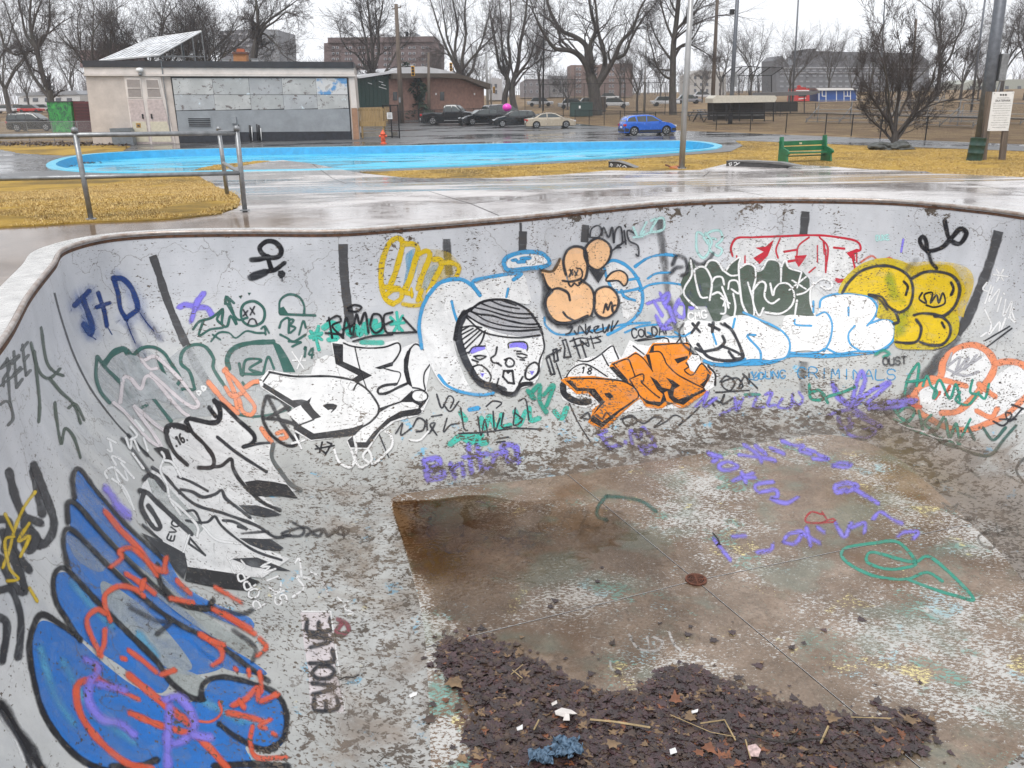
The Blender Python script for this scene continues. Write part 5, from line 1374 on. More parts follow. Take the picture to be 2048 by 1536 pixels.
M_GLASSD = mat('dark_glass', (.03, .035, .04), .08, var=.1, bump=0, spec=.8)
M_WHITEP = mat('white_paint', (.72, .72, .72), .5, var=.06)
M_BRICK_D = mat('dark_brick', (.17, .085, .07), .85, var=.3, scale=6)
M_WOODPOLE = mat('pole_wood', (.16, .125, .10), .85, var=.4, scale=3, stretch=(4, 4, .25), bump=.5)
M_CONC = mat('pale_concrete', (.42, .41, .40), .7, var=.2)
def m_peel(name, base, seed):
    t = NT(name); P = t.tc.outputs['Object']
    n = t.noise(t.map(P, (1, 1, 1.3), loc=(seed, seed*2, 0)), 2.4, 8, .72, .6); n2 = t.noise(t.map(P, loc=(seed*3, 0, seed)), .9, 5, .6)
    c = t.mix(t.ramp(n2, .4, .62), base, tuple(min(1, x*1.25) for x in base))
    c = t.mix(t.ramp(n, .575, .60), c, (.15, .13, .125))
    c = t.mix(t.ramp(t.noise(t.map(P, loc=(0, seed, 5)), 1.1, 6, .7), .64, .66), c, (.55, .62, .66))
    t.L(c, t.p.inputs['Base Color']); t.p.inputs['Roughness'].default_value = .55
    t.L(t.bump(n, .4, .01), t.p.inputs['Normal']); return t.mat
def m_bluepeel():
    t = NT('peeling_blue_poster'); P = t.tc.outputs['Object']
    n = t.noise(P, 2.2, 8, .72, .8); m2 = t.noise(P, 1.0, 5, .6)
    c = t.mix(t.ramp(m2, .52, .60), (.55, .55, .55), (.09, .26, .50)); c = t.mix(t.ramp(n, .56, .58), c, (.38, .36, .35))
    t.L(c, t.p.inputs['Base Color']); t.p.inputs['Roughness'].default_value = .6; return t.mat

A_, B_ = at(187, 291), at(716, 278)
fr = Plane(A_, B_)
ph = empty('pool_house', A_); tag(ph, 'low beige pool house with black roof edge, double doors and boarded grey mural', 'building')
part('wall', M_BEIGE, fr, ph, [(169,133),(708,135),(720,278),(187,293)], -6, 0)
part('roof_fascia', M_FASCIA, fr, ph, [(166,121),(707,124),(708,136.5),(168,134)], -6.3, .22)
part('cornice', M_BEIGE2, fr, ph, [(168,134.3),(708,136.8),(709,149),(170,148)], .004, .12)
part('cornice_ledge', M_BEIGE2, fr, ph, [(168,148.4),(711,149.4),(711.5,153),(170,151.6)], .004, .2)
# doors
dframe = part('door_frame', M_BEIGE2, fr, ph, [(248,152.2),(321,153),(351,287),(267,289)], .004, .06)
for pts in ([(252,156),(282,156.4),(286,196),(256,196)], [(291,156.6),(318,157),(325,196),(295,196)]):
    w = part('door_transom', M_BEIGE2, fr, ph, pts, .065, .10)
    q = [(pts[0][0]+2, pts[0][1]+3), (pts[1][0]-2, pts[1][1]+3), (pts[2][0]-2, pts[2][1]-2.5), (pts[3][0]+2, pts[3][1]-2.5)]
    part('pane', mat('frosted_pane', (.30, .26, .24), .3, var=.1), fr, ph, q, .101, .115, parent=w)
    m_ = MB(); a = fr.P((q[0][0]+q[3][0])/2, (q[0][1]+q[3][1])/2, .13)-ph.location; b = fr.P((q[1][0]+q[2][0])/2, (q[1][1]+q[2][1])/2, .13)-ph.location
    m_.bar(a, b, .03, .05).build('glazing_bar', M_BEIGE2, w)
for pts in ([(257,199),(286.5,199),(301,287),(270,288)], [(295,199),(325,199),(348,286),(304.5,287)]):
    d = part('door', mat('pink_door', (.53, .44, .42), .55), fr, ph, pts, .065, .10)
    f = lambda t: ((pts[0][0]+(pts[3][0]-pts[0][0])*t+1.5, 199+88*t), (pts[1][0]+(pts[2][0]-pts[1][0])*t-1.5, 199+88*t))
    a, b = f(.5); c, e = f(.96); part('kick_plate', M_YEL, fr, ph, [a, b, e, c], .101, .125, parent=d)
    a, b = f(.38); m_ = MB(); k = b if pts[0][0] < 280 else a
    m_.cbox(fr.P(k[0]+(-4 if k is b else 4), k[1], .14)-ph.location, (.08, .08, .3)).build('handle', M_BLACKM, d)
part('notice', mat('orange_notice', (.45, .25, .05), .6), fr, ph, [(273,246),(282,246),(283,255),(274,255)], .126, .14)
part('notice_print', mat('dark_print', (.06, .05, .05), .7), fr, ph, [(275,249),(280,249),(281,253),(276,253)], .141, .145)
# mural recess and boards
part('mural_border', M_BLACKM, fr, ph, [(341,153.5),(696,154.8),(704.5,279.5),(359.5,286)], .004, .05)
xs_t = [344, 424, 497, 563, 631, 693.5]
def bx(x, y):  # columns lean with the wall's perspective
    lean = {0: .135, 5: .067}; t = (x-344)/350; return x+(.135*(1-t)+.067*t)*(y-156)*.95
mm = [m_peel('peeling_white', (.38, .385, .38), 2), m_peel('peeling_grey', (.32, .33, .34), 5), m_peel('peeling_pale', (.35, .36, .36), 9)]
rows = [(156.2, 189), (189.6, 219)]
for ri, (ya, yb) in enumerate(rows):
    for i in range(5):
        a, b = xs_t[i]+.3, xs_t[i+1]-.3
        m = m_bluepeel() if (i == 4 and ri == 0) else mm[(i*2+ri) % 3]
        dy = (a-344)/350*-2
        part('mural_board', m, fr, ph, [(bx(a, ya), ya+.2), (bx(b, ya), ya+.5), (bx(b, yb), yb-(3 if ri else 0)*(b-344)/350), (bx(a, yb), yb+(2 if ri else 0)-(3 if ri else 0)*(a-344)/350)], .051, .068+.003*((i+ri) % 2))
part('mural_lower', M_GREYP, fr, ph, [(353,222),(698,217.5),(701,262.5),(358,265)], .051, .085)
part('plinth', M_PLINTH, fr, ph, [(358,265.6),(701.2,263),(702.5,278.5),(361,285.5)], .051, .1)
part('corner_post', M_BEIGE2, fr, ph, [(698,155),(708.5,155),(714.5,216),(703,216)], .004, .06)
part('corner_post_base', M_BROWNP, fr, ph, [(703,216.3),(714.5,216.3),(718.5,277.5),(707,278.3)], .004, .062)
lv = part('louvre_vent', M_GREYP, fr, ph, [(374,234.5),(423,234.5),(425,254.5),(377,255)], .086, .12)
for k in range(5):
    y = 236.5+k*3.6; part('louvre_slat', M_BLACKM, fr, ph, [(377+k*.4, y), (421+k*.3, y), (421.3+k*.3, y+1.7), (377.3+k*.4, y+1.7)], .121, .15, parent=lv)
part('meter_box', M_GREYP, fr, ph, [(462,233),(472.5,233),(474,247),(464,247)], .086, .22, bev=.01)
for x, y0, y1, r, m in ((500,250,281,.06,M_BLACKM), (504,253,281,.03,M_WHITEP), (514,248,280,.04,M_BLACKM), (518,250,281,.06,M_BLACKM), (522,256,281,.03,M_WHITEP), (478,249,281,.04,M_BLACKM)):
    m_ = MB(); m_.tube([fr.P(x, y0, .2)-ph.location, fr.P(x+2, y1, .2)-ph.location], r, 8).build('pipe', m, ph, smooth=True)
m_ = MB(); m_.tube([fr.P(324,123,.25)-ph.location, fr.P(329,170,.1)-ph.location, fr.P(344,284,.1)-ph.location], .03, 6).build('conduit', M_GALV, ph)
lamp = empty('wall_floodlight', fr.P(282,142,.3)); tag(lamp, 'small round floodlight on the beige fascia above the double doors', 'lamp')
MB().lathe([(.05,-.12),(.2,-.05),(.24,.05),(.2,.16),(.05,.2)], n=14).build('lamp_housing', M_WHITEP, lamp, smooth=True)
MB().lathe([(.10,-.30),(.14,-.16),(.05,-.12)], n=12).build('lamp_shade', M_GALV, lamp, smooth=True)
# roof furniture
def roofbox(name, label, cat, m, pts, d0, d1, top=None):
    o = empty(name, fr.P(pts[0][0], pts[0][1], d0)); tag(o, label, cat)
    part('body', m, fr, o, pts, d0, d1); return o
rc = roofbox('roof_chimney', 'orange brick chimney on the pool house roof between two metal vents', 'chimney', mat('orange_brick', (.42, .19, .08), .8, scale=10), [(454,104),(481,104),(482,123),(455,123)], -3.6, -2.5)
part('cap', M_BRICK_D, fr, rc, [(452,100),(483,100),(483,104),(452,104)], -3.7, -2.4)
part('pot', mat('terracotta', (.40,.11,.05), .7), fr, rc, [(460,93),(474,93),(475,100),(459,100)], -3.4, -2.8)
for i, (x0, x1) in enumerate(((431,446),(492,505))):
    v = roofbox('roof_vent', ['round metal roof vent left of the orange brick chimney', 'round metal roof vent right of the orange brick chimney'][i], 'vent', M_WHITEP, [(x0,116),(x1,116),(x1,123),(x0,123)], -3, -2.5)
    part('vent_cap', M_GALV, fr, v, [(x0-1.5,114),(x1+1.5,114),(x1+1.5,116),(x0-1.5,116)], -3.1, -2.4); v['group'] = 'vents on the pool house roof'
# solar array
sa = empty('solar_array', fr.P(190,121,-1.0)); tag(sa, 'tilted rooftop solar panel array with two rows of glossy panels', 'solar array')
def bil(s, t, lift_=0.0):
    P00, P10, P01, P11 = fr.P(191,120.5,-.8), fr.P(312,109,-.8), fr.P(264,68.5,-4.6), fr.P(374.5,52.5,-4.6)
    return P00*(1-s)*(1-t)+P10*s*(1-t)+P01*(1-s)*t+P11*s*t - sa.location
nrm = (bil(1, 0)-bil(0, 0)).cross(bil(0, 1)-bil(0, 0)).normalized()
if nrm.y > 0: nrm = -nrm
def m_solar():
    t = NT('solar_glass'); P = t.tc.outputs['Object']
    n = t.noise(P, 1.2, 6, .7)
    t.L(t.mix(t.ramp(n, .38, .6), (.03, .033, .04), (.42, .44, .47)), t.p.inputs['Base Color']); t.L(t.ramp(n, .4, .6, .06, .3), t.p.inputs['Roughness']); t.p.inputs['Coat Weight'].default_value = .6
    return t.mat
MS = m_solar(); ncol = 11
for r_ in range(2):
    for c_ in range(ncol):
        s0, s1 = c_/ncol+.006, (c_+1)/ncol-.006; t0, t1 = r_*.5+.015, r_*.5+.485
        q = [bil(s0,t0), bil(s1,t0), bil(s1,t1), bil(s0,t1)]
        m_ = MB(); m_.add([v-nrm*.02 for v in q]+[v+nrm*.03 for v in q], [(0,1,2,3),(7,6,5,4),(0,4,5,1),(1,5,6,2),(2,6,7,3),(3,7,4,0)]).build('solar_panel', MS, sa)
for t_ in (0, .5, 1):
    MB().bar(bil(0,t_)-nrm*.0, bil(1,t_)-nrm*.0, .09, .10, nrm).build('rail', M_WHITEP, sa)
for s_ in [i/ncol for i in range(ncol+1)]: MB().bar(bil(s_,0), bil(s_,1), .05, .07, nrm).build('rail', M_WHITEP, sa)
for s_ in (1.0, .8, .6, .4, .2):
    for t_ in (.5, .78, 1.0):
        p = bil(s_, t_); g = Vector((p.x, p.y, fr.P(300,123,-3).z-sa.location.z)); MB().bar(p, g, .05, .05).build('strut', M_GALV, sa)
    p = bil(s_, 1.0); g = bil(s_, .15); MB().bar(Vector((p.x,p.y,.35)), Vector((g.x,g.y,.3)), .05, .05).build('brace', M_GALV, sa)
# grey utility box, timber stair platform
ub = empty('utility_cabinet', fr.P(222,290,1.2)); tag(ub, 'grey sloped metal cabinet standing left of the double doors', 'cabinet')
f2_ = fr.off(1.2)
part('body', mat('grey_cabinet', (.16,.18,.20), .4), f2_, ub, [(221,264),(262,262),(268,290),(226,291)], -.8, 0)
part('lid', mat('grey_cabinet', (.16,.18,.20), .4), f2_, ub, [(219,257),(258,256),(262,262),(221,264)], -.9, .06)
wd = empty('timber_platform', fr.P(718,277,0)); tag(wd, 'small treated wood loading platform with slatted balustrade right of the pool house', 'platform')
for i in range(17):
    x = 716.5+i*3.2; part('slat', M_WOODT, fr, wd, [(x,216+(i%2)*.8),(x+2.2,216+(i%2)*.8),(x+3.0,244),(x+.9,244)], -.45, -.4)
part('top_rail', M_WOODT, fr, wd, [(714,219),(768,219),(768.3,221.5),(714.3,221.5)], -.5, -.45)
part('deck_beam', M_WOODT, fr, wd, [(718,244.5),(772,244),(772.5,253),(719,253.5)], -.5, -.3)
part('platform_top', M_WOODT, fr, wd, [(719,243.3),(771,243),(771,244.3),(719,244.4)], -1.6, -.3)
for x in (722, 765): part('leg', M_WOODT, fr, wd, [(x,253),(x+4,253),(x+5.5,277),(x+1.5,277)], -.5, -.35)
part('lower_board', mat('grey_timber', (.22,.20,.17), .8), fr, wd, [(720,266),(795,264),(796,272),(721,275)], -.5, -.44)
part('edge_post', M_BEIGE2, fr, wd, [(711,201),(714,201),(719,277),(716,277)], -.2, -.1)

# ---- brick community hall behind the car park
A_, B_ = at(716, 243), at(985, 224.5)
A_ = Vector((ony(716, 243, 96).x, 96, -1.1)); B_ = Vector((ony(985, 224, 108).x, 108, -1.0)); fr3 = Plane(A_, B_)
M_HBR = mat('hall_brick', (.25, .145, .115), .85, var=.2, scale=3, bump=.4)
ch = empty('brick_hall', A_); tag(ch, 'low brown brick hall with a folded white roof and a dark green end wall', 'building')
part('brick_wall', M_HBR, fr3, ch, [(777,151),(905,151),(968,172),(968,240),(778,247)], -12, 0)
gw = part('green_wall', mat('dark_green_cladding', (.008, .035, .028), .45, var=.25), fr3, ch, [(713,156),(776.8,151),(778,213),(716,215)], -3, .05)
part('plinth', mat('sandy_block', (.42,.29,.15), .8), fr3, ch, [(716,215.3),(778,213.3),(778,246),(717,248)], -3, .04)
for k in range(1, 8): part('cladding_rib', mat('dark_green_rib', (.012,.04,.03), .5), fr3, ch, [(713+k*8,154.5),(714+k*8,154.5),(715.5+k*8,213),(714.5+k*8,213)], .051, .09, parent=gw)
part('fascia', mat('hall_fascia', (.09,.07,.055), .6), fr3, ch, [(777,147),(905,147),(972,168),(972,179),(920,158),(860,155),(777,158)], .01, .9)
part('roof', mat('snowy_roof', (.66,.66,.68), .5, var=.12, scale=.5), fr3, ch, [(706,153),(745,147),(776,143),(800,135),(842,133),(880,140),(907,147),(777,147.2),(713,157)], -11, .6)
for x in (786, 842, 880): part('window', M_GLASSD, fr3, ch, [(x,184),(x+8,184),(x+8,201),(x,201)], .01, .05)
for (x, y) in ((735,165),(757,162),(762,168),(757,173),(764,175)): part('lamp_strip', M_WHITEP, fr3, ch, [(x,y),(x+8,y+2.5),(x+8,y+3.7),(x,y+1.2)], .06, .12)
for x in (870, 947): part('wall_sign', M_WHITEP, fr3, ch, [(x,186),(x+2.5,186),(x+2.5,190),(x,190)], .06, .09)

# ---- far buildings
def block(name, label, outline, Y, m, wins, wm, dep=14, roof=None, wsize=(5, 5), frames=None, cat='building'):
    f = Plane((0, Y, 0), (1, Y, 0)); o = empty(name, (f.P(*outline[0]).x, Y, gz(0, Y))); tag(o, label, cat)
    part('wall', m, f, o, outline, -dep, 0)
    for (x, y) in wins:
        w, h = wsize
        wo = part('window', wm, f, o, [(x,y),(x+w,y),(x+w,y+h),(x,y+h)], .02, .12)
        if frames: part('pane', frames, f, o, [(x+w*.15,y+h*.1),(x+w*.85,y+h*.1),(x+w*.85,y+h*.9),(x+w*.15,y+h*.9)], .125, .16, parent=wo)
    for r_ in (roof or []): part(r_[0], r_[1], f, o, r_[2], -dep*.98, .25)
    return o
M_APT = mat('apartment_brick', (.165, .125, .125), .9, var=.15, scale=.4); M_WIN = mat('pale_window', (.50, .50, .52), .4, var=.1)
M_GREYB = mat('grey_render', (.26, .27, .29), .8, var=.15, scale=.2); M_PANE = mat('far_pane', (.10, .11, .13), .15, var=.1, bump=0)
wins = [(x+dx, y) for x in (664, 690, 716, 742, 768, 794, 817, 843) for dx in (0, 8.5) for y in (93, 104.5, 116, 127.5)]
block('apartment_building', 'seven storey reddish brick apartment block behind the brick hall', [(648,86),(878,84),(878,200),(648,200)], 165, M_APT, wins, M_WIN, wsize=(5.5, 4.5), frames=M_PANE,
      roof=[('penthouse', M_APT, [(656,76),(868,73),(868,84),(656,86)]), ('parapet', M_WIN, [(655,75),(869,72),(869,73.4),(655,76.4)]), ('roof_unit', M_GREYB, [(820,66),(833,66),(833,73),(820,73)]), ('roof_unit', M_WIN, [(745,68),(772,67),(772,73.5),(745,74)])])
wins = [(x+dx, y) for x in (1152, 1184, 1218, 1240) for dx in (0, 6) for y in (135, 146, 157, 169, 180)]
block('apartment_building', 'four storey brown brick block with paired white windows behind the big forked tree', [(1142,130),(1205,130),(1205,127),(1265,127),(1265,193),(1142,193)], 215, mat('brown_brick', (.20,.14,.125), .9, var=.12, scale=.3), wins, M_WIN, wsize=(4, 6), frames=M_PANE)
block('row_house', 'grey row of terraced houses with white windows left of the brown brick block', [(1041,165),(1052,158),(1098,158),(1098,195),(1041,195)], 225, mat('house_grey', (.22,.20,.21), .9), [(x, y) for x in (1048,1060,1072,1084) for y in (166,180)], M_WIN, wsize=(4.5, 6), frames=M_PANE)
block('row_house', 'pale houses with grey roofs between the forked tree and the brown block', [(1100,156),(1140,156),(1140,194),(1100,194)], 235, mat('house_pale', (.42,.41,.42), .9), [(x, y) for x in (1106,1118,1129) for y in (163,178)], M_PANE, wsize=(4, 6), roof=[('roof', M_GREYB, [(1098,152),(1142,152),(1142,157),(1098,157)])])
block('row_house', 'pale cream houses seen behind the wooden field pole', [(1380,150),(1400,140),(1445,143),(1452,150),(1452,192),(1380,192)], 230, mat('house_cream', (.42,.40,.38), .9), [(x, y) for x in (1388,1400,1412,1425,1438) for y in (152,166,178)], M_PANE, wsize=(4.5, 6))
block('row_house', 'pale grey house seen past the twin trunked tree', [(972,165),(984,155),(1004,158),(1004,200),(972,200)], 200, mat('house_pale', (.42,.41,.42), .9), [(x, y) for x in (979,989) for y in (168,180)], M_PANE, wsize=(5, 7))
block('grey_tower', 'tall grey concrete block behind the trees left of the apartment block', [(506,57),(556,60),(560,135),(506,135)], 175, M_GREYB, [(512,66),(512,80),(512,94),(540,70),(540,84),(540,98)], M_PANE, wsize=(9, 4), roof=[('stair_tower', M_GREYB, [(500,54),(520,54),(520,57),(500,57)])])
block('grey_building', 'long grey building behind the bare trees over the pool house roof', [(440,62),(505,58),(505,135),(440,135)], 178, mat('grey_render_dark', (.19,.19,.21), .8), [(x, y) for x in (446,462,478,492) for y in (66,78,90,102)], M_WIN, wsize=(7, 4))
block('brown_building', 'small brown building block just above the pool house left corner', [(160,100),(197,100),(197,85),(226,85),(226,135),(160,135)], 150, mat('mauve_brick', (.22,.15,.15), .9), [(202,92),(213,92)], M_WIN, wsize=(6, 6))
# big school-like building on the right
M_SCH = mat('slate_stone', (.135, .14, .155), .8, var=.15, scale=.3)
sw = [(x, y) for x in range(1560, 1840, 13) for y in (139, 150, 161, 171)]
sch = block('stone_school', 'large dark grey stone building with stepped roofline and rows of windows at the right', [(1553,120),(1564,111),(1578,131),(1592,126),(1616,104),(1632,102),(1741,105),(1838,106),(1858,122),(1858,192),(1553,192)], 240, M_SCH, sw, mat('school_window', (.24,.25,.27), .4), wsize=(7, 3.6),
      roof=[('chimney', M_SCH, [(1616,97.5),(1631,97.5),(1631,102.5),(1616,104.5)]), ('string_course', M_WIN, [(1560,135.4),(1850,134.4),(1850,135.6),(1560,136.6)]), ('string_course', M_WIN, [(1560,145.4),(1850,145),(1850,146),(1560,146.4)])])
block('low_building', 'low pale building far away at the right edge', [(1925,168),(1945,160),(2070,158),(2110,170),(2110,192),(1925,192)], 245, mat('house_green', (.34,.35,.31), .9), [(x, 172) for x in (1940,1960,1985,2010,2035)], M_PANE, wsize=(7, 8))
block('far_shop', 'white low shop with grey roof across the road at far left', [(38,193),(75,190),(160,190),(160,208),(38,209)], 190, mat('house_white', (.6,.6,.6), .8), [(x, 196) for x in (48,66,90,112,134)], M_PANE, wsize=(10, 7), roof=[('roof', M_GREYB, [(30,186),(150,181),(160,189),(34,192)])])
# distant wooded skyline
# blue shed and red trailer
fs = Plane((0, 150, 0), (1, 150, 0)); shd = empty('blue_shed', (fs.P(1636,204).x, 150, gz(0,150))); tag(shd, 'blue painted sports shed with white frame strips', 'shed')
M_BLUES = mat('shed_blue', (.015,.08,.33), .5); part('wall', M_BLUES, fs, shd, [(1636,181),(1714,180),(1714,204),(1636,204.5)], -6, 0)
part('roof', M_WHITEP, fs, shd, [(1630,176),(1700,176),(1716,180),(1636,181)], -6.4, .4)
for x in (1637,1643.5,1651,1672,1687,1694,1700,1712): part('frame_strip', M_WHITEP, fs, shd, [(x,182),(x+1.4,182),(x+1.4,203.5),(x,203.5)] if x not in (1643.5,1694) else [(x,182),(x+1.4,182),(x+1.4,192),(x,192)], .01, .1)
part('frame_strip', M_WHITEP, fs, shd, [(1644,191.5),(1651,191.5),(1651,193),(1644,193)], .01, .1); part('frame_strip', M_WHITEP, fs, shd, [(1687,191.5),(1700,191.5),(1700,193),(1687,193)], .01, .1)
rt = empty('red_trailer', (fs.P(1590,203).x, 150, gz(0,150))); tag(rt, 'small bright red kiosk trailer beside the blue shed', 'trailer')
part('body', mat('trailer_red', (.55,.03,.03), .45), fs, rt, [(1592,177),(1619,177),(1619,202),(1589,202)], -4, 0)
part('sign_board', mat('trailer_red', (.55,.03,.03), .45), fs, rt, [(1595,171),(1600,170),(1602,174),(1612,175),(1612,177),(1595,177)], -.4, .05)
part('white_stripe', M_WHITEP, fs, rt, [(1592,180),(1618,180),(1618,182),(1592,182)], .01, .05); part('white_stripe', M_WHITEP, fs, rt, [(1597,197),(1612,195.5),(1612,197),(1597,199)], .01, .05)
part('hatch', M_GLASSD, fs, rt, [(1597,185),(1613,185),(1613,193),(1597,193)], .01, .06)
# ================================================================== bare winter trees
def m_bark():
    t = NT('bark'); P = t.tc.outputs['Object']
    n = t.noise(t.map(P, (3, 3, .6)), 2.5, 8, .7); n2 = t.noise(P, .8, 3)
    c = t.mix(t.ramp(n, .35, .65), (.022, .018, .017), (.085, .07, .06)); c = t.mix(t.ramp(n2, .5, .7, 0, .35), c, (.05, .06, .035))
    t.L(c, t.p.inputs['Base Color']); t.p.inputs['Roughness'].default_value = .75; t.L(t.bump(n, .7, .03), t.p.inputs['Normal']); return t.mat
M_BARK = m_bark(); M_TWIG = mat('twig', (.055, .043, .040), .8, var=.2, scale=1, bump=0)
def rotate_dir(d, ang, az):
    o = d.orthogonal().normalized(); o = Matrix.Rotation(az, 3, d) @ o
    return (d*math.cos(ang) + o*math.sin(ang)).normalized()
def grow(T, Cn, rng, p, d, L_, r, lvl, maxl, P):
    """one branch and everything that grows on it"""
    n = 6 if lvl < 2 else (4 if lvl < maxl else 3)
    pts = [p.copy()]; rs = [r]; ds = []
    tip = r*(.45 if lvl < 2 else .35)
    az = rng.uniform(0, 6.28); bend = rng.uniform(.03, .14)*P.get('curl', 1)
    ax = rotate_dir(d, math.pi/2, az)
    for i in range(n):
        j = Vector((rng.gauss(0, 1), rng.gauss(0, 1), rng.gauss(0, 1)))*P.get('wander', .11)
        d = (d + j + ax*bend + Vector((0, 0, P.get('trop', .05)*(1 if lvl < 3 else .5)))).normalized()
        p = p + d*(L_/n); pts.append(p.copy()); rs.append(max(.007, r+(tip-r)*(i+1)/n)); ds.append(d.copy())
    mb = T if (lvl <= P.get('tl', 1)) else Cn
    mb.tube(pts, rs, 7 if lvl == 0 else 6 if lvl == 1 else 4 if lvl == 2 else 3, False)
    if lvl >= maxl: return
    kids = P.get('kids', [6, 6, 5, 5, 4])[min(lvl, 4)]
    for k in range(kids):
        t = (.28 if lvl else .35) + (.72 if lvl else .65)*(k+rng.random()*.6)/kids
        t = min(t, .99); i = min(n-1, int(t*n)); q = pts[i].lerp(pts[i+1], t*n-i)
        a = rng.uniform(.45, .95)*P.get('ang', 1); dd = rotate_dir(ds[i], a, rng.uniform(0, 6.28))
        ll = L_*rng.uniform(.42, .72)*(1.15-.5*t)
        grow(T, Cn, rng, q, dd, ll, max(.007, rs[i]*rng.uniform(.38, .56)), lvl+1, maxl, P)
    for _ in range(2 if lvl < 3 else 1):   # leader forks on
        dd = rotate_dir(ds[-1], rng.uniform(.12, .4), rng.uniform(0, 6.28))
        grow(T, Cn, rng, pts[-1], dd, L_*rng.uniform(.5, .7), rs[-1], lvl+1, maxl, P)
def tree_meshes(H, seed, P):
    rng = random.Random(seed); T, Cn = MB(), MB()
    r0 = P.get('r', H*.017); fh = H*P.get('fork', .25)
    top = Vector((P.get('lean', 0)*fh, 0, fh)); mid = top*.5 + Vector((rng.uniform(-.1, .1), 0, 0))
    T.tube([(0, 0, -.15), (0, 0, .1), tuple(mid), tuple(top)], [r0*1.5, r0*1.15, r0*.95, r0*.9], 9, False)
    nl = P.get('limbs', 4); az0 = rng.uniform(0, 6.28)
    for k in range(nl):
        tilt = rng.uniform(.18, .55)*P.get('spread', 1); az = az0 + 6.28*k/nl + rng.uniform(-.3, .3)
        d = Vector((math.sin(tilt)*math.cos(az), math.sin(tilt)*math.sin(az), math.cos(tilt)))
        grow(T, Cn, rng, top-Vector((0, 0, fh*.08*k/nl)), d, H*rng.uniform(.34, .46), r0*rng.uniform(.5, .68), 0, P.get('maxl', 4), P)
    return T, Cn
TREE_CACHE = {}
def tree(px, py, Y, top_py, seed, label, P=None, variant=None, group='bare park trees', cat='tree', name='bare_tree', rz=None, wide=1.0):
    P = dict(P or {})
    if py >= 200: Y = at(px, py).y
    base = ony(px, py, Y); base.z = gz(0, Y)
    H = ony(px, top_py, Y).z - base.z
    key = variant or ('u', seed)
    if key not in TREE_CACHE:
        T, Cn = tree_meshes(14.0, seed, P)
        zs = max(v[2] for v in Cn.v)
        TREE_CACHE[key] = (T.mesh('trunk', M_BARK, True), Cn.mesh('crown', M_TWIG), zs)
    tm, cm, zs = TREE_CACHE[key]
    o = empty(name, base, rz if rz is not None else random.Random(seed*7+3).uniform(0, 6.28)); tag(o, label, cat, group); k = H/zs
    o.scale = (k*wide, k*wide, k)
    for nme, me in (('trunk', tm), ('crown', cm)):
        c = bpy.data.objects.new(nme, me); link(c, o)
    return o
def px_tree(px, py, Y, label, limbs, seed, P=None, group='bare park trees', name='bare_tree', cat='tree', zb=None):
    """tree whose main limbs follow the given outline (photo px on the plane y = Y), given real depth fore and aft"""
    P = dict(P or {}); rng = random.Random(seed)
    if py >= 200: Y = at(px, py).y
    base = ony(px, py, Y); base.z = gz(0, Y) if zb is None else zb
    T, Cn = MB(), MB()
    for li, (pts, r0, r1, dep) in enumerate(limbs):
        w = []; n = len(pts)
        for i, (x, y) in enumerate(pts):
            q = ony(x, y, Y); q.y += dep*(i/(n-1)); w.append(q-base)
        w = [v for v in cr([tuple(v) for v in w], False, k=4)]; m = len(w)
        rs = [r0+(r1-r0)*(i/(m-1))**.8 for i in range(m)]
        rs = [x*P.get('rk', .62)*(Y/75 if Y > 50 else 1) for x in rs]
        T.tube(w, rs, 8 if r0 > .12 else 6, False)
        L_ = sum((w[i+1]-w[i]).length for i in range(m-1))
        kids = P.get('lk', 9)
        st = P.get('start', .25) if li else P.get('start0', .8)
        for k in range(kids if st < .9 else 0):
            t = st + (1-st)*(k+rng.random()*.8)/kids; t = min(t, .985); i = min(m-2, int(t*(m-1)))
            d = (w[i+1]-w[i]).normalized(); dd = rotate_dir(d, rng.uniform(.4, .95), rng.uniform(0, 6.28))
            grow(T, Cn, rng, w[i], dd, L_*rng.uniform(.25, .42)*(1.2-.6*t)*P.get('kl', 1), max(.01, rs[i]*rng.uniform(.3, .5)), 1, P.get('maxl', 4), dict(P, tl=0))
        if st < .9:
            d = (w[-1]-w[-2]).normalized()
            for _ in range(2): grow(T, Cn, rng, w[-1], rotate_dir(d, rng.uniform(.1, .4), rng.uniform(0, 6.28)), L_*.3, r1*.6, 1, P.get('maxl', 4), dict(P, tl=0))
    o = empty(name, base); tag(o, label, cat, group)
    T.build('trunk', M_BARK, o, smooth=True); me = Cn.mesh('crown', M_TWIG); link(bpy.data.objects.new('crown', me), o)
    return o
# the wide forked elm in the middle
px_tree(1192, 230, 75, 'wide elm forking low into two great limbs behind the blue car', [
    ([(1192,232),(1190,200),(1186,170),(1180,152)], .95, .7, 0),
    ([(1184,165),(1174,135),(1158,112),(1138,102),(1112,100),(1098,88),(1080,60),(1066,30)], .52, .12, -3),
    ([(1180,160),(1176,120),(1172,90),(1150,72),(1125,60),(1106,30),(1096,0),(1088,-30)], .5, .12, 2),
    ([(1182,158),(1182,120),(1180,90),(1190,60),(1180,20),(1172,-30)], .45, .1, -1),
    ([(1192,175),(1205,150),(1212,122),(1208,96),(1200,60),(1196,10),(1190,-50)], .5, .1, 3),
    ([(1195,170),(1212,145),(1228,115),(1240,85),(1262,60),(1276,20),(1300,-20)], .45, .1, -2),
    ([(1226,118),(1250,108),(1262,80),(1285,40),(1310,10)], .28, .08, 1),
    ([(1138,102),(1120,88),(1118,60),(1100,40)], .2, .07, 0)], 11, dict(lk=8, maxl=4, kids=[0, 4, 4, 3, 3], curl=1.5, wander=.14))
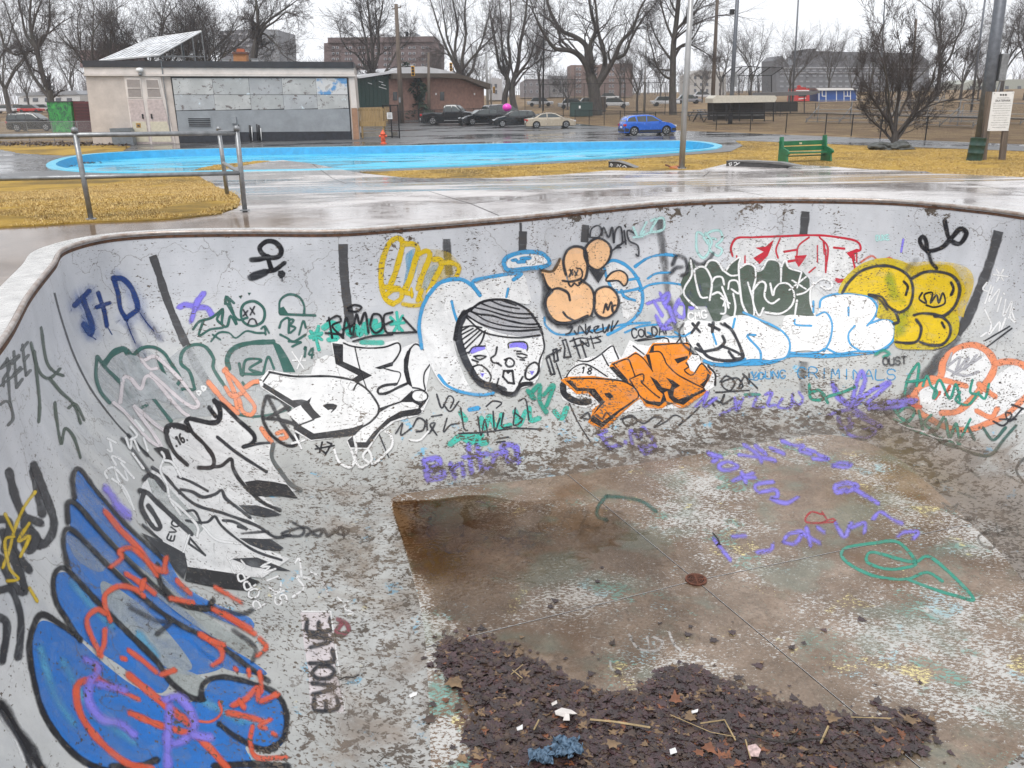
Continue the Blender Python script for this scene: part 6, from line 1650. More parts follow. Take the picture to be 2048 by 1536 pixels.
px_tree(1346, 229, 78, 'tall straight tree with a single dark trunk beside the light pole', [
    ([(1346,230),(1345,180),(1346,130),(1347,90),(1352,50),(1357,0),(1360,-60)], .55, .25, 0),
    ([(1346,160),(1325,150),(1308,125),(1300,98),(1290,70)], .2, .06, -2), ([(1347,125),(1330,100),(1315,70),(1305,40)], .2, .06, 2),
    ([(1347,118),(1362,95),(1385,80),(1400,60),(1415,30)], .22, .06, 2), ([(1350,100),(1370,88),(1395,100),(1410,112)], .16, .05, -2),
    ([(1350,85),(1335,50),(1325,10),(1318,-30)], .2, .06, 1), ([(1353,60),(1375,30),(1395,-10)], .2, .06, -2), ([(1347,140),(1320,138),(1300,120)], .14, .05, 1)], 21,
    dict(start0=.5, lk=9, kids=[0, 4, 4, 3, 3]))
px_tree(1015, 218, 72, 'twin trunked dark tree behind the pink balloon', [
    ([(1008,220),(1010,190),(1016,165),(1008,140)], .42, .3, 0), ([(1030,222),(1024,190),(1026,165),(1036,130),(1040,90),(1050,40),(1056,-20)], .5, .12, 1),
    ([(1010,150),(998,130),(992,95),(985,60),(980,20)], .28, .07, -2), ([(1012,160),(1020,120),(1016,80),(1022,30),(1018,-30)], .3, .08, 2),
    ([(1034,150),(1058,120),(1068,90),(1080,60)], .2, .06, -2), ([(1026,165),(1045,140),(1064,132),(1075,112)], .18, .05, 2), ([(1016,130),(1004,95),(1003,50),(998,0)], .22, .06, 1)], 31, dict(lk=9, kids=[0, 5, 4, 3, 3]))
px_tree(930, 224, 64, 'vase shaped tree spreading wide in front of the brick hall', [
    ([(936,224),(932,200),(926,170),(921,148)], .5, .38, 0), ([(921,150),(912,125),(910,90),(914,50),(905,0),(900,-40)], .28, .07, 1),
    ([(920,150),(905,120),(893,95),(880,60),(870,25),(862,0)], .26, .06, -2), ([(916,138),(900,112),(880,105),(862,108)], .14, .05, 2), ([(924,152),(925,115),(932,70),(930,20),(938,-30)], .28, .07, -1),
    ([(928,160),(944,140),(952,110),(966,75),(975,40),(985,10)], .24, .06, 2), ([(925,140),(945,115),(975,85),(990,70)], .2, .05, -1), ([(912,120),(895,80),(888,40),(880,-10)], .2, .05, 1)], 41, dict(lk=7, kids=[0, 4, 4, 3, 3], wander=.09))
px_tree(752, 243, 68, 'broad dark tree right of the pool house corner', [
    ([(752,244),(750,215),(749,185),(746,160)], .55, .42, 0), ([(748,165),(746,130),(744,90),(740,50),(736,10),(730,-40)], .3, .08, 0),
    ([(746,160),(733,135),(716,110),(700,100),(690,80)], .22, .06, -2), ([(745,150),(735,110),(728,75),(720,45),(712,15)], .22, .06, 2), ([(747,140),(758,105),(758,60),(766,20),(770,-10)], .26, .07, -1),
    ([(753,180),(766,150),(780,125),(792,100),(806,88),(815,75)], .22, .05, 2), ([(745,100),(752,60),(748,20)], .16, .05, 1), ([(745,145),(722,135),(706,140)], .12, .04, 1)], 51, dict(lk=9, kids=[0, 5, 4, 3, 3], wander=.13))
px_tree(512, 150, 84, 'bare tree with arching branches above the right half of the pool house roof', [
    ([(505,180),(506,130),(509,105),(514,80)], .6, .42, 0), ([(513,85),(516,50),(514,20),(510,-20)], .35, .1, 0), ([(512,90),(530,60),(555,45),(580,28),(600,35)], .22, .05, -2),
    ([(516,60),(540,35),(570,10),(585,-5)], .22, .05, 2), ([(515,75),(530,68),(555,90),(570,110),(590,122)], .18, .04, -1), ([(510,70),(500,45),(503,10),(500,-20)], .2, .06, 2)], 61, dict(lk=7, kids=[0, 4, 4, 3, 3], curl=1.6))
px_tree(105, 250, 66, 'big leaning tree with forked dark limbs at the left edge of the view', [
    ([(106,262),(104,225),(102,205),(99,180)], .55, .42, 0), ([(100,185),(88,160),(78,120),(73,97)], .38, .3, 0), ([(102,200),(85,180),(62,150),(48,120),(35,90),(20,60),(5,20)], .3, .08, 1),
    ([(73,97),(62,60),(60,20),(66,-30)], .3, .1, 0), ([(75,100),(88,75),(110,65),(132,50),(158,38)], .2, .05, -2), ([(74,100),(90,60),(88,20),(80,-20)], .22, .07, 2),
    ([(73,98),(50,70),(40,35),(30,0),(28,-30)], .22, .07, 1), ([(64,60),(75,30),(90,0),(98,-30)], .18, .05, -1), ([(15,95),(30,110),(50,104),(72,99)], .1, .16, 0), ([(0,60),(8,90),(20,105),(32,108)], .12, .1, 0)], 71, dict(lk=7, kids=[0, 4, 4, 3, 3], wander=.14))
# the multi-stemmed shrub tree by the rocks
px_tree(1788, 288, 38.5, 'low multi-stemmed shrub tree rising from between two rocks', [
    ([(1788,290),(1789,276),(1790,262)], .22, .17, 0), ([(1786,284),(1772,262),(1752,240),(1738,215)], .09, .03, 1), ([(1788,270),(1774,240),(1770,205),(1762,165),(1750,130)], .1, .03, -1),
    ([(1790,265),(1795,225),(1803,180),(1806,130),(1810,90)], .12, .03, .5), ([(1792,270),(1812,240),(1832,205),(1850,170),(1858,130)], .11, .03, -.8), ([(1795,272),(1820,245),(1855,215),(1885,190),(1905,160)], .09, .025, .6),
    ([(1788,266),(1784,230),(1780,190),(1786,140),(1782,80)], .1, .03, 1), ([(1794,280),(1805,262),(1830,225),(1870,205),(1900,200)], .08, .025, -.5), ([(1790,262),(1760,225),(1735,190),(1718,160)], .08, .025, -.6),
    ([(1798,230),(1825,180),(1835,130),(1838,95)], .08, .025, .8)], 81, dict(lk=9, start=.2, start0=1.0, kids=[0, 4, 3, 3, 2], maxl=4, rk=.9, wander=.08, trop=.09, kl=.8), group=None, name='shrub_tree')
PG = dict(kids=[5, 5, 4, 3, 3], wander=.12)
PF = dict(kids=[5, 5, 4, 3, 3], wander=.13, limbs=5, fork=.2, spread=1.25)
spec = [ # px, py, Y, top, seed, variant, wide, label
 (190,150,82,-90,101,'a',1.1,'dark bare tree directly behind the solar array'),
 (232,150,88,-60,102,'b',1.0,'bare tree behind the right side of the solar array'),
 (300,150,92,-70,103,'c',1.1,'bare tree behind the pool house over the double doors'),
 (352,150,90,-80,104,'a',1.1,'thick bare tree behind the top corner of the solar array'),
 (398,150,86,-70,105,'b',1.25,'dense bare tree just left of the orange chimney'),
 (432,150,98,-50,106,'c',1.1,'dense bare tree directly behind the orange chimney'),
 (20,230,96,-60,107,'c',1.1,'bare tree at the extreme left edge behind the leaning tree'),
 (150,215,120,40,108,'b',1.1,'smaller bare tree left of the pool house'),
 (640,190,120,105,109,'c',1.0,'small bare tree in front of the seven storey block, over the roof corner'),
 (690,190,125,95,110,'a',1.1,'small bare tree beside the left end of the seven storey block'),
 (1080,215,110,35,111,'b',1.0,'bare tree between the twin trunked tree and the forked elm'),
 (1135,219,92,118,112,'c',1.2,'small spreading tree just left of the forked elm'),
 (1274,222,84,60,113,'a',1.05,'medium tree right of the forked elm'),
 (1240,205,130,60,114,'b',1.0,'thin tree behind the right limb of the forked elm'),
 (1404,205,110,95,115,'c',1.0,'small pale tree right of the light pole'),
 (1440,200,140,40,116,'a',1.0,'bare tree behind the tall field poles'),
 (1500,205,130,20,117,'b',.9,'light bare tree right of the metal floodlight pole'),
 (1578,204,100,30,118,'c',.95,'slender bare tree left of the tall thin mast'),
 (1655,200,105,32,119,'a',.95,'rounded bare tree in front of the grey stone building'),
 (1738,200,115,30,120,'b',1.0,'bare tree seen behind the left side of the shrub tree'),
 (1872,200,85,-80,121,'a',1.15,'large dark tree behind the right side of the shrub tree'),
 (1920,200,120,20,122,'c',1.0,'bare tree between the large dark tree and the big pole'),
 (2000,200,84,-40,123,'b',1.1,'large bare tree behind the skatepark notice'),
 (2050,200,100,-60,124,'c',1.1,'bare tree at the right edge of the view'),
 (1815,195,135,60,125,'c',1.0,'distant tree behind the middle of the shrub tree'),
 (870,215,84,70,126,'b',.9,'thin tree in front of the middle of the brick hall'),
 (960,215,100,60,127,'c',.9,'thin tree at the right end of the brick hall'),
 (1320,205,125,90,128,'b',.9,'thin distant tree left of the tall straight tree'),
 (1700,200,140,70,129,'a',.9,'distant bare tree above the blue shed'),
 (60,225,130,60,130,'a',.9,'distant bare tree left of the green panel'),
 (1955,200,150,60,131,'a',.9,'distant tree left of the big pole'),
]
for (px, py, Y, top, seed, var, wd_, lab) in spec:
    tree(px, py, Y, top, {'a': 1001, 'b': 1002, 'c': 1003}[var], lab, PG if var != 'c' else PF, variant=var, rz=(seed*1.7) % 6.28, wide=wd_)
# evergreens by the hall
def evergreen(px, py, Y, top, w, seed, label):
    Y = at(px, py).y; w = w*Y/63; base = ony(px, py, Y); base.z = gz(0, Y); H = ony(px, top, Y).z-base.z
    rng = random.Random(seed); T, L_ = MB(), MB()
    T.tube([(0, 0, 0), (0, 0, H*.95)], [H*.02, .02], 7)
    for k in range(650):
        h = H*(.12+.86*rng.random()); rr = w*(1-(h/H)**2.2)*rng.uniform(.3, 1.0)*(.7+.5*math.sin(h*2.1+seed)); a = rng.uniform(0, 6.28)
        p = Vector((rr*math.cos(a), rr*math.sin(a), h-rr*.2)); d = Vector((math.cos(a)*rng.uniform(.4, 1), math.sin(a)*rng.uniform(.4, 1), rng.uniform(-.6, .3))).normalized(); s_ = d.orthogonal().normalized(); l = rng.uniform(.3, .6)
        L_.add([p-s_*l*.25, p+d*l, p+s_*l*.25, p-d*l*.3], [(0, 1, 2, 3)])
    o = empty('evergreen_tree', base); tag(o, label, 'tree', 'evergreens by the hall'); T.build('trunk', M_BARK, o)
    me = L_.mesh('crown', mat('needle_green', (.022, .04, .022), .8, var=.4, scale=2)); link(bpy.data.objects.new('crown', me), o)
evergreen(818, 238, 63, 122, 1.3, 5, 'dark evergreen in front of the brick hall behind the yellow traffic light')
evergreen(838, 240, 65, 150, 1.2, 6, 'shorter dark evergreen just right of the taller one by the hall')
evergreen(806, 240, 62, 165, .9, 7, 'narrow low evergreen beside the wooden utility pole')
# far wooded line behind everything
rng = random.Random(77); tl = MB()
for k in range(1500):
    Y = rng.uniform(255, 330); x = rng.uniform(-260, 300); z0 = gz(0, Y); h = rng.uniform(5, 11)*(1.2 if x < -60 else .75)
    a = Vector((x, Y, z0)); tl.tube([a, a+Vector((rng.uniform(-.5, .5), 0, h*.6)), a+Vector((rng.uniform(-2, 2), 0, h))], [.12, .07, .02], 3, False)
    for _ in range(6):
        b = a+Vector((0, 0, h*rng.uniform(.3, .9))); tl.tube([b, b+Vector((rng.uniform(-2.6, 2.6), rng.uniform(-1, 1), rng.uniform(.8, 3.4)))], [.05, .02], 3, False)
o = tl.build('far_woods', mat('far_wood', (.13, .115, .12), .9, bump=0)); tag(o, 'hazy grey line of distant bare woods along the horizon', 'woods', kind='stuff')
# ================================================================== vehicles
def m_car(name, col, rough=.22, metal=.3):
    return mat(name, col, rough, metal, var=.06, scale=1, bump=0, coat=.8)
M_TYRE = mat('tyre', (.014, .014, .015), .8, var=.2, scale=20); M_RIM = mat('alloy', (.45, .46, .47), .3, .85, var=.1, bump=0)
M_TRIM = mat('dark_trim', (.03, .032, .035), .55); M_HEAD = mat('headlight', (.62, .64, .66), .12, .2, var=.08, bump=0, coat=1)
M_TAIL = mat('taillight', (.45, .01, .012), .18, var=.1, bump=0, coat=1); M_PLATE = mat('number_plate', (.7, .72, .74), .4, var=.04)
M_CARG = mat('car_glass', (.035, .045, .045), .05, var=.25, scale=2, bump=0, spec=.9)
def wheel(root, x, y, r, w, side):
    mb = MB(); mb.lathe([(r*.62, -w/2), (r*.9, -w/2), (r, -w*.32), (r, w*.32), (r*.9, w/2), (r*.62, w/2)], n=22, axis='y')
    t = mb.build('wheel', M_TYRE, root, smooth=False); t.location = (x, y, r)
    m = MB(); yo = side*w*.46
    m.lathe([(r*.66, yo-.01), (r*.66, yo+.01), (r*.58, yo+.012), (r*.55, yo-.02*side)] if side > 0 else [(r*.55, yo+.02), (r*.58, yo-.012), (r*.66, yo-.01), (r*.66, yo+.01)], n=22, axis='y')
    rim = m.build('rim', M_RIM, t)
    m = MB(); m.lathe([(r*.60, yo-side*.035-.002), (r*.60, yo-side*.035+.002)], n=18, axis='y'); m.build('brake_disc', M_TRIM, t)
    m = MB()
    for k in range(5):
        a = k*2*math.pi/5+.3; m.bar((math.cos(a)*r*.1, yo-side*.008, math.sin(a)*r*.1), (math.cos(a)*r*.6, yo-side*.004, math.sin(a)*r*.6), .085, .03, (0, 1, 0))
    m.lathe([(r*.16, yo-.02), (r*.16, yo+.02)], n=10, axis='y'); m.build('rim_spokes', M_RIM, t)
def car(name, label, loc, heading, L_, W_, H_, prof, glassz, paint, wheels, wr, windows, kind='car', lower=None, group='cars parked behind the pool', bevel=.05, wsh=None, rearw=None, rack=False, doors=()):
    """prof: side outline (x forward, z) of the body including roof; windows: side window polygons; built to real size then turned to heading"""
    root = empty(name, loc, heading); tag(root, label, kind, group)
    # cross-section loft: the half-width shrinks above the beltline
    def hw(z): 
        if z <= glassz: return W_/2*(.96+.04*min(1, z/glassz*1.6)) if z < glassz*.55 else W_/2
        return W_/2*(1-.20*((z-glassz)/(H_-glassz))**1.1)
    # resample outline to columns
    xs = sorted({round(x, 3) for x, z in prof}); x0, x1 = min(xs), max(xs)
    N = 46; cols = [x0+(x1-x0)*(.5-.5*math.cos(math.pi*i/(N-1))) if False else x0+(x1-x0)*i/(N-1) for i in range(N)]
    top = [p for p in prof]
    def ztop(x):
        best = 0
        n = len(top)
        for (xa, za), (xb, zb) in zip(top, top[1:]):
            lo, hi = min(xa, xb), max(xa, xb)
            if lo-1e-6 <= x <= hi+1e-6:
                z = za if abs(xb-xa) < 1e-6 else za+(zb-za)*(x-xa)/(xb-xa)
                best = max(best, z)
        return best
    zb0 = .22
    def arch(x):
        zb = zb0
        for wx in wheels:
            d = abs(x-wx); R_ = wr*1.16
            if d < R_: zb = max(zb, wr+math.sqrt(max(0, R_*R_-d*d))*.98)
        return zb
    ex = []
    for wx in wheels:
        R_ = wr*1.16
        for k in range(-6, 7): ex.append(wx+R_*math.sin(k*math.pi/12)*1.0)
    cols = sorted(set([round(c, 4) for c in cols+ex+[p[0] for p in top] if x0 <= c <= x1]))
    K = 9; vs = []; fs = []
    for ci, x in enumerate(cols):
        zt = ztop(x); zb = min(arch(x), zt-.02)
        e = min(x-x0, x1-x); nose = 1-.16*max(0, 1-e/.35)**2
        for k in range(K):
            t = k/(K-1); z = zb+(zt-zb)*t
            w_ = hw(z)*nose
            if k == K-1: w_ *= .93
            vs.append((x, w_, z - (.03 if k == K-1 else 0)))
        vs.append((x, 0, zt+.01))
    n1 = K+1; half = len(vs)
    vs += [(x, -y, z) for x, y, z in vs]
    for c in range(len(cols)-1):
        for k in range(K):
            a, b = c*n1+k, (c+1)*n1+k
            fs.append((a, b, b+1, a+1)); fs.append((half+a, half+a+1, half+b+1, half+b))
        fs.append((c*n1, half+c*n1, half+(c+1)*n1, (c+1)*n1))
    for c, rev in ((0, 0), (len(cols)-1, 1)):
        for k in range(K): 
            a = c*n1+k; fs.append((a, a+1, half+a+1, half+a) if rev else (a, half+a, half+a+1, a+1))
    m = MB(); m.add(vs, fs)
    body = m.build('body', paint, root, smooth=True)
    bm = bmesh.new(); bm.from_mesh(body.data); bmesh.ops.remove_doubles(bm, verts=bm.verts, dist=.002); bm.to_mesh(body.data); bm.free()
    md = body.modifiers.new('edge', 'EDGE_SPLIT'); md.split_angle = R(32)
    # dark wheel wells + underside
    MB().box(x0+.2, -W_/2+.12, .16, x1-.2, W_/2-.12, .5).build('underbody', M_TRIM, root)
    def sidepoly(poly, name_, m_, out=.008, par=None):
        for s_ in (1, -1):
            mb = MB(); n = len(poly)
            a = [(x, s_*(hw(z)+out-.03), z) for x, z in poly]; b = [(x, s_*(hw(z)+out), z) for x, z in poly]
            # subdivide outline so that it follows the curved side
            mb.add(a+b, [tuple(range(n)), tuple(reversed(range(n, 2*n)))]+[(i, n+i, n+(i+1) % n, (i+1) % n) for i in range(n)])
            mb.build(name_, m_, par or root)
    for w_ in windows: sidepoly(w_, 'side_window', M_CARG, .006)
    for d in doors:   # shut lines
        sidepoly([(d-.012, .34), (d+.012, .34), (d+.012, glassz-.02), (d-.012, glassz-.02)], 'door_seam', M_TRIM, .004)
        sidepoly([(d+.10, glassz-.12), (d+.30, glassz-.12), (d+.30, glassz-.08), (d+.10, glassz-.08)], 'door_handle', paint, .03)
    if lower: 
        for q in lower: sidepoly(q, 'side_cladding', M_TRIM, .02)
    def cross(p0, p1, m_, nm, inset_=.10, out=.012):
        (xa, za), (xb, zb) = p0, p1
        d = Vector((xb-xa, zb-za)).normalized(); nx, nz = -d.y*out, d.x*out
        if nz < 0 and abs(nx) < 1e-6: nz = -nz
        vs_ = []
        for (x, z) in ((xa, za), (xb, zb)):
            for y in (-(hw(z)-inset_), hw(z)-inset_): vs_.append((x, y, z))
        q = [Vector(v) for v in vs_]; nn = (q[1]-q[0]).cross(q[2]-q[0]).normalized()
        if nn.z < 0: nn = -nn
        mb = MB(); mb.add([v-nn*.02 for v in q]+[v+nn*(out+.012) for v in q], [(0,1,3,2),(4,6,7,5),(0,4,5,1),(1,5,7,3),(3,7,6,2),(2,6,4,0)]); mb.build(nm, m_, root)
    if wsh: cross(wsh[0], wsh[1], M_CARG, 'windscreen')
    if rearw: cross(rearw[0], rearw[1], M_CARG, 'rear_window')
    for wx in wheels:
        for s_ in (1, -1): wheel(root, wx, s_*(W_/2-.12), wr, .21, s_)
    zf = glassz*.62
    for s_ in (1, -1):
        mb = MB(); mb.cbox((x1-.10, s_*(W_/2-.30), zf+.04), (.24, .36, .14)); mb.build('headlight', M_HEAD, root, bev=.02)
        mb = MB(); mb.cbox((x0+.07, s_*(W_/2-.17), glassz*.80), (.22, .26, .17)); mb.build('taillight', M_TAIL, root, bev=.02)
        mb = MB(); mb.cbox((wsh[0][0]-.25 if wsh else 0, s_*(W_/2+.09), glassz+.06), (.12, .18, .12)); mb.build('wing_mirror', paint, root, bev=.03)
    MB().cbox((x0-.01, 0, glassz*.64), (.03, .42, .14)).build('number_plate', M_PLATE, root)
    MB().cbox((x0+.04, 0, .40), (.16, W_*.86, .2)).build('rear_bumper', M_TRIM if lower else paint, root, bev=.04)
    MB().cbox((x1-.06, 0, .38), (.16, W_*.84, .2)).build('front_bumper', M_TRIM if lower else paint, root, bev=.04)
    MB().cbox((x1-.02, 0, zf-.02), (.04, .6, .12)).build('grille', M_BLACKM, root)
    if rack:
        for s_ in (1, -1): MB().tube([(-1.3, s_*.52, H_-.0), (-1.2, s_*.52, H_+.05), (.3, s_*.52, H_+.06), (.45, s_*.52, H_-.01)], .02, 6).build('roof_rail', M_TRIM, root)
    return root
SED = [(-2.42,.35),(-2.43,.75),(-2.38,.93),(-1.75,.99),(-1.05,1.34),(-.6,1.41),(.1,1.42),(.5,1.36),(1.25,.98),(1.9,.86),(2.32,.68),(2.42,.5),(2.42,.35)]
SEDW = [[(-1.35,1.02),(-1.0,1.27),(-.62,1.35),(-.45,1.355),(-.45,1.0)], [(-.38,1.0),(-.38,1.355),(.05,1.36),(.42,1.29),(.95,1.0)]]
HAT = [(-2.05,.35),(-2.10,.8),(-2.02,1.0),(-1.88,1.3),(-1.65,1.46),(-1.2,1.53),(-.2,1.55),(.25,1.48),(1.0,1.05),(1.75,.90),(2.1,.70),(2.17,.5),(2.17,.35)]
HATW = [[(-1.72,1.08),(-1.62,1.34),(-1.25,1.42),(-1.12,1.05)], [(-1.04,1.04),(-1.10,1.43),(-.35,1.46),(-.35,1.02)], [(-.28,1.02),(-.28,1.46),(.15,1.42),(.8,1.06)]]
HATG = [[(-1.9,1.05),(-1.78,1.32),(-1.25,1.43),(-1.12,1.05)], HATW[1], HATW[2]]
SUVP = [(-2.35,.4),(-2.4,.9),(-2.34,1.1),(-2.2,1.62),(-2.0,1.74),(-.2,1.78),(.3,1.7),(1.05,1.15),(1.9,1.05),(2.3,.85),(2.38,.6),(2.38,.4)]
SUVW = [[(-2.1,1.18),(-2.0,1.58),(-1.35,1.62),(-1.3,1.17)], [(-1.22,1.17),(-1.27,1.63),(-.4,1.65),(-.4,1.15)], [(-.32,1.15),(-.32,1.65),(.2,1.6),(.82,1.17)]]
PICK = [(-2.95,.5),(-2.97,1.12),(-.75,1.13),(-.70,1.25),(-.62,1.80),(-.4,1.87),(.35,1.88),(.6,1.80),(1.25,1.24),(2.4,1.14),(2.75,.95),(2.8,.6),(2.8,.45)]
def g_at(px, py): q = at(px, py); q.z = gz(q.x, q.y)+.012; return q
def heading(pa, pb): a, b = at(*pa), at(*pb); return math.atan2(b.y-a.y, b.x-a.x)
def place(px, py): return g_at(px, py)
mid = lambda a, b: (a+b)/2
a, b = at(1275, 275), at(1336, 272)  # wheel contacts of the blue car
M_BLUECAR = m_car('blue_car_paint', (.012, .13, .62))
hb = R(10)
k_ = car('blue_hatchback', 'bright blue small wagon with grey side cladding parked alone beside the pool', place(1293, 270), hb, 4.34, 1.78, 1.55, HAT, 1.0, M_BLUECAR, (-1.3, 1.32), .34, HATG, rack=True, doors=(-1.08, -.32),
    lower=[[(-.9,.24),(.9,.24),(.9,.42),(-.9,.42)], [(-2.05,.30),(-1.75,.30),(-1.72,.52),(-2.08,.60)], [(1.74,.3),(2.1,.3),(2.1,.55),(1.74,.5)]],
    wsh=((1.0,1.06),(.28,1.46)), rearw=((-1.99,1.06),(-1.70,1.42)))
k2 = car('gold_sedan', 'pale gold sedan at the right end of the row of dark cars', place(1100, 256), R(6), 4.85, 1.80, 1.42, SED, .97, m_car('gold_paint', (.50, .43, .33)), (-1.45, 1.45), .33, SEDW, wsh=((1.22,1.0),(.52,1.35)), rearw=((-1.72,1.0),(-1.08,1.32)), doors=(-.42,))
k3 = car('black_hatchback', 'black hatchback with silver headlight next to the gold sedan', place(1030, 253.5), R(186), 4.2, 1.76, 1.52, [(x, z*.98) for x, z in HAT], 1.0, m_car('black_paint', (.012, .013, .015)), (-1.28, 1.3), .33, HATW, wsh=((1.0,1.05),(.28,1.43)), rearw=((-1.99,1.04),(-1.70,1.38)), doors=(-1.08, -.32))
car('dark_suv', 'dark minivan parked behind the black hatchback under the pink balloon', place(1012, 246), R(25), 4.7, 1.85, 1.72, SUVP, 1.12, m_car('charcoal_paint', (.03, .03, .035)), (-1.4, 1.42), .35, SUVW, wsh=((1.05,1.16),(.35,1.66)), rearw=((-2.32,1.15),(-2.18,1.6)))
car('black_sedan', 'small black sedan between the black pickup and the dark minivan', place(966, 249.5), R(200), 4.4, 1.74, 1.40, [(x*.93, z) for x, z in SED], .97, m_car('black_paint', (.012, .013, .015)), (-1.3, 1.32), .32, [[(x*.93, z) for x, z in w] for w in SEDW], wsh=((1.14,1.0),(.48,1.35)), rearw=((-1.6,1.0),(-1.0,1.32)))
pk = car('black_pickup', 'black pickup truck at the left end of the parked row', place(905, 249.5), R(-8), 5.75, 1.95, 1.88, PICK, 1.2, m_car('black_paint', (.012, .013, .015)), (-1.75, 1.75), .39, [[(-.52,1.26),(-.5,1.72),(.1,1.74),(.1,1.24)], [(.18,1.24),(.18,1.74),(.5,1.70),(1.05,1.25)]], wsh=((1.25,1.26),(.66,1.77)), rearw=((-.69,1.32),(-.63,1.74)), doors=(-.55,))
MB().box(-2.85, -.8, 1.08, -.85, .8, 1.142).build('bed_cover', M_TRIM, pk); MB().cbox((-3.0, 0, .55), (.14, 1.7, .2)).build('chrome_bumper', M_RIM, pk, bev=.03)
for s_ in (1, -1): MB().bar((-.6, s_*1.0, .42), (1.1, s_*1.0, .42), .12, .06).build('side_step', M_RIM, pk)
car('black_suv', 'black square SUV at the far left beside the green panel', place(72, 262), R(4), 4.9, 1.9, 1.78, SUVP, 1.12, m_car('black_paint', (.012, .013, .015)), (-1.4, 1.42), .36, SUVW, group=None, wsh=((1.05,1.16),(.35,1.66)), rearw=((-2.32,1.15),(-2.18,1.6)), doors=(-1.25, -.36))
for q_, f_ in ((k_, .86), (k2, .87), (k3, .92)): q_.scale = (f_,)*3
# distant cars and vans across the field: bodies with cabins
def far_car(px, py, Y, w, col, label, h=1.45):
    p = ony(px, py, Y); root = empty('distant_car', (p.x, Y, gz(0, Y))); tag(root, label, 'car', 'cars on the far street')
    MB().prism([(-w/2, .3), (-w/2, .85), (w/2, .8), (w/2, .3)], 'y', -.85, .85).build('body', m_car('far_paint_%d' % int(sum(col)*100), col), root, bev=.12)
    MB().prism([(-w*.36, .86), (-w*.25, h), (w*.15, h), (w*.32, .82)], 'y', -.75, .75).build('cabin', M_CARG, root, bev=.08)
    for x in (-w*.31, w*.31): MB().lathe([(.32, -.9), (.32, .9)], c=(x, 0, .32), n=12, axis='y').build('wheel', M_TYRE, root)
for i, (px, py, Y, col, lab) in enumerate([
    (8,208,170,(.6,.6,.62),'white car on the far street at the left frame edge'), (42,209,175,(.3,.3,.32),'grey car on the far street left of the red lit ones'), (60,209,168,(.5,.03,.03),'red car on the far street near the left edge'), (84,209,172,(.6,.6,.6),'pale car on the far street left of the leaning tree'),
    (1218,187,190,(.6,.6,.6),'white car on the far hillside street behind the elm'), (1145,203,135,(.62,.63,.65),'silver car behind the tall fence left of the elm'), (1228,203,135,(.65,.66,.68),'white car right of the elm trunk behind the fence'), (1330,202,140,(.55,.56,.58),'pale car left of the tall straight trunk behind the fence'),
    (1405,190,185,(.5,.5,.52),'grey car on the far street behind the light pole'), (1080,206,150,(.6,.6,.62),'pale car behind the fence right of the twin trunks'), (1180,206,140,(.58,.58,.6),'pale van like car hidden left of the elm trunk'), (1375,203,150,(.2,.2,.22),'dark car right of the straight trunk behind the fence')]):
    far_car(px, py, Y, 4.5, col, lab)
# ================================================================== fences
def pipe_rail():
    """galvanised pipe rail in the left foreground"""
    root = empty('pipe_rail', at(183, 442)); o = root.location; tag(root, 'galvanised steel pipe handrail with two rails at the left of the deck', 'railing')
    Y1 = at(183, 442).y
    b = [at(-160, 450), at(183, 442), at(490, 424)]
    t = [ony(-160, 273, b[0].y), ony(150, 267, b[1].y), ony(474, 263, b[2].y)]
    m_ = [ony(-160, 361, b[0].y), ony(165, 354, b[1].y), ony(482, 346, b[2].y)]
    R_ = .036
    for i in (0, 1, 2):
        MB().tube([b[i]-o-Vector((0, 0, .05)), t[i]-o+Vector((0, 0, .03))], R_, 10).build('post', M_GALV, root, smooth=True)
        MB().lathe([(R_*1.25, -.02), (R_*1.25, .03), (R_*.6, .055)], c=tuple(t[i]-o+Vector((0, 0, .03))), n=10).build('post_cap', M_GALV, root, smooth=True)
        MB().lathe([(.075, 0), (.075, .012), (.045, .02)], c=tuple(b[i]-o+Vector((0, 0, .022))), n=12).build('post_flange', M_GALV, root)
    MB().tube([v-o-Vector((0, 0, .02)) for v in t], R_*.95, 10).build('top_rail', M_GALV, root, smooth=True)
    MB().tube([v-o for v in m_], R_*.9, 10).build('middle_rail', M_GALV, root, smooth=True)
    # return to the rear post
    bb = at(455, 392); tt = ony(438, 262, bb.y)
    MB().tube([bb-o-Vector((0, 0, .05)), tt-o+Vector((0, 0, .02))], R_*1.1, 10).build('post', M_GALV, root, smooth=True)
    MB().lathe([(R_*1.3, -.02), (R_*1.3, .03), (R_*.6, .055)], c=tuple(tt-o+Vector((0, 0, .03))), n=10).build('post_cap', M_GALV, root, smooth=True)
    MB().tube([t[2]-o-Vector((0, 0, .02)), tt-o-Vector((0, 0, .02))], R_, 10).build('top_rail', M_GALV, root, smooth=True)
    c0 = ony(447, 326, bb.y); MB().tube([m_[2]-o, c0-o], R_*.9, 10).build('middle_rail', M_GALV, root, smooth=True)
    # white scribbles on the near post
    return root
pipe_rail()
def m_mesh(name, col, cell=.055, w=.16):
    """chain-link wire: diamonds cut out of the sheet by world position along the run and height"""
    t = NT(name); uv = t.tc.outputs['UV']; sx = t.n('ShaderNodeSeparateXYZ'); t.L(uv, sx.inputs[0])
    u, v = sx.outputs[0], sx.outputs[1]
    a = t.math('FRACT', t.math('DIVIDE', t.math('ADD', u, v), cell)); b = t.math('FRACT', t.math('DIVIDE', t.math('SUBTRACT', u, v), cell))
    m = t.math('MAXIMUM', t.math('LESS_THAN', a, w), t.math('LESS_THAN', b, w))
    t.L(m, t.p.inputs['Alpha']); t.p.inputs['Base Color'].default_value = (*col, 1); t.p.inputs['Roughness'].default_value = .5
    return t.mat
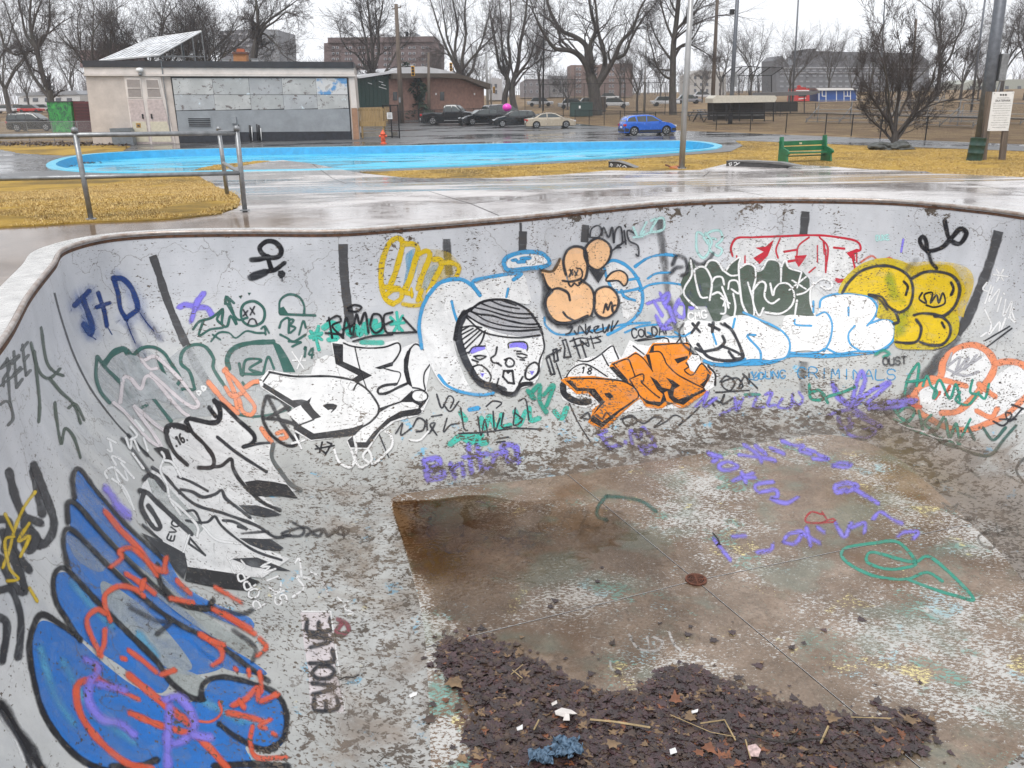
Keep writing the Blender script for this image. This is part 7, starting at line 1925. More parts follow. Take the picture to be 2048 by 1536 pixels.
M_LINK = m_mesh('chain_link_black', (.02, .02, .02)); M_LINKG = m_mesh('chain_link_grey', (.3, .31, .32), .055, .12)
def fence(name, label, pts, h, step, mpost, mlink, r=.035, rails=(1.0,), group=None, low=None, ext=0.0):
    """chain-link fence along ground points; every post its own part, wire mesh panels between"""
    pts = [Vector(p) for p in pts]; root = empty(name, pts[0]); o = root.location; tag(root, label, 'fence', group)
    posts = []
    for a, b in zip(pts, pts[1:]):
        n = max(1, round((b-a).length/step))
        for i in range(n): posts.append(a.lerp(b, i/n))
    posts.append(pts[-1])
    for p in posts: p.z = gz(p.x, p.y)
    pm = None
    for p in posts:
        if pm is None: pm = MB().tube([(0, 0, -.1), (0, 0, h+.04+ext)], r, 6).mesh('post', mpost)
        q = bpy.data.objects.new('post', pm); q.location = p-o; link(q, root)
    for k in rails:
        MB().tube([p-o+Vector((0, 0, h*k)) for p in posts], r*.75, 6, False).build('rail', mpost, root)
    if low is not None: MB().tube([p-o+Vector((0, 0, low)) for p in posts], r*.6, 5, False).build('rail', mpost, root)
    for a, b in zip(posts, posts[1:]):
        me = bpy.data.meshes.new('wire_mesh'); a_, b_ = a-o, b-o; L_ = (b-a).length
        me.from_pydata([a_+Vector((0, 0, .04)), b_+Vector((0, 0, .04)), b_+Vector((0, 0, h)), a_+Vector((0, 0, h))], [], [(0, 1, 2, 3)]); me.materials.append(mlink)
        uv = me.uv_layers.new(name='UVMap'); uv.data.foreach_set('uv', [0, 0, L_, 0, L_, h, 0, h])
        link(bpy.data.objects.new('wire_mesh', me), root)
    return root
G_ = lambda x, y: at(x, y)
fence('chain_link_fence', 'low black chain-link fence behind the parked cars and the blue car', [G_(1150,247), G_(1240,252), G_(1310,257), G_(1500,262), G_(1650,268), G_(1760,276), G_(1850,281), G_(1950,287), G_(2060,294), G_(2200,302)], 1.25, 2.9, M_BLACKM, M_LINK, .035, (1.0,))
fence('chain_link_fence', 'low black chain-link fence between the brick hall and the pickup', [G_(778,250), G_(806,247), G_(870,243), G_(985,238)], 1.2, 3, M_BLACKM, M_LINK, .035)
fence('grey_fence', 'grey chain-link fence running left from the pool house doors', [G_(-60,286), G_(60,284), G_(160,284), G_(253,284)], 1.45, 2.6, M_GALV, M_LINKG, .03, (1.0,), low=.15)
fence('field_fence', 'black chain-link fence further back behind the shrub tree', [G_(1440,235), G_(1560,233), G_(1700,232), G_(1850,233), G_(2060,238)], 1.3, 3.4, M_BLACKM, M_LINK, .035)
fence('tennis_fence', 'tall black mesh fence of the court behind the gold sedan', [Vector((ony(1085,222,102).x, 102, 0)), Vector((ony(1330,222,104).x, 104, 0))], 3.6, 2.6, M_BLACKM, m_mesh('chain_link_fine', (.03,.03,.03), .06, .08), .04, (1.0,), low=.2)
fence('tennis_fence', 'tall black mesh fence further back left of the elm', [Vector((ony(1050,215,128).x, 128, 0)), Vector((ony(1345,215,130).x, 130, 0))], 4.2, 6.5, M_BLACKM, m_mesh('chain_link_fine', (.03,.03,.03), .06, .08), .05, (1.0,), ext=.6)
fence('wooden_fence', 'low wooden post and rail fence at the far left', [G_(0,243), G_(100,240)], 1.1, 2.6, M_WOODPOLE, m_mesh('no_wire', (.1,.08,.06), .5, .04), .07, (.95, .55))
# posts of the cage gate beside the platform and its notice
gt = fence('gate_fence', 'dark chain-link gate panel with a white notice beside the timber platform', [Vector((fr.P(770,276,-1.5).x, fr.P(770,276,-1.5).y, 0)), Vector((fr.P(799,276,.6).x, fr.P(799,276,.6).y, 0))], 2.2, 1.4, M_BLACKM, M_LINK, .05, (1.0, .04))
sg = empty('gate_notice', fr.P(779,238,1.0)); tag(sg, 'small white printed notice hanging on the dark gate by the platform', 'sign')
fg = fr.off(1.0); part('board', M_WHITEP, fg, sg, [(773.5,225),(784,225),(785,238),(774.5,238)], 0, .02)
for k in range(4): part('print_line', mat('dark_print', (.06,.05,.05), .7), fg, sg, [(775.5,227.3+k*2.6),(783,227.3+k*2.6),(783.1,228.3+k*2.6),(775.6,228.3+k*2.6)], .021, .024)
# ================================================================== poles, lights, signals
POLEY = [0]
def pole(name, label, cat, px, py, Y, tpx, tpy, r0, r1, m, group=None, extra=None):
    if py >= 214: k_ = at(px, py).y/Y; Y = Y*k_; r0 *= k_**.8; r1 *= k_**.8; POLEY[0] = Y
    b = ony(px, py, Y); b.z = gz(0, Y); t = ony(tpx, tpy, Y); root = empty(name, b); tag(root, label, cat, group)
    MB().tube([(0, 0, -.1), tuple((t-b)*.5), tuple(t-b)], [r0, (r0+r1)/2, r1], 12).build('pole', m, root, smooth=True)
    return root, t-b
M_STEEL = mat('pale_steel', (.36, .36, .36), .4, .5, var=.1, scale=3); M_DSTEEL = mat('weathered_steel', (.13, .14, .16), .5, .5, var=.2)
nb = at(1363, 338); root, t = pole('light_pole', 'pale grey steel light pole standing at the back edge of the deck', 'pole', 1363, 338, nb.y, 1385, -60, .115, .10, M_STEEL)
MB().lathe([(.2, 0), (.2, .03), (.15, .05)], n=14).build('base_plate', M_STEEL, root)
for k in range(4):
    a = k*math.pi/2+.78; MB().lathe([(.02, .03), (.02, .09)], c=(math.cos(a)*.165, math.sin(a)*.165, 0), n=6).build('anchor_bolt', M_BLACKM, root)
root, t = pole('floodlight_pole', 'tall blue grey steel pole with a floodlight left of the batting cage', 'pole', 1460, 247, 62, 1477, -40, .17, .13, M_DSTEEL)
q = ony(1464, 24, POLEY[0])-root.location; MB().tube([q+Vector((.42, 0, .25)), q+Vector((.1, 0, .1))], .04, 6).build('arm', M_DSTEEL, root)
MB().cbox(tuple(q), (.34, .3, .45), .3).build('floodlight', M_BLACKM, root, bev=.05)
MB().cbox(tuple(ony(1471,160,POLEY[0])-root.location), (.2, .2, 1.1)).build('control_box', M_GALV, root)
pole('wooden_pole', 'brown wooden utility pole between the light pole and the floodlight pole', 'pole', 1424, 228, 74, 1436, -30, .2, .13, M_WOODPOLE)
root, t = pole('utility_pole', 'wooden utility pole with a crossarm standing before the brick hall', 'pole', 804, 247, 60, 792, 8, .19, .13, M_WOODPOLE)
MB().bar(t+Vector((-.45, 0, -.45)), t+Vector((.5, 0, -.3)), .1, .1).build('crossarm', M_WOODPOLE, root)
for s_ in (-.4, .45): MB().lathe([(.04, 0), (.06, .08), (.03, .14)], c=tuple(t+Vector((s_, 0, -.3))), n=8).build('insulator', M_BLACKM, root)
MB().cbox(tuple(ony(814,68,POLEY[0])-root.location), (.3,.3,.45)).build('lamp_box', M_BLACKM, root); MB().bar(ony(800,66,POLEY[0])-root.location, ony(814,66,60)-root.location, .06, .06).build('arm', M_BLACKM, root)
MB().cbox(tuple(ony(800,200,POLEY[0])-root.location+Vector((0,-.2,0))), (.2,.15,.5)).build('meter_box', M_GALV, root)
root, t = pole('big_pole', 'thick leaning dark steel pole behind the skatepark notice', 'pole', 1958, 318, at(1958,318).y, 2012, -80, .26, .2, M_DSTEEL)
Yb = at(1958,318).y
MB().cbox(tuple(ony(2001,135,Yb)-root.location+Vector((0,-.15,0))), (.28, .22, 1.0)).build('junction_box', M_GALV, root, bev=.02)
MB().tube([ony(1999,155,Yb)-root.location+Vector((0,-.15,0)), ony(1990,185,Yb)-root.location+Vector((0,-.15,0))], .04, 6).build('conduit', M_GALV, root)
root, t = pole('light_pole', 'white lamp post with a side lamp left of the tall straight tree', 'lamp post', 1288, 225, 76, 1293, 62, .09, .06, M_STEEL)
MB().bar(t, t+Vector((1.1, 0, .1)), .05, .05).build('arm', M_STEEL, root); MB().cbox(tuple(t+Vector((1.0, 0, .1))), (.6, .25, .12)).build('lamp_head', M_GALV, root, bev=.03)
pole('thin_mast', 'thin tall steel mast behind the far left bleachers', 'pole', 1584, 215, 95, 1599, -40, .12, .08, M_DSTEEL, 'thin masts of the ball field')
pole('thin_mast', 'thin tall steel mast rising behind the shrub tree left side', 'pole', 1757, 215, 95, 1772, -40, .1, .07, M_DSTEEL, 'thin masts of the ball field')
pole('thin_mast', 'thin leaning mast left of the big pole', 'pole', 1945, 205, 95, 1975, -40, .12, .09, M_DSTEEL, 'thin masts of the ball field')
pole('utility_pole', 'short wooden pole behind the shrub tree', 'pole', 1820, 205, 110, 1833, 38, .18, .12, M_WOODPOLE)
pole('thin_mast', 'dark thin pole behind the tall fence left of the elm', 'pole', 1086, 222, 90, 1089, -30, .09, .07, M_BLACKM)
pole('utility_pole', 'dark wooden pole in front of the brick hall by the pickup', 'pole', 858, 240, 68, 857, 105, .14, .10, M_WOODPOLE)
M_SIGY = mat('signal_yellow', (.75, .38, .01), .45)
def signal(px, py, Y, label, s_=1.0):
    p = ony(px, py, Y); root = empty('traffic_light', p); tag(root, label, 'traffic light', 'traffic lights at the crossing')
    MB().cbox((0, 0, 0), (.36*s_, .3*s_, 1.05*s_)).build('housing', M_SIGY, root, bev=.03)
    for k in (-1, 0, 1): MB().lathe([(.13*s_, -.32*s_), (.14*s_, -.15*s_)], c=(0, 0, k*.33*s_), n=10, axis='y').build('visor', M_BLACKM, root)
    return root
root, t = pole('signal_mast', 'pale signal mast with long arms at the crossing right of the hall', 'pole', 976, 222, 68, 972, 105, .12, .09, M_STEEL)
for (x, y, x2, y2) in ((974,140,930,132), (974,158,940,140), (977,150,985,148)): MB().tube([ony(x,y,POLEY[0])-root.location, ony(x2,y2,POLEY[0])-root.location], .05, 6).build('mast_arm', M_STEEL, root)
root2, t = pole('signal_mast', 'second pale mast just right of the first at the crossing', 'pole', 983, 215, 72, 979, 135, .09, .07, M_STEEL)
signal(826, 142, 90, 'yellow traffic light hanging in front of the dark evergreens', .9); signal(902, 134, 110, 'yellow traffic light facing away left of the pale mast', .95); signal(988, 180, 115, 'small low yellow traffic light beside the second mast', .75)
sa_r, t = pole('signal_mast', 'curved arm pole carrying the traffic light by the utility pole', 'pole', 824, 238, 70, 824, 152, .07, .05, M_STEEL)
MB().tube([ony(800,136,POLEY[0])-sa_r.location, ony(812,131,POLEY[0])-sa_r.location, ony(826,131,POLEY[0])-sa_r.location], .04, 6).build('mast_arm', M_STEEL, sa_r)
bp = ony(1014, 215, 79); bl = empty('pink_balloon', bp); tag(bl, 'bright pink balloon above the dark minivan', 'balloon'); MB().blob((0, 0, 0), .38, .02, 1, 3, (1.1, 1, .9)).build('balloon_skin', mat('magenta', (.72, .03, .45), .3, var=.05, bump=0, coat=.4), bl, smooth=True)
MB().tube([(0, 0, -.3), (.03, 0, -.8), (0, 0, -1.3)], .01, 4).build('string', M_WHITEP, bl)
# hydrant
hy = empty('fire_hydrant', g_at(767, 288)); tag(hy, 'orange fire hydrant on the asphalt between pool house and pool', 'hydrant'); M_HYD = mat('hydrant_orange', (.72, .10, .03), .5, var=.15)
MB().lathe([(.20,0),(.20,.05),(.13,.06),(.13,.18),(.16,.19),(.16,.23),(.125,.24),(.125,.55),(.17,.56),(.17,.60),(.14,.62),(.12,.70),(.05,.77),(.04,.80)], n=14).build('barrel', M_HYD, hy, smooth=True)
MB().lathe([(.035,.80),(.035,.85)], n=6).build('operating_nut', M_HYD, hy)
for s_ in (1, -1): MB().lathe([(.06, s_*.1), (.06, s_*.2), (.075, s_*.2), (.075, s_*.24)], c=(0, 0, .46), n=8, axis='x').build('hose_cap', M_HYD, hy)
MB().lathe([(.09,-.1),(.09,-.2),(.105,-.2),(.105,-.24)], c=(0,0,.42), n=8, axis='y').build('pump_cap', M_HYD, hy)
MB().lathe([(.16,-.02),(.16,.04)], c=(0,0,0), n=10).build('base_flange', M_BLACKM, hy)
# green panel and dark red gate left of the pool house
fgp = Plane(at(145, 264), at(180, 264))
def m_greenpanel():
    t = NT('mottled_green'); n = t.noise(t.tc.outputs['Object'], 1.8, 6, .7, 1.5)
    t.L(t.mix(t.ramp(n, .4, .62), (.01, .07, .04), (.04, .36, .06)), t.p.inputs['Base Color']); t.p.inputs['Roughness'].default_value = .4; return t.mat
gp = empty('green_panel', at(145, 264)); tag(gp, 'mottled bright green painted skip panel left of the pool house', 'dumpster')
part('side_panel', m_greenpanel(), fgp, gp, [(93,204),(141,204),(148,265),(104,265)], -1.6, 0)
part('lid', mat('dark_lid', (.03,.03,.03), .5), fgp, gp, [(92,202.5),(142,202.5),(142,204),(92,204)], -1.7, .08)
rg = empty('red_gate', at(150, 264)); tag(rg, 'dark red slatted gate between the green panel and the pool house wall', 'gate')
part('gate_frame', mat('dark_red', (.12,.015,.02), .5), fgp, rg, [(142,203),(176,203),(186,264),(149,264)], -.3, -.2)
for k in range(9): part('slat', mat('dark_red_slat', (.07,.012,.015), .6), fgp, rg, [(145+k*.9,207+k*6.2),(176+k*.9,207+k*6.2),(176.7+k*.9,211.5+k*6.2),(145.6+k*.9,211.5+k*6.2)], -.195, -.12)
# ================================================================== ball field things
M_CREAM = mat('cream_metal', (.52, .49, .42), .5, var=.1)
fd = Plane(Vector((0, 76, -1.2)), Vector((1, 76, -1.2)))
dg = empty('dugout', (fd.P(1425,242).x, 76, -1.2)); tag(dg, 'player dugout with a cream curved metal roof and mesh front', 'dugout')
part('roof', M_CREAM, fd, dg, [(1424,197),(1431,191),(1548,191),(1552,196),(1548,204),(1424,206)], -2.6, .3)
part('back_wall', mat('dugout_dark', (.06,.055,.055), .8), fd, dg, [(1428,206),(1545,205),(1545,240),(1428,242)], -2.5, -2.4)
for x in (1426, 1452, 1478, 1504, 1528, 1546): part('post', M_BLACKM, fd, dg, [(x,205),(x+2,205),(x+2,243),(x,243)], -.08, 0)
for y in (218, 231, 241): part('rail', M_BLACKM, fd, dg, [(1426,y),(1548,y),(1548,y+1.2),(1426,y+1.2)], -.07, -.03)
part('bench', M_GALV, fd, dg, [(1432,231),(1540,230),(1540,232),(1432,233)], -2.2, -1.6)
fd2 = Plane(Vector((0, 100, -1.05)), Vector((1, 100, -1.05)))
dg2 = empty('dugout', (fd2.P(1550,225).x, 100, -1.05)); tag(dg2, 'second dugout with a flat dark grey roof further back', 'dugout')
part('roof', mat('grey_roof', (.11,.105,.105), .5), fd2, dg2, [(1520,185),(1636,182),(1640,185),(1622,190),(1518,193)], -3, .3)
for x in (1522, 1550, 1580, 1608): part('post', M_BLACKM, fd2, dg2, [(x,190),(x+1.6,190),(x+1.6,226),(x,226)], -.1, 0)
part('back_wall', mat('dugout_dark', (.06,.055,.055), .8), fd2, dg2, [(1522,205),(1610,204),(1610,224),(1522,225)], -2.6, -2.5)
# backstop cage: tall posts bent over at the top
bs = empty('backstop', (fd2.P(1445,220).x, 108, -1.0)); tag(bs, 'tall black batting cage with posts cranked forward at the top', 'backstop'); fb = Plane(Vector((0, 108, -1.0)), Vector((1, 108, -1.0)))
tops = [(1446,152,1458,137), (1465,152,1478,134), (1478,151,1492,133), (1498,151,1512,135), (1516,151,1533,135), (1543,151,1558,136)]
for (x, y, x2, y2) in tops:
    MB().tube([fb.P(x,222)-bs.location, fb.P(x,y)-bs.location, fb.P(x2,y2,1.5)-bs.location], .07, 6).build('post', M_BLACKM, bs)
MB().tube([fb.P(a[0],a[1])-bs.location for a in tops], .05, 6).build('rail', M_BLACKM, bs); MB().tube([fb.P(a[2],a[3],1.5)-bs.location for a in tops], .05, 6).build('rail', M_BLACKM, bs)
for i in range(5):
    a, b = tops[i], tops[i+1]
    for q in ([fb.P(a[0],220), fb.P(b[0],220), fb.P(b[0],b[1]), fb.P(a[0],a[1])], [fb.P(a[0],a[1]), fb.P(b[0],b[1]), fb.P(b[2],b[3],1.5), fb.P(a[2],a[3],1.5)]):
        me = bpy.data.meshes.new('wire_mesh'); me.from_pydata([v-bs.location for v in q], [], [(0,1,2,3)]); me.materials.append(M_LINK); w_ = (q[1]-q[0]).length; h_ = (q[3]-q[0]).length
        me.uv_layers.new(name='UVMap').data.foreach_set('uv', [0,0,w_,0,w_,h_,0,h_]); link(bpy.data.objects.new('wire_mesh', me), bs)
# bleachers
def bleacher(pa, pb, rows, label, rise=.34, run=.6):
    A, B = at(*pa), at(*pb); d = (B-A); L_ = Vector((d.x, d.y, 0)).length; ang = math.atan2(d.y, d.x); root = empty('bleacher', A, ang); tag(root, label, 'bleacher', 'metal bleachers by the ball field')
    for k in range(rows):
        MB().box(0, k*run, .38+k*rise, L_, k*run+.26, .42+k*rise).build('seat_plank', M_GALV, root)
        MB().box(0, k*run-.22, .12+k*rise, L_, k*run-.02, .15+k*rise).build('foot_plank', M_GALV, root)
    n = max(2, int(L_/2.2))
    for i in range(n+1):
        x = L_*i/n; MB().bar((x, 0, .1), (x, rows*run, .3+rows*rise), .05, .06).bar((x, rows*run, 0), (x, rows*run, .8+rows*rise), .05, .05).bar((x, 0, 0), (x, 0, .4), .05, .05).build('support_frame', M_GALV, root)
    MB().tube([(0, rows*run, .8+rows*rise), (L_, rows*run, .8+rows*rise)], .03, 6).build('back_rail', M_GALV, root)
bleacher((1612,246), (1748,248), 3, 'long grey metal bleacher behind the fence above the green bench')
bleacher((1760,250), (1945,256), 3, 'long grey metal bleacher behind the shrub tree')
bleacher((1720,222), (1860,224), 4, 'far grey bleacher seen through the shrub tree branches')
bleacher((1900,246), (2040,250), 2, 'low grey bleacher behind the big pole and the notice')
def picnic(px, py, rz, label):
    root = empty('picnic_table', g_at(px, py), rz); tag(root, label, 'table', 'dark picnic tables by the dugout')
    for k in range(5): MB().box(-.95, -.36+k*.145, .72, .95, -.23+k*.145, .76).build('top_plank', M_DSTEEL, root)
    for s_ in (1, -1):
        MB().box(-.95, s_*.75-.13, .42, .95, s_*.75+.13, .46).build('seat', M_DSTEEL, root)
        for x in (-.7, .7): MB().bar((x, s_*.75, 0), (x, s_*.2, .72), .06, .06).build('leg', M_BLACKM, root)
for i, (x, y, r_) in enumerate(((1385,240,.3), (1398,234,.8), (1415,238,-.2), (1408,244,.5))):
    picnic(x, y, r_, ['dark picnic table left of the light pole base in the distance', 'dark picnic table behind the light pole by the fence gate', 'dark picnic table next to the dugout front left corner', 'nearest dark picnic table left of the dugout'][i])
tb = empty('transformer_box', g_at(1162, 233)); tag(tb, 'dark green utility box left of the elm trunk', 'utility box'); MB().box(-1.3,-.5,0,1.3,.5,1.5).build('cabinet', mat('box_green', (.02,.05,.045), .45), tb, bev=.04); MB().box(-1.35,-.55,1.5,1.35,.55,1.58).build('lid', mat('box_green', (.02,.05,.045), .45), tb)
MB().box(-.3,-.52,.9,-.1,-.505,1.2).build('label_plate', M_WHITEP, tb)
kb = empty('kiosk_box', g_at(1202+0, 220)); kb.location = g_at(1203, 224); tag(kb, 'brown wooden box standing right beside the elm trunk', 'box'); MB().box(-.55,-.4,0,.55,.4,1.9).build('cabinet', mat('brown_box', (.09,.065,.05), .8), kb, bev=.02); MB().box(-.6,-.45,1.9,.6,.45,1.97).build('lid', M_WOODPOLE, kb)
# ================================================================== near furniture: bench, barrel, notice, rocks, ramps
M_BGREEN = mat('bench_green', (.012, .15, .06), .35, var=.2, scale=4)
fbn = Plane(at(1566, 326), at(1664, 322.5)); be = empty('park_bench', at(1566, 326)); tag(be, 'dark green park bench with a small cream plaque on its back', 'bench')
for k, (y0, y1) in enumerate(((283.5, 292.5), (294.5, 303.5))):
    part('back_plank', M_BGREEN, fbn, be, [(1565,y0),(1652,y0-3),(1652,y1-3.2),(1566,y1)], -.30+k*.04, -.25+k*.04)
for k in range(3): part('seat_plank', M_BGREEN, fbn, be, [(1583-k*5,304.5+.2*k),(1655-k*3,302.7),(1656-k*3,304.7),(1583-k*5,306.6+.2*k)], -.24+k*.17, -.10+k*.17)
def cheek(x, dy, nm='end_panel'):
    pts = [(x,281+dy),(x+6,280+dy),(x+9,299+dy),(x+20,303+dy),(x+24,306+dy),(x+24,309+dy),(x+20,312+dy),(x+21,320+dy),(x+22,324.5+dy),(x+11,325.5+dy),(x,326+dy)]
    m_ = MB(); n = len(pts); base = be.location
    # cheeks stand across the bench: outline runs back to front
    u = fbn.n; org = fbn.P(x, 326+dy, -.36)
    sc = (fbn.P(x+1, 300)-fbn.P(x, 300)).length
    poly = [((px_-x)*sc*1.55, (326+dy-py_)*sc) for px_, py_ in pts]
    for s_ in (0, .07): m_.v += [tuple(org+u*a_+Vector((0, 0, b_))+fbn.u*s_-base) for a_, b_ in poly]
    m_.f = [tuple(range(n)), tuple(reversed(range(n, 2*n)))]+[(i, n+i, n+(i+1) % n, (i+1) % n) for i in range(n)]; m_.m = [0]*len(m_.f)
    return m_.build(nm, M_BGREEN, be)
cheek(1564, 0); cheek(1650, -3.5)
part('plaque', mat('cream_plaque', (.6,.52,.35), .4), fbn, be, [(1605,285.5),(1610,285.3),(1610,289),(1605,289.2)], -.245, -.235)
part('stretcher', M_BGREEN, fbn, be, [(1572,312),(1655,309),(1655,311.5),(1572,314.5)], -.2, -.14)
br = at(1948, 322); ba = empty('oil_drum', br); tag(ba, 'dark green steel drum used as a litter bin by the notice posts', 'litter bin'); M_DRUM = mat('drum_green', (.012,.05,.035), .4, var=.3, scale=5)
MB().lathe([(.29,0),(.29,.02),(.285,.04),(.285,.29),(.297,.305),(.285,.32),(.285,.58),(.297,.595),(.285,.61),(.285,.86),(.295,.88),(.27,.885),(.27,.5)], n=28).build('drum', M_DRUM, ba, smooth=True)
MB().lathe([(.262,.7),(.262,.72)], n=20).build('bag_rim', M_BLACKM, ba); ba.rotation_euler = (0, R(3), 0)
YN = at(2001, 321).y; fn = Plane(Vector((0, YN, 0)), Vector((1, YN, 0)))
nt = empty('notice_board', (fn.P(1985,321).x, YN, gz(0, YN))); tag(nt, 'white skatepark rules notice on two dark wooden posts', 'sign')
for (a, b) in (((1975,183),(1962,322)), ((2017,181),(2000,322))): part('post', M_WOODPOLE, fn, nt, [(a[0],a[1]),(a[0]+9,a[1]),(b[0]+11,b[1]),(b[0],b[1])], -.14, 0)
board = part('board', M_WHITEP, fn, nt, [(1985,184),(2028,183),(2016,261.5),(1974,262)], .003, .03)
for (x, y) in ((1988,187),(2025,186),(2015,258),(1977,259)): MB().lathe([(.012, -.012), (.012, .012)], c=tuple(fn.P(x,y,.035)-nt.location), n=6, axis='y').build('screw', M_BLACKM, nt)
def txt(body, fpl, px, py, h, root, parent, m, bold=0.0, w=None):
    cu = bpy.data.curves.new('lettering', 'FONT'); cu.body = body; cu.size = h; cu.offset = bold; cu.align_x = 'CENTER'; cu.align_y = 'CENTER'
    tmp = bpy.data.objects.new('tmp', cu); C.objects.link(tmp); dg_ = bpy.context.evaluated_depsgraph_get(); me = bpy.data.meshes.new_from_object(tmp.evaluated_get(dg_)); bpy.data.objects.remove(tmp)
    me.materials.append(m); o = bpy.data.objects.new('lettering', me); link(o, parent)
    up = (fpl.P(px, py-5)-fpl.P(px, py+5)).normalized()
    M_ = Matrix.Rotation(math.pi/2, 4, 'X') ; s_ = (w/max(v.co.x for v in me.vertices)/2) if w else 1
    me.transform(Matrix.Diagonal((s_, 1, 1, 1))); me.transform(M_); me.transform(Matrix.Shear('XY', 4, (0, 0)) if False else Matrix.Identity(4))
    me.transform(Matrix(((1, 0, .0, 0), (0, 1, 0, 0), (0, 0, 1, 0), (0, 0, 0, 1)))); o.location = fpl.P(px, py, .0325)-root.location
    return o
M_INK = mat('sign_ink', (.03, .03, .03), .7, bump=0)
sc = (fn.P(2010,200)-fn.P(2000,200)).length/10
txt('SKATEPARK', fn, 2005, 201.5, sc*5.8, nt, board, M_INK, .002, sc*31)
txt('MUNICIPAL', fn, 2005.5, 196, sc*2.6, nt, board, M_INK, 0, sc*26)
rl = ['Skate at your own risk. Helmets and', 'pads are strongly recommended.', 'Skateboards and in-line skates only.', 'No bicycles or motor vehicles', 'on the ramps or in the bowl.', 'No glass, food or drinks on deck.', 'Not for use when wet or icy.', 'Park closes at dusk.', 'Respect other users and neighbours.', 'No alcohol or drugs permitted.', 'Report damage to the office.']
for k, s_ in enumerate(rl):
    y = 207+k*4.75; cx = 2003.8-k*.62; txt(s_, fn, cx, y, sc*2.5, nt, board, M_INK, 0, sc*(35 if len(s_) > 28 else 27))
for (x, y) in ((1999,189),(2004,189),(2009,189)): part('crest', M_INK, fn, nt, [(x,188),(x+3.5,188),(x+3.5,191.5),(x,191.5)], .031, .034, parent=board)
M_ROCK = mat('rock', (.10, .105, .10), .85, var=.5, scale=4, bump=.7, bdist=.03)
for (x, y, r_, sq, sd, lab) in ((1762,300,.46,(1.3,.9,.5),3,'dark low rock at the left foot of the shrub tree'), (1795,300,.5,(1.45,.9,.48),8,'lighter grey rock at the right foot of the shrub tree')):
    p = at(x, y); o = MB().blob((0, 0, .12), r_, .22, sd, 3, sq).build('rock', M_ROCK); o.location = p; tag(o, lab, 'rock')
# skate ledges at the back of the deck
M_LEDGE = mat('ledge_dark', (.06,.058,.06), .6, var=.4); M_LCON = mat('ledge_concrete', (.16,.155,.15), .4, var=.3)
fl = Plane(at(1217, 336), at(1272, 337)); wg = empty('skate_wedge', at(1217, 336)); tag(wg, 'small dark wedge ramp with white scrawl behind the deck', 'ramp')
part('side_panel', M_LEDGE, fl, wg, [(1217,323.3),(1236,323.8),(1250,328),(1272,336.5),(1217,337)], -.45, 0); part('ramp_top', M_LCON, fl, wg, [(1217,322.4),(1236,322.8),(1251,327.3),(1274,336.5),(1272,336.7),(1250,328),(1236,323.7),(1217,323.2)], -.5, .04)
def scrawl(fp, root, segs, w, m):
    for s_ in segs: MB().tube([fp.P(x, y, .012)-root.location for x, y in s_], w, 4).build('scrawl', m, root)
scrawl(fl, wg, [[(1221,331),(1222,327),(1225,330),(1223,333)], [(1234,334),(1236,329),(1239,334),(1242,329)], [(1245,334),(1249,331),(1253,335)]], .02, M_WHITEP)
fl = Plane(at(1452, 334), at(1600, 340)); lg = empty('skate_ledge', at(1452, 334)); tag(lg, 'long low concrete ledge with dark face left of the green bench', 'ledge')
part('face', M_LEDGE, fl, lg, [(1453,323),(1530,326),(1590,332),(1560,338),(1452,334)], -.35, 0); part('top_slab', M_LCON, fl, lg, [(1453,321.2),(1500,321.2),(1560,324.5),(1600,332),(1590,332.5),(1530,326),(1453,323)], -.4, .03)
scrawl(fl, lg, [[(1460,331),(1458,327),(1464,325),(1463,330),(1460,331)], [(1468,326),(1472,324),(1475,329),(1469,331)], [(1472,330),(1480,325)]], .022, M_WHITEP)
ob = empty('rusty_ramp', at(1330, 338)); fo = Plane(at(1330,338), at(1356,339)); tag(ob, 'small rusty orange angled plate at the foot of the light pole', 'ramp')
part('plate', mat('rust_orange', (.45,.14,.04), .7, var=.4), fo, ob, [(1340,333),(1357,338),(1352,340),(1338,338)], -.7, 0); part('bar', mat('rust', (.16,.06,.035), .75), fo, ob, [(1328,329),(1345,336),(1344,338),(1327,331)], -.2, -.1)
# ================================================================== water, leaves and litter in the bowl
FZ = -D_BOWL
def fl_(px, py, dz=0.0): return onz(px, py, FZ+dz)
pud_px = [(782,1012),(800,1003),(860,1000),(960,990),(1040,1003),(1110,1000),(1250,1010),(1340,1080),(1390,1200),(1400,1290),(1330,1330),(1200,1370),(1100,1340),(1000,1310),(880,1300),(866,1285),(850,1230),(828,1160),(805,1090)]
pud = [(fl_(x, y).x, fl_(x, y).y) for x, y in pud_px]; pud = [(v.x, v.y) for v in cr(pud, True, k=6)]
rng = random.Random(5)
x0, x1 = min(p[0] for p in pud), max(p[0] for p in pud); y0, y1 = min(p[1] for p in pud), max(p[1] for p in pud); st = .017
nx, ny = int((x1-x0)/st), int((y1-y0)/st)
X, Y_ = np.meshgrid(x0+np.arange(nx)*st, y0+np.arange(ny)*st); Z = np.zeros_like(X)
for _ in range(90):
    q = fl_(rng.uniform(800, 1120), rng.gauss(1165, 60)) if rng.random() < .75 else fl_(rng.uniform(830, 1200), rng.uniform(1050, 1290))
    r_ = rng.uniform(.03, .16); am = rng.uniform(.0006, .0016); wl = rng.uniform(.035, .06)
    d = np.hypot(X-q.x, Y_-q.y); Z += am*np.cos((d-r_)*2*math.pi/wl)*np.exp(-((d-r_)/(wl*.8))**2)
Z += .00035*np.sin(X*19+Y_*7)*np.cos(Y_*23-X*5)
ins = np.zeros(X.shape, bool)
for i in range(len(pud)):
    xa, ya = pud[i-1]; xb, yb = pud[i]
    if ya != yb: ins ^= ((ya > Y_) != (yb > Y_)) & (X < (xb-xa)*(Y_-ya)/(yb-ya)+xa)
idx = -np.ones(X.shape, int); idx[ins] = np.arange(ins.sum())
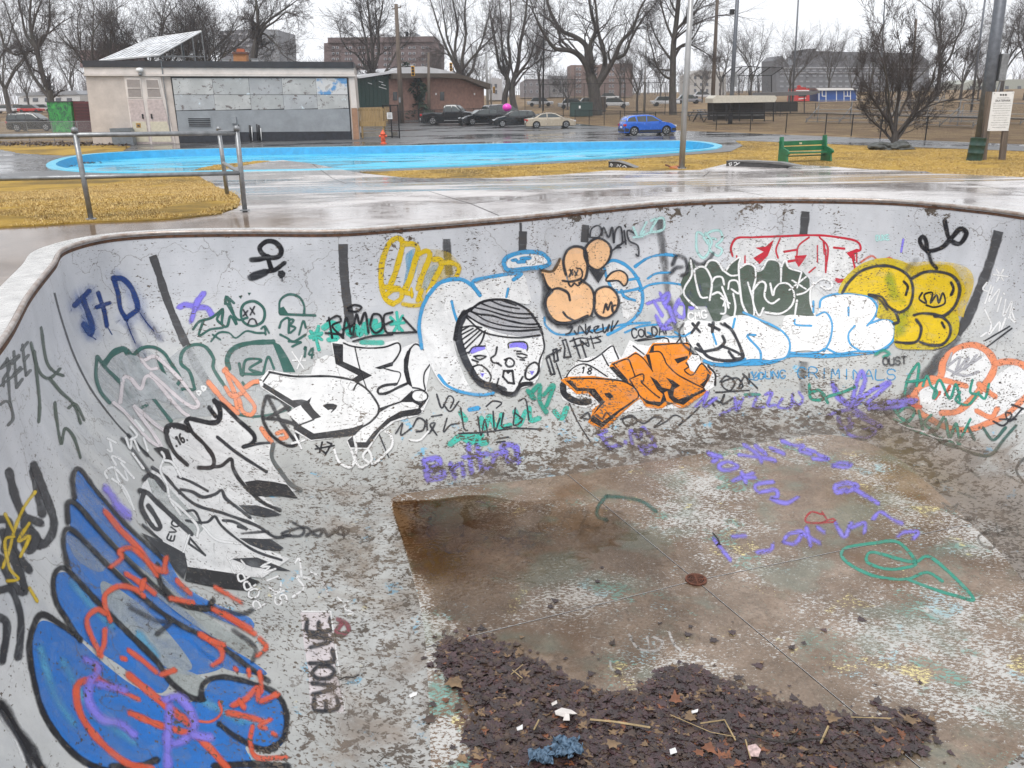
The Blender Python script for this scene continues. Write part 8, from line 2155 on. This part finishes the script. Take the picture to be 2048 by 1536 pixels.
dist = np.full(X.shape, 9.0)
for i in range(len(pud)):
    A2, B2 = np.array(pud[i-1]), np.array(pud[i]); ab = B2-A2; L2 = (ab**2).sum()+1e-9
    tt = np.clip(((X-A2[0])*ab[0]+(Y_-A2[1])*ab[1])/L2, 0, 1); dist = np.minimum(dist, np.hypot(X-A2[0]-tt*ab[0], Y_-A2[1]-tt*ab[1]))
vs_ = np.stack([X[ins], Y_[ins], FZ+.010+Z[ins]], 1)
a, b, c, d = idx[:-1, :-1], idx[:-1, 1:], idx[1:, 1:], idx[1:, :-1]; ok = (a >= 0) & (b >= 0) & (c >= 0) & (d >= 0)
me = bpy.data.meshes.new('puddle'); me.from_pydata(vs_.tolist(), [], np.stack([a[ok], b[ok], c[ok], d[ok]], 1).tolist()); me.polygons.foreach_set('use_smooth', [True]*len(me.polygons))
at_ = me.attributes.new('depth', 'FLOAT', 'POINT'); at_.data.foreach_set('value', np.clip(dist[ins]/.5, 0, 1).astype(np.float32))
t = NT('rain_water'); t.t.nodes.remove(t.p)
tr = t.n('ShaderNodeBsdfTransparent'); gl = t.n('ShaderNodeBsdfGlossy'); fr_ = t.n('ShaderNodeFresnel'); mx_ = t.n('ShaderNodeMixShader')
P = t.tc.outputs['Object']; nn = t.noise(P, 1.3, 5, .6); sx = t.n('ShaderNodeSeparateXYZ'); t.L(P, sx.inputs[0])
deep = t.math('MULTIPLY', t.ramp(t.math('ADD', sx.outputs[0], t.math('MULTIPLY', nn, 1.4)), 1.3, -.2), t.ramp(t.math('ADD', sx.outputs[1], t.math('MULTIPLY', nn, 1.5)), 7.4, 8.6))
t.L(t.mix(deep, (.94, .93, .92), (.50, .38, .27)), tr.inputs[0]); gl.inputs['Roughness'].default_value = .03; fr_.inputs[0].default_value = 1.36
da = t.n('ShaderNodeAttribute', attribute_name='depth'); film = t.ramp(t.math('ADD', da.outputs['Fac'], t.math('MULTIPLY', t.math('SUBTRACT', t.noise(P, 7, 6, .7), .5), 1.2)), .12, .42)
t.L(t.math('MULTIPLY', fr_.outputs[0], film), mx_.inputs[0]); t.L(tr.outputs[0], mx_.inputs[1]); t.L(gl.outputs[0], mx_.inputs[2]); t.L(mx_.outputs[0], t.out.inputs[0])
me.materials.append(t.mat); o = bpy.data.objects.new('puddle', me); link(o); o['kind'] = 'structure'
# ---- leaf litter
M_LEAF = [mat('leaf_plum', (.072, .040, .043), .24, var=.5, scale=9, bump=.5), mat('leaf_brown', (.085, .052, .038), .34, var=.5, scale=9, bump=.5), mat('leaf_dark', (.05, .034, .034), .26, var=.4, scale=9, bump=.5),
          mat('leaf_tan', (.22, .14, .075), .5, var=.4, scale=9), mat('leaf_orange', (.22, .08, .035), .45, var=.4, scale=9)]
def leaf_shape(rng, s, kind=0):
    """lobed maple-like leaf, slightly cupped"""
    pts = []; n = 5
    for k in range(n):
        a = -math.pi*.1 + k*math.pi*1.2/(n-1); L_ = s*(1, .9, 1.15, .9, 1)[k]*rng.uniform(.75, 1.05)
        pts.append((math.cos(a-.12)*L_*.84, math.sin(a-.12)*L_*.84)); pts.append((math.cos(a)*L_, math.sin(a)*L_)); pts.append((math.cos(a+.13)*L_*.8, math.sin(a+.13)*L_*.8))
        if k < n-1: am = a+math.pi*.15; pts.append((math.cos(am)*s*.58, math.sin(am)*s*.58))
    pts.append((-s*.25, -s*.28)); pts.append((0, -s*.45)); pts.append((s*.25, -s*.28))
    return pts
def add_leaf(mb, c, s, rng, tilt=.35, curl=.25):
    pts = leaf_shape(rng, s); rz = rng.uniform(0, 6.28); M = Matrix.Rotation(rz, 3, 'Z') @ Matrix.Rotation(rng.uniform(-tilt, tilt), 3, 'X') @ Matrix.Rotation(rng.uniform(-tilt, tilt), 3, 'Y')
    sq = rng.uniform(.55, 1); cu = rng.uniform(-.3, 1)*curl/s
    vs = [Vector(c)]+[Vector(c)+M @ Vector((x*sq, y, cu*(x*x+y*y))) for x, y in pts]; n = len(pts)
    mb.add(vs, [(0, 1+i, 1+(i+1) % n) for i in range(n)])
pile_px = [(870,1292),(930,1275),(1010,1300),(1090,1330),(1160,1375),(1250,1390),(1330,1345),(1370,1330),(1440,1360),(1540,1400),(1640,1425),(1740,1440),(1800,1420),(1850,1435),(1862,1470),(1835,1500),(1780,1515),(1740,1545),(1700,1620),(940,1620),(955,1540),(925,1480),(945,1430),(925,1390),(890,1360)]
pile = [(v.x, v.y) for v in cr([(fl_(x, y).x, fl_(x, y).y) for x, y in pile_px], True, k=4)]
rr = random.Random(12); px0, px1 = min(p[0] for p in pile), max(p[0] for p in pile); py0, py1 = min(p[1] for p in pile), max(p[1] for p in pile)
def pheight(x, y): return .012+.012*max(0, mnoise.noise(Vector((x*1.6, y*1.6, 4)))+.35)
# wet mulch under the leaves
v2, f2 = cdt_sheet([(p[0]+rr.gauss(0, .04), p[1]+rr.gauss(0, .04)) for p in densify(inset(pile, .07), .06)], (), ([px0+i*.07 for i in range(int((px1-px0)/.07))], [py0+i*.07 for i in range(int((py1-py0)/.07))]))
mb = MB(); mb.add([(a_, b_, FZ+.006+.8*(pheight(a_, b_)-.018)) for a_, b_ in v2], f2); mu = mb.build('leaf_mulch', mat('mulch', (.038, .024, .022), .35, var=.6, scale=14, bump=1.0, bdist=.012), smooth=True); tag(mu, 'matted wet dark mulch under the leaf drift', 'leaf litter', kind='stuff')
lit = MB(); n = 0
while n < 9500:
    x, y = rr.uniform(px0-.15, px1+.15), rr.uniform(py0-.1, py1+.15)
    inp = inside((x, y), pile)
    if inp and rr.random() < .35: x += rr.gauss(0, .07); y += rr.gauss(0, .07); inp = inside((x, y), pile); inp = inp or None
    if inp is False:
        if rr.random() > .004: continue
    lit.cur = rr.choices([0, 1, 2, 3, 4], [40, 24, 28, 6, 2])[0]
    add_leaf(lit, (x, y, FZ+(pheight(x, y) if inp else .006)+rr.uniform(0, .012)), rr.uniform(.03, .066) if rr.random() < .45 else rr.uniform(.010, .03), rr, .2 if inp else .08, .22); n += 1
ll = bpy.data.objects.new('leaf_litter', lit.mesh('leaf_litter', M_LEAF)); link(ll); tag(ll, 'drift of soaked dark purple brown leaves on the bowl floor', 'leaf litter', kind='stuff')
# leaves that lie apart from the drift: each one a thing
def lone(px, py, s, mi, lab, grp=None, z=.012):
    h = hit(px, py); mb = MB(); mb.cur = 0; r_ = random.Random(int(px*7+py)); add_leaf(mb, (0, 0, .004), s, r_, .08, .2)
    o = mb.build('fallen_leaf', M_LEAF[mi]); o.location = h[0]+h[1]*z
    q = Vector((0, 0, 1)).rotation_difference(h[1]); o.rotation_mode = 'QUATERNION'; o.rotation_quaternion = q; tag(o, lab, 'leaf', grp)
for a in [(1350,1412,.10,4,'large orange maple leaf lying on the dark leaf drift',.055), (1660,1452,.08,3,'tan leaf at the upper right part of the drift',.06), (908,1375,.13,3,'large curled tan leaf at the left edge of the drift',.04), (858,1440,.075,1,'dark brown leaf left of the drift on the grey slope',.012), (865,1410,.06,2,'small dark star leaf left of the drift',.012),
          (915,1418,.055,1,'reddish leaf touching the left rim of the drift',.02), (1420,1510,.075,4,'half buried orange leaf near the bottom of the drift',.06), (1400,1520,.06,4,'dull orange leaf beside the half buried one at the bottom',.062), (1380,1450,.07,3,'brown tan leaf right of the broken twig',.06), (1225,1500,.07,3,'crumpled pale tan leaf above the blue rag',.06),
          (1260,1480,.06,1,'curled brown leaf right of the white scrap',.055), (1235,1345,.05,2,'dark leaf on the bare floor above the drift',.008), (1240,1410,.07,0,'purple brown leaf just above the drift centre',.03), (1180,1348,.045,2,'small dark leaf beside the puddle end',.008), (1132,1318,.04,2,'small dark leaf alone on wet floor left of centre',.008),
          (1100,1215,.05,2,'thin dark leaf in the wet area below the ripples',.012), (1110,1203,.05,2,'small dark leaf near the thin leaf below the ripples',.012), (888,1265,.04,1,'small leaf at the left edge of the wet floor',.012), (1425,1282,.06,2,'flat dark leaf below the drain',.01), (1755,1405,.07,2,'dark leaf right of the white paint patch',.012),
          (1510,1395,.06,0,'leaf just above the right part of the drift',.02), (1820,1455,.09,3,'big tan leaf at the right end of the drift',.055), (1380,1255,.035,2,'tiny leaf directly below the drain',.01), (1195,1166,.04,2,'small leaf right of the ripples',.012), (1205,1137,.035,2,'short dark leaf stalk above the small leaf right of the ripples',.012)]:
    lone(a[0], a[1], a[2], a[3], a[4], None, a[5])
M_STRAW = mat('straw', (.42, .31, .16), .6, var=.3); M_TWIGW = mat('wet_twig', (.03, .022, .018), .4, var=.4)
def stick(pts, r, m, lab, cat='twig', z=.05, name='twig'):
    w = []
    for (x, y) in pts: q = fl_(x, y); w.append(Vector((q.x, q.y, FZ+z+rr.uniform(-.004, .006))))
    o = MB().tube([v-w[0] for v in w], r, 5).build(name, m); o.location = w[0]; tag(o, lab, cat); return o
stick([(1500,1480),(1540,1492),(1580,1496),(1620,1490),(1655,1488)], .008, M_TWIGW, 'dark forked twig lying across the right of the drift')
stick([(1570,1500),(1590,1480),(1598,1470)], .006, M_TWIGW, 'short dark side twig crossing the forked twig')
stick([(1180,1450),(1230,1455),(1300,1466)], .008, M_STRAW, 'long pale stick right of the white paper scraps')
stick([(1022,1360),(1046,1340)], .004, M_STRAW, 'thin straw at the upper left of the drift', 'straw'); stick([(1025,1350),(1045,1366)], .004, M_STRAW, 'thin straw crossing another at the upper left of the drift', 'straw')
stick([(1400,1458),(1448,1452),(1470,1492)], .006, M_STRAW, 'bent yellow straw in the middle of the drift', 'straw'); stick([(1640,1497),(1655,1465)], .008, M_STRAW, 'upright yellow straw right of the forked twig', 'straw')
stick([(1490,1490),(1500,1530)], .005, M_STRAW, 'thin straw at the bottom right of the bent straw', 'straw'); stick([(1068,1470),(1078,1452)], .006, M_STRAW, 'short pale splinter below the paper scraps', 'straw')
stick([(1425,1068),(1436,1080),(1440,1092)], .008, M_TWIGW, 'small black twig on the purple mark above the drain', z=.012); stick([(1433,1092),(1438,1087)], .005, M_TWIGW, 'tiny stub of twig next to the black twig above the drain', z=.012)
stick([(1340,1440),(1420,1475),(1470,1485)], .003, M_STRAW, 'very thin straw left of the bent straw', 'straw'); stick([(1700,1446),(1780,1449)], .004, M_STRAW, 'thin pale straw at the top right of the drift', 'straw')
h = hit(678, 1362); o = MB().tube([(0,0,0),(.05,.02,.01),(.11,.01,.012),(.15,.04,.012)], .006, 5).build('twig', M_TWIGW); o.location = h[0]+h[1]*.012; tag(o, 'little black twig on the slope right of the stencilled word', 'twig')
M_PAPER = mat('wet_paper', (.62, .58, .55), .6, var=.12, scale=12)
def scrap(px, py, poly, m, lab, name='paper_scrap', cat='litter', z=.058):
    q = fl_(px, py); n = len(poly); mb = MB(); v = [Vector((a, b, .012*math.sin(a*40+b*23))) for a, b in poly]; c = Vector((sum(p[0] for p in poly)/n, sum(p[1] for p in poly)/n, .01))
    mb.add([c]+v+[c-Vector((0,0,.004))]+[p-Vector((0,0,.004)) for p in v], [(0, 1+i, 1+(i+1) % n) for i in range(n)]+[(n+1, n+2+(i+1) % n, n+2+i) for i in range(n)]+[(1+i, n+2+i, n+2+(i+1) % n, 1+(i+1) % n) for i in range(n)])
    o = mb.build(name, m); o.location = (q.x, q.y, FZ+z); tag(o, lab, cat)
scrap(1130, 1438, [(-.075,.03),(-.02,.05),(.05,.02),(.09,-.01),(.06,-.03),(.03,-.02),(.03,-.075),(-.02,-.07),(-.01,-.03),(-.07,-.02)], M_PAPER, 'torn cream paper scrap in the left half of the leaf drift')
scrap(1108, 1419, [(-.02,.01),(.02,.02),(.025,-.01),(-.015,-.015)], M_PAPER, 'small white scrap just above the torn cream paper')
scrap(828, 1424, [(-.03,.01),(0,.02),(.035,.01),(.03,-.015),(-.02,-.02)], M_WHITEP, 'white pebble like chip on the grey slope left of the drift', z=.16)
scrap(1040, 1468, [(-.025,.01),(.02,.02),(.02,-.02),(-.02,-.015)], M_WHITEP, 'small white chip below the torn cream paper'); scrap(1388, 1435, [(-.02,.012),(.03,.01),(.02,-.015),(-.02,-.01)], M_WHITEP, 'white bottle cap shaped chip right of the orange maple leaf')
scrap(1506, 1515, [(-.03,.05),(.03,.06),(.05,0),(.02,-.05),(-.04,-.04)], mat('red_white_wrapper', (.62,.45,.43), .4, var=.5, scale=30), 'crumpled pink and white wrapper at the bottom right of the drift', 'wrapper')
scrap(1345, 1515, [(-.02,.02),(.02,.02),(.025,-.02),(-.02,-.02)], M_WHITEP, 'white chip at the bottom centre of the drift')
# blue rag
def rag(px, py, rx, ry, seed, lab):
    q = fl_(px, py); r_ = random.Random(seed); mb = MB(); N = 30; vs = []; fs_ = []
    for i in range(N+1):
        for j in range(N+1):
            u, v = i/N*2-1, j/N*2-1; p = Vector((u*2.2, v*2.2, seed)); e = 1-.35*mnoise.noise(Vector((math.atan2(v, u)*1.5, seed, 1)))
            fold = mnoise.noise(p*1.3)*.05+abs(mnoise.noise(p*2.6))*.06+mnoise.noise(p*6)*.012
            vs.append((u*rx*e+.05*mnoise.noise(p*1.7+Vector((9,0,0))), v*ry*e+.05*mnoise.noise(p*1.7+Vector((0,9,0))), .03+max(-.015, fold)))
    for i in range(N):
        for j in range(N): a_ = i*(N+1)+j; fs_.append((a_, a_+N+1, a_+N+2, a_+1))
    mb.add(vs, fs_); o = mb.build('blue_rag', mat('wet_blue_cloth', (.12, .20, .30), .6, var=.35, scale=14, bump=.5), smooth=True); o.location = (q.x, q.y, FZ+.03); md = o.modifiers.new('thick', 'SOLIDIFY'); md.thickness = .004; tag(o, lab, 'cloth')
rag(1132, 1510, .10, .075, 3, 'crumpled wet blue rag at the bottom of the leaf drift'); rag(1085, 1528, .06, .05, 8, 'smaller piece of blue rag at the very bottom left of the larger one')
# ---- grass blades standing proud of the lawns
def blades(name, polys, count, ylim, size, seed, lab, cols):
    r_ = random.Random(seed); mb = MB(); k = 0
    bb = [(min(p[0] for p in pl), max(p[0] for p in pl), min(p[1] for p in pl), max(p[1] for p in pl)) for pl in polys]
    ar = [(b[1]-b[0])*(b[3]-b[2]) for b in bb]
    tries = 0
    while k < count and tries < count*12:
        tries += 1; i = r_.choices(range(len(polys)), ar)[0]; b = bb[i]; x, y = r_.uniform(b[0], b[1]), r_.uniform(b[2], min(b[3], ylim))
        if not (-14 < x < 24) or not inside((x, y), polys[i]): continue
        dens = mnoise.noise(Vector((x*.9, y*.9, 2)))
        if dens < -.28: continue
        z = gz(x, y)+.015; mb.cur = r_.choices(range(len(cols)), [5, 4, 2][:len(cols)])[0]
        for _ in range(3):
            a = r_.uniform(0, 6.28); h = size*r_.uniform(.5, 1.2); dx, dy = math.cos(a), math.sin(a); w = size*.11; ox, oy = r_.uniform(-.04, .04), r_.uniform(-.04, .04)
            mb.add([(x+ox-dy*w, y+oy+dx*w, z), (x+ox+dy*w, y+oy-dx*w, z), (x+ox+dx*h*.75, y+oy+dy*h*.75, z+h*r_.uniform(.3, .75))], [(0, 1, 2)])
        k += 1
    o = bpy.data.objects.new(name, mb.mesh(name, cols)); link(o); tag(o, lab, 'grass', kind='stuff')
GB = [mat('blade_gold', (.52, .34, .10), .7, var=.2, bump=0), mat('blade_straw', (.64, .47, .20), .7, var=.2, bump=0), mat('blade_brown', (.22, .12, .035), .8, var=.2, bump=0)]
LP_ = [pxpoly(l) for l in LAWNS]
blades('grass_blades', [LP_[0]], 52000, 40, .055, 1, 'wet golden dormant grass by the pipe rail at the left', GB)
blades('grass_blades', [LP_[2], LP_[1]], 40000, 60, .07, 2, 'golden dormant grass between the deck and the blue pool', GB)
# dark leaf and earth band along the grey fence
lb = MB(); r_ = random.Random(9)
for k in range(1500):
    p = at(r_.uniform(-40, 262), r_.gauss(289.5, 1.6)); lb.cur = 0; add_leaf(lb, (p.x, p.y, p.z+.02+r_.uniform(0, .10)), r_.uniform(.07, .16), r_, .8, .3)
o = bpy.data.objects.new('leaf_row', lb.mesh('leaf_row', [M_LEAF[1]])); link(o); tag(o, 'row of dark brown fallen leaves along the grey fence', 'leaf litter', kind='stuff')
# dark leaf clumps in the empty pool
for i, (x, y, w_, lab) in enumerate([(170,327,1.2,'dark clump of leaves in the left end of the blue pool'), (126,334,.6,'small dark clump of debris at the left tip of the pool'), (1060,296,2.2,'thin line of debris along the far wall of the pool near the gold car'), (1195,291,1.2,'debris line under the far pool wall by the blue car'), (1300,293,2.2,'long debris line in the right end of the pool'), (880,297,.5,'tiny debris spot in the middle of the pool')]):
    p = at(x, y); mb = MB(); q = random.Random(i)
    for _ in range(60): add_leaf(mb, (q.gauss(0, w_*.35), q.gauss(0, .12), q.uniform(0, .05)), q.uniform(.05, .11), q, .8, .3)
    o = mb.build('leaf_clump', M_LEAF[2]); zf = -1.52; rr_ = ray(x, y); t_ = (zf-CAM_H)/rr_.z; o.location = (rr_.x*t_, rr_.y*t_, zf+.01); tag(o, lab, 'leaf litter')
# ================================================================== misty air
hz = MB().box(-420, -20, -4, 420, 400, 34).build("haze", M_WHITEP); tag(hz, 'thin rainy mist over the park', 'haze', kind='stuff')
hm = bpy.data.materials.new('mist'); hm.use_nodes = True; hm.node_tree.nodes.clear()
ho = hm.node_tree.nodes.new('ShaderNodeOutputMaterial'); hp = hm.node_tree.nodes.new('ShaderNodeVolumePrincipled')
hp.inputs['Color'].default_value = (.93, .95, 1, 1); hp.inputs['Density'].default_value = .00042; hp.inputs['Anisotropy'].default_value = .2
hm.node_tree.links.new(hp.outputs[0], ho.inputs['Volume']); hz.data.materials.clear(); hz.data.materials.append(hm)
S.cycles.volume_bounces = 1
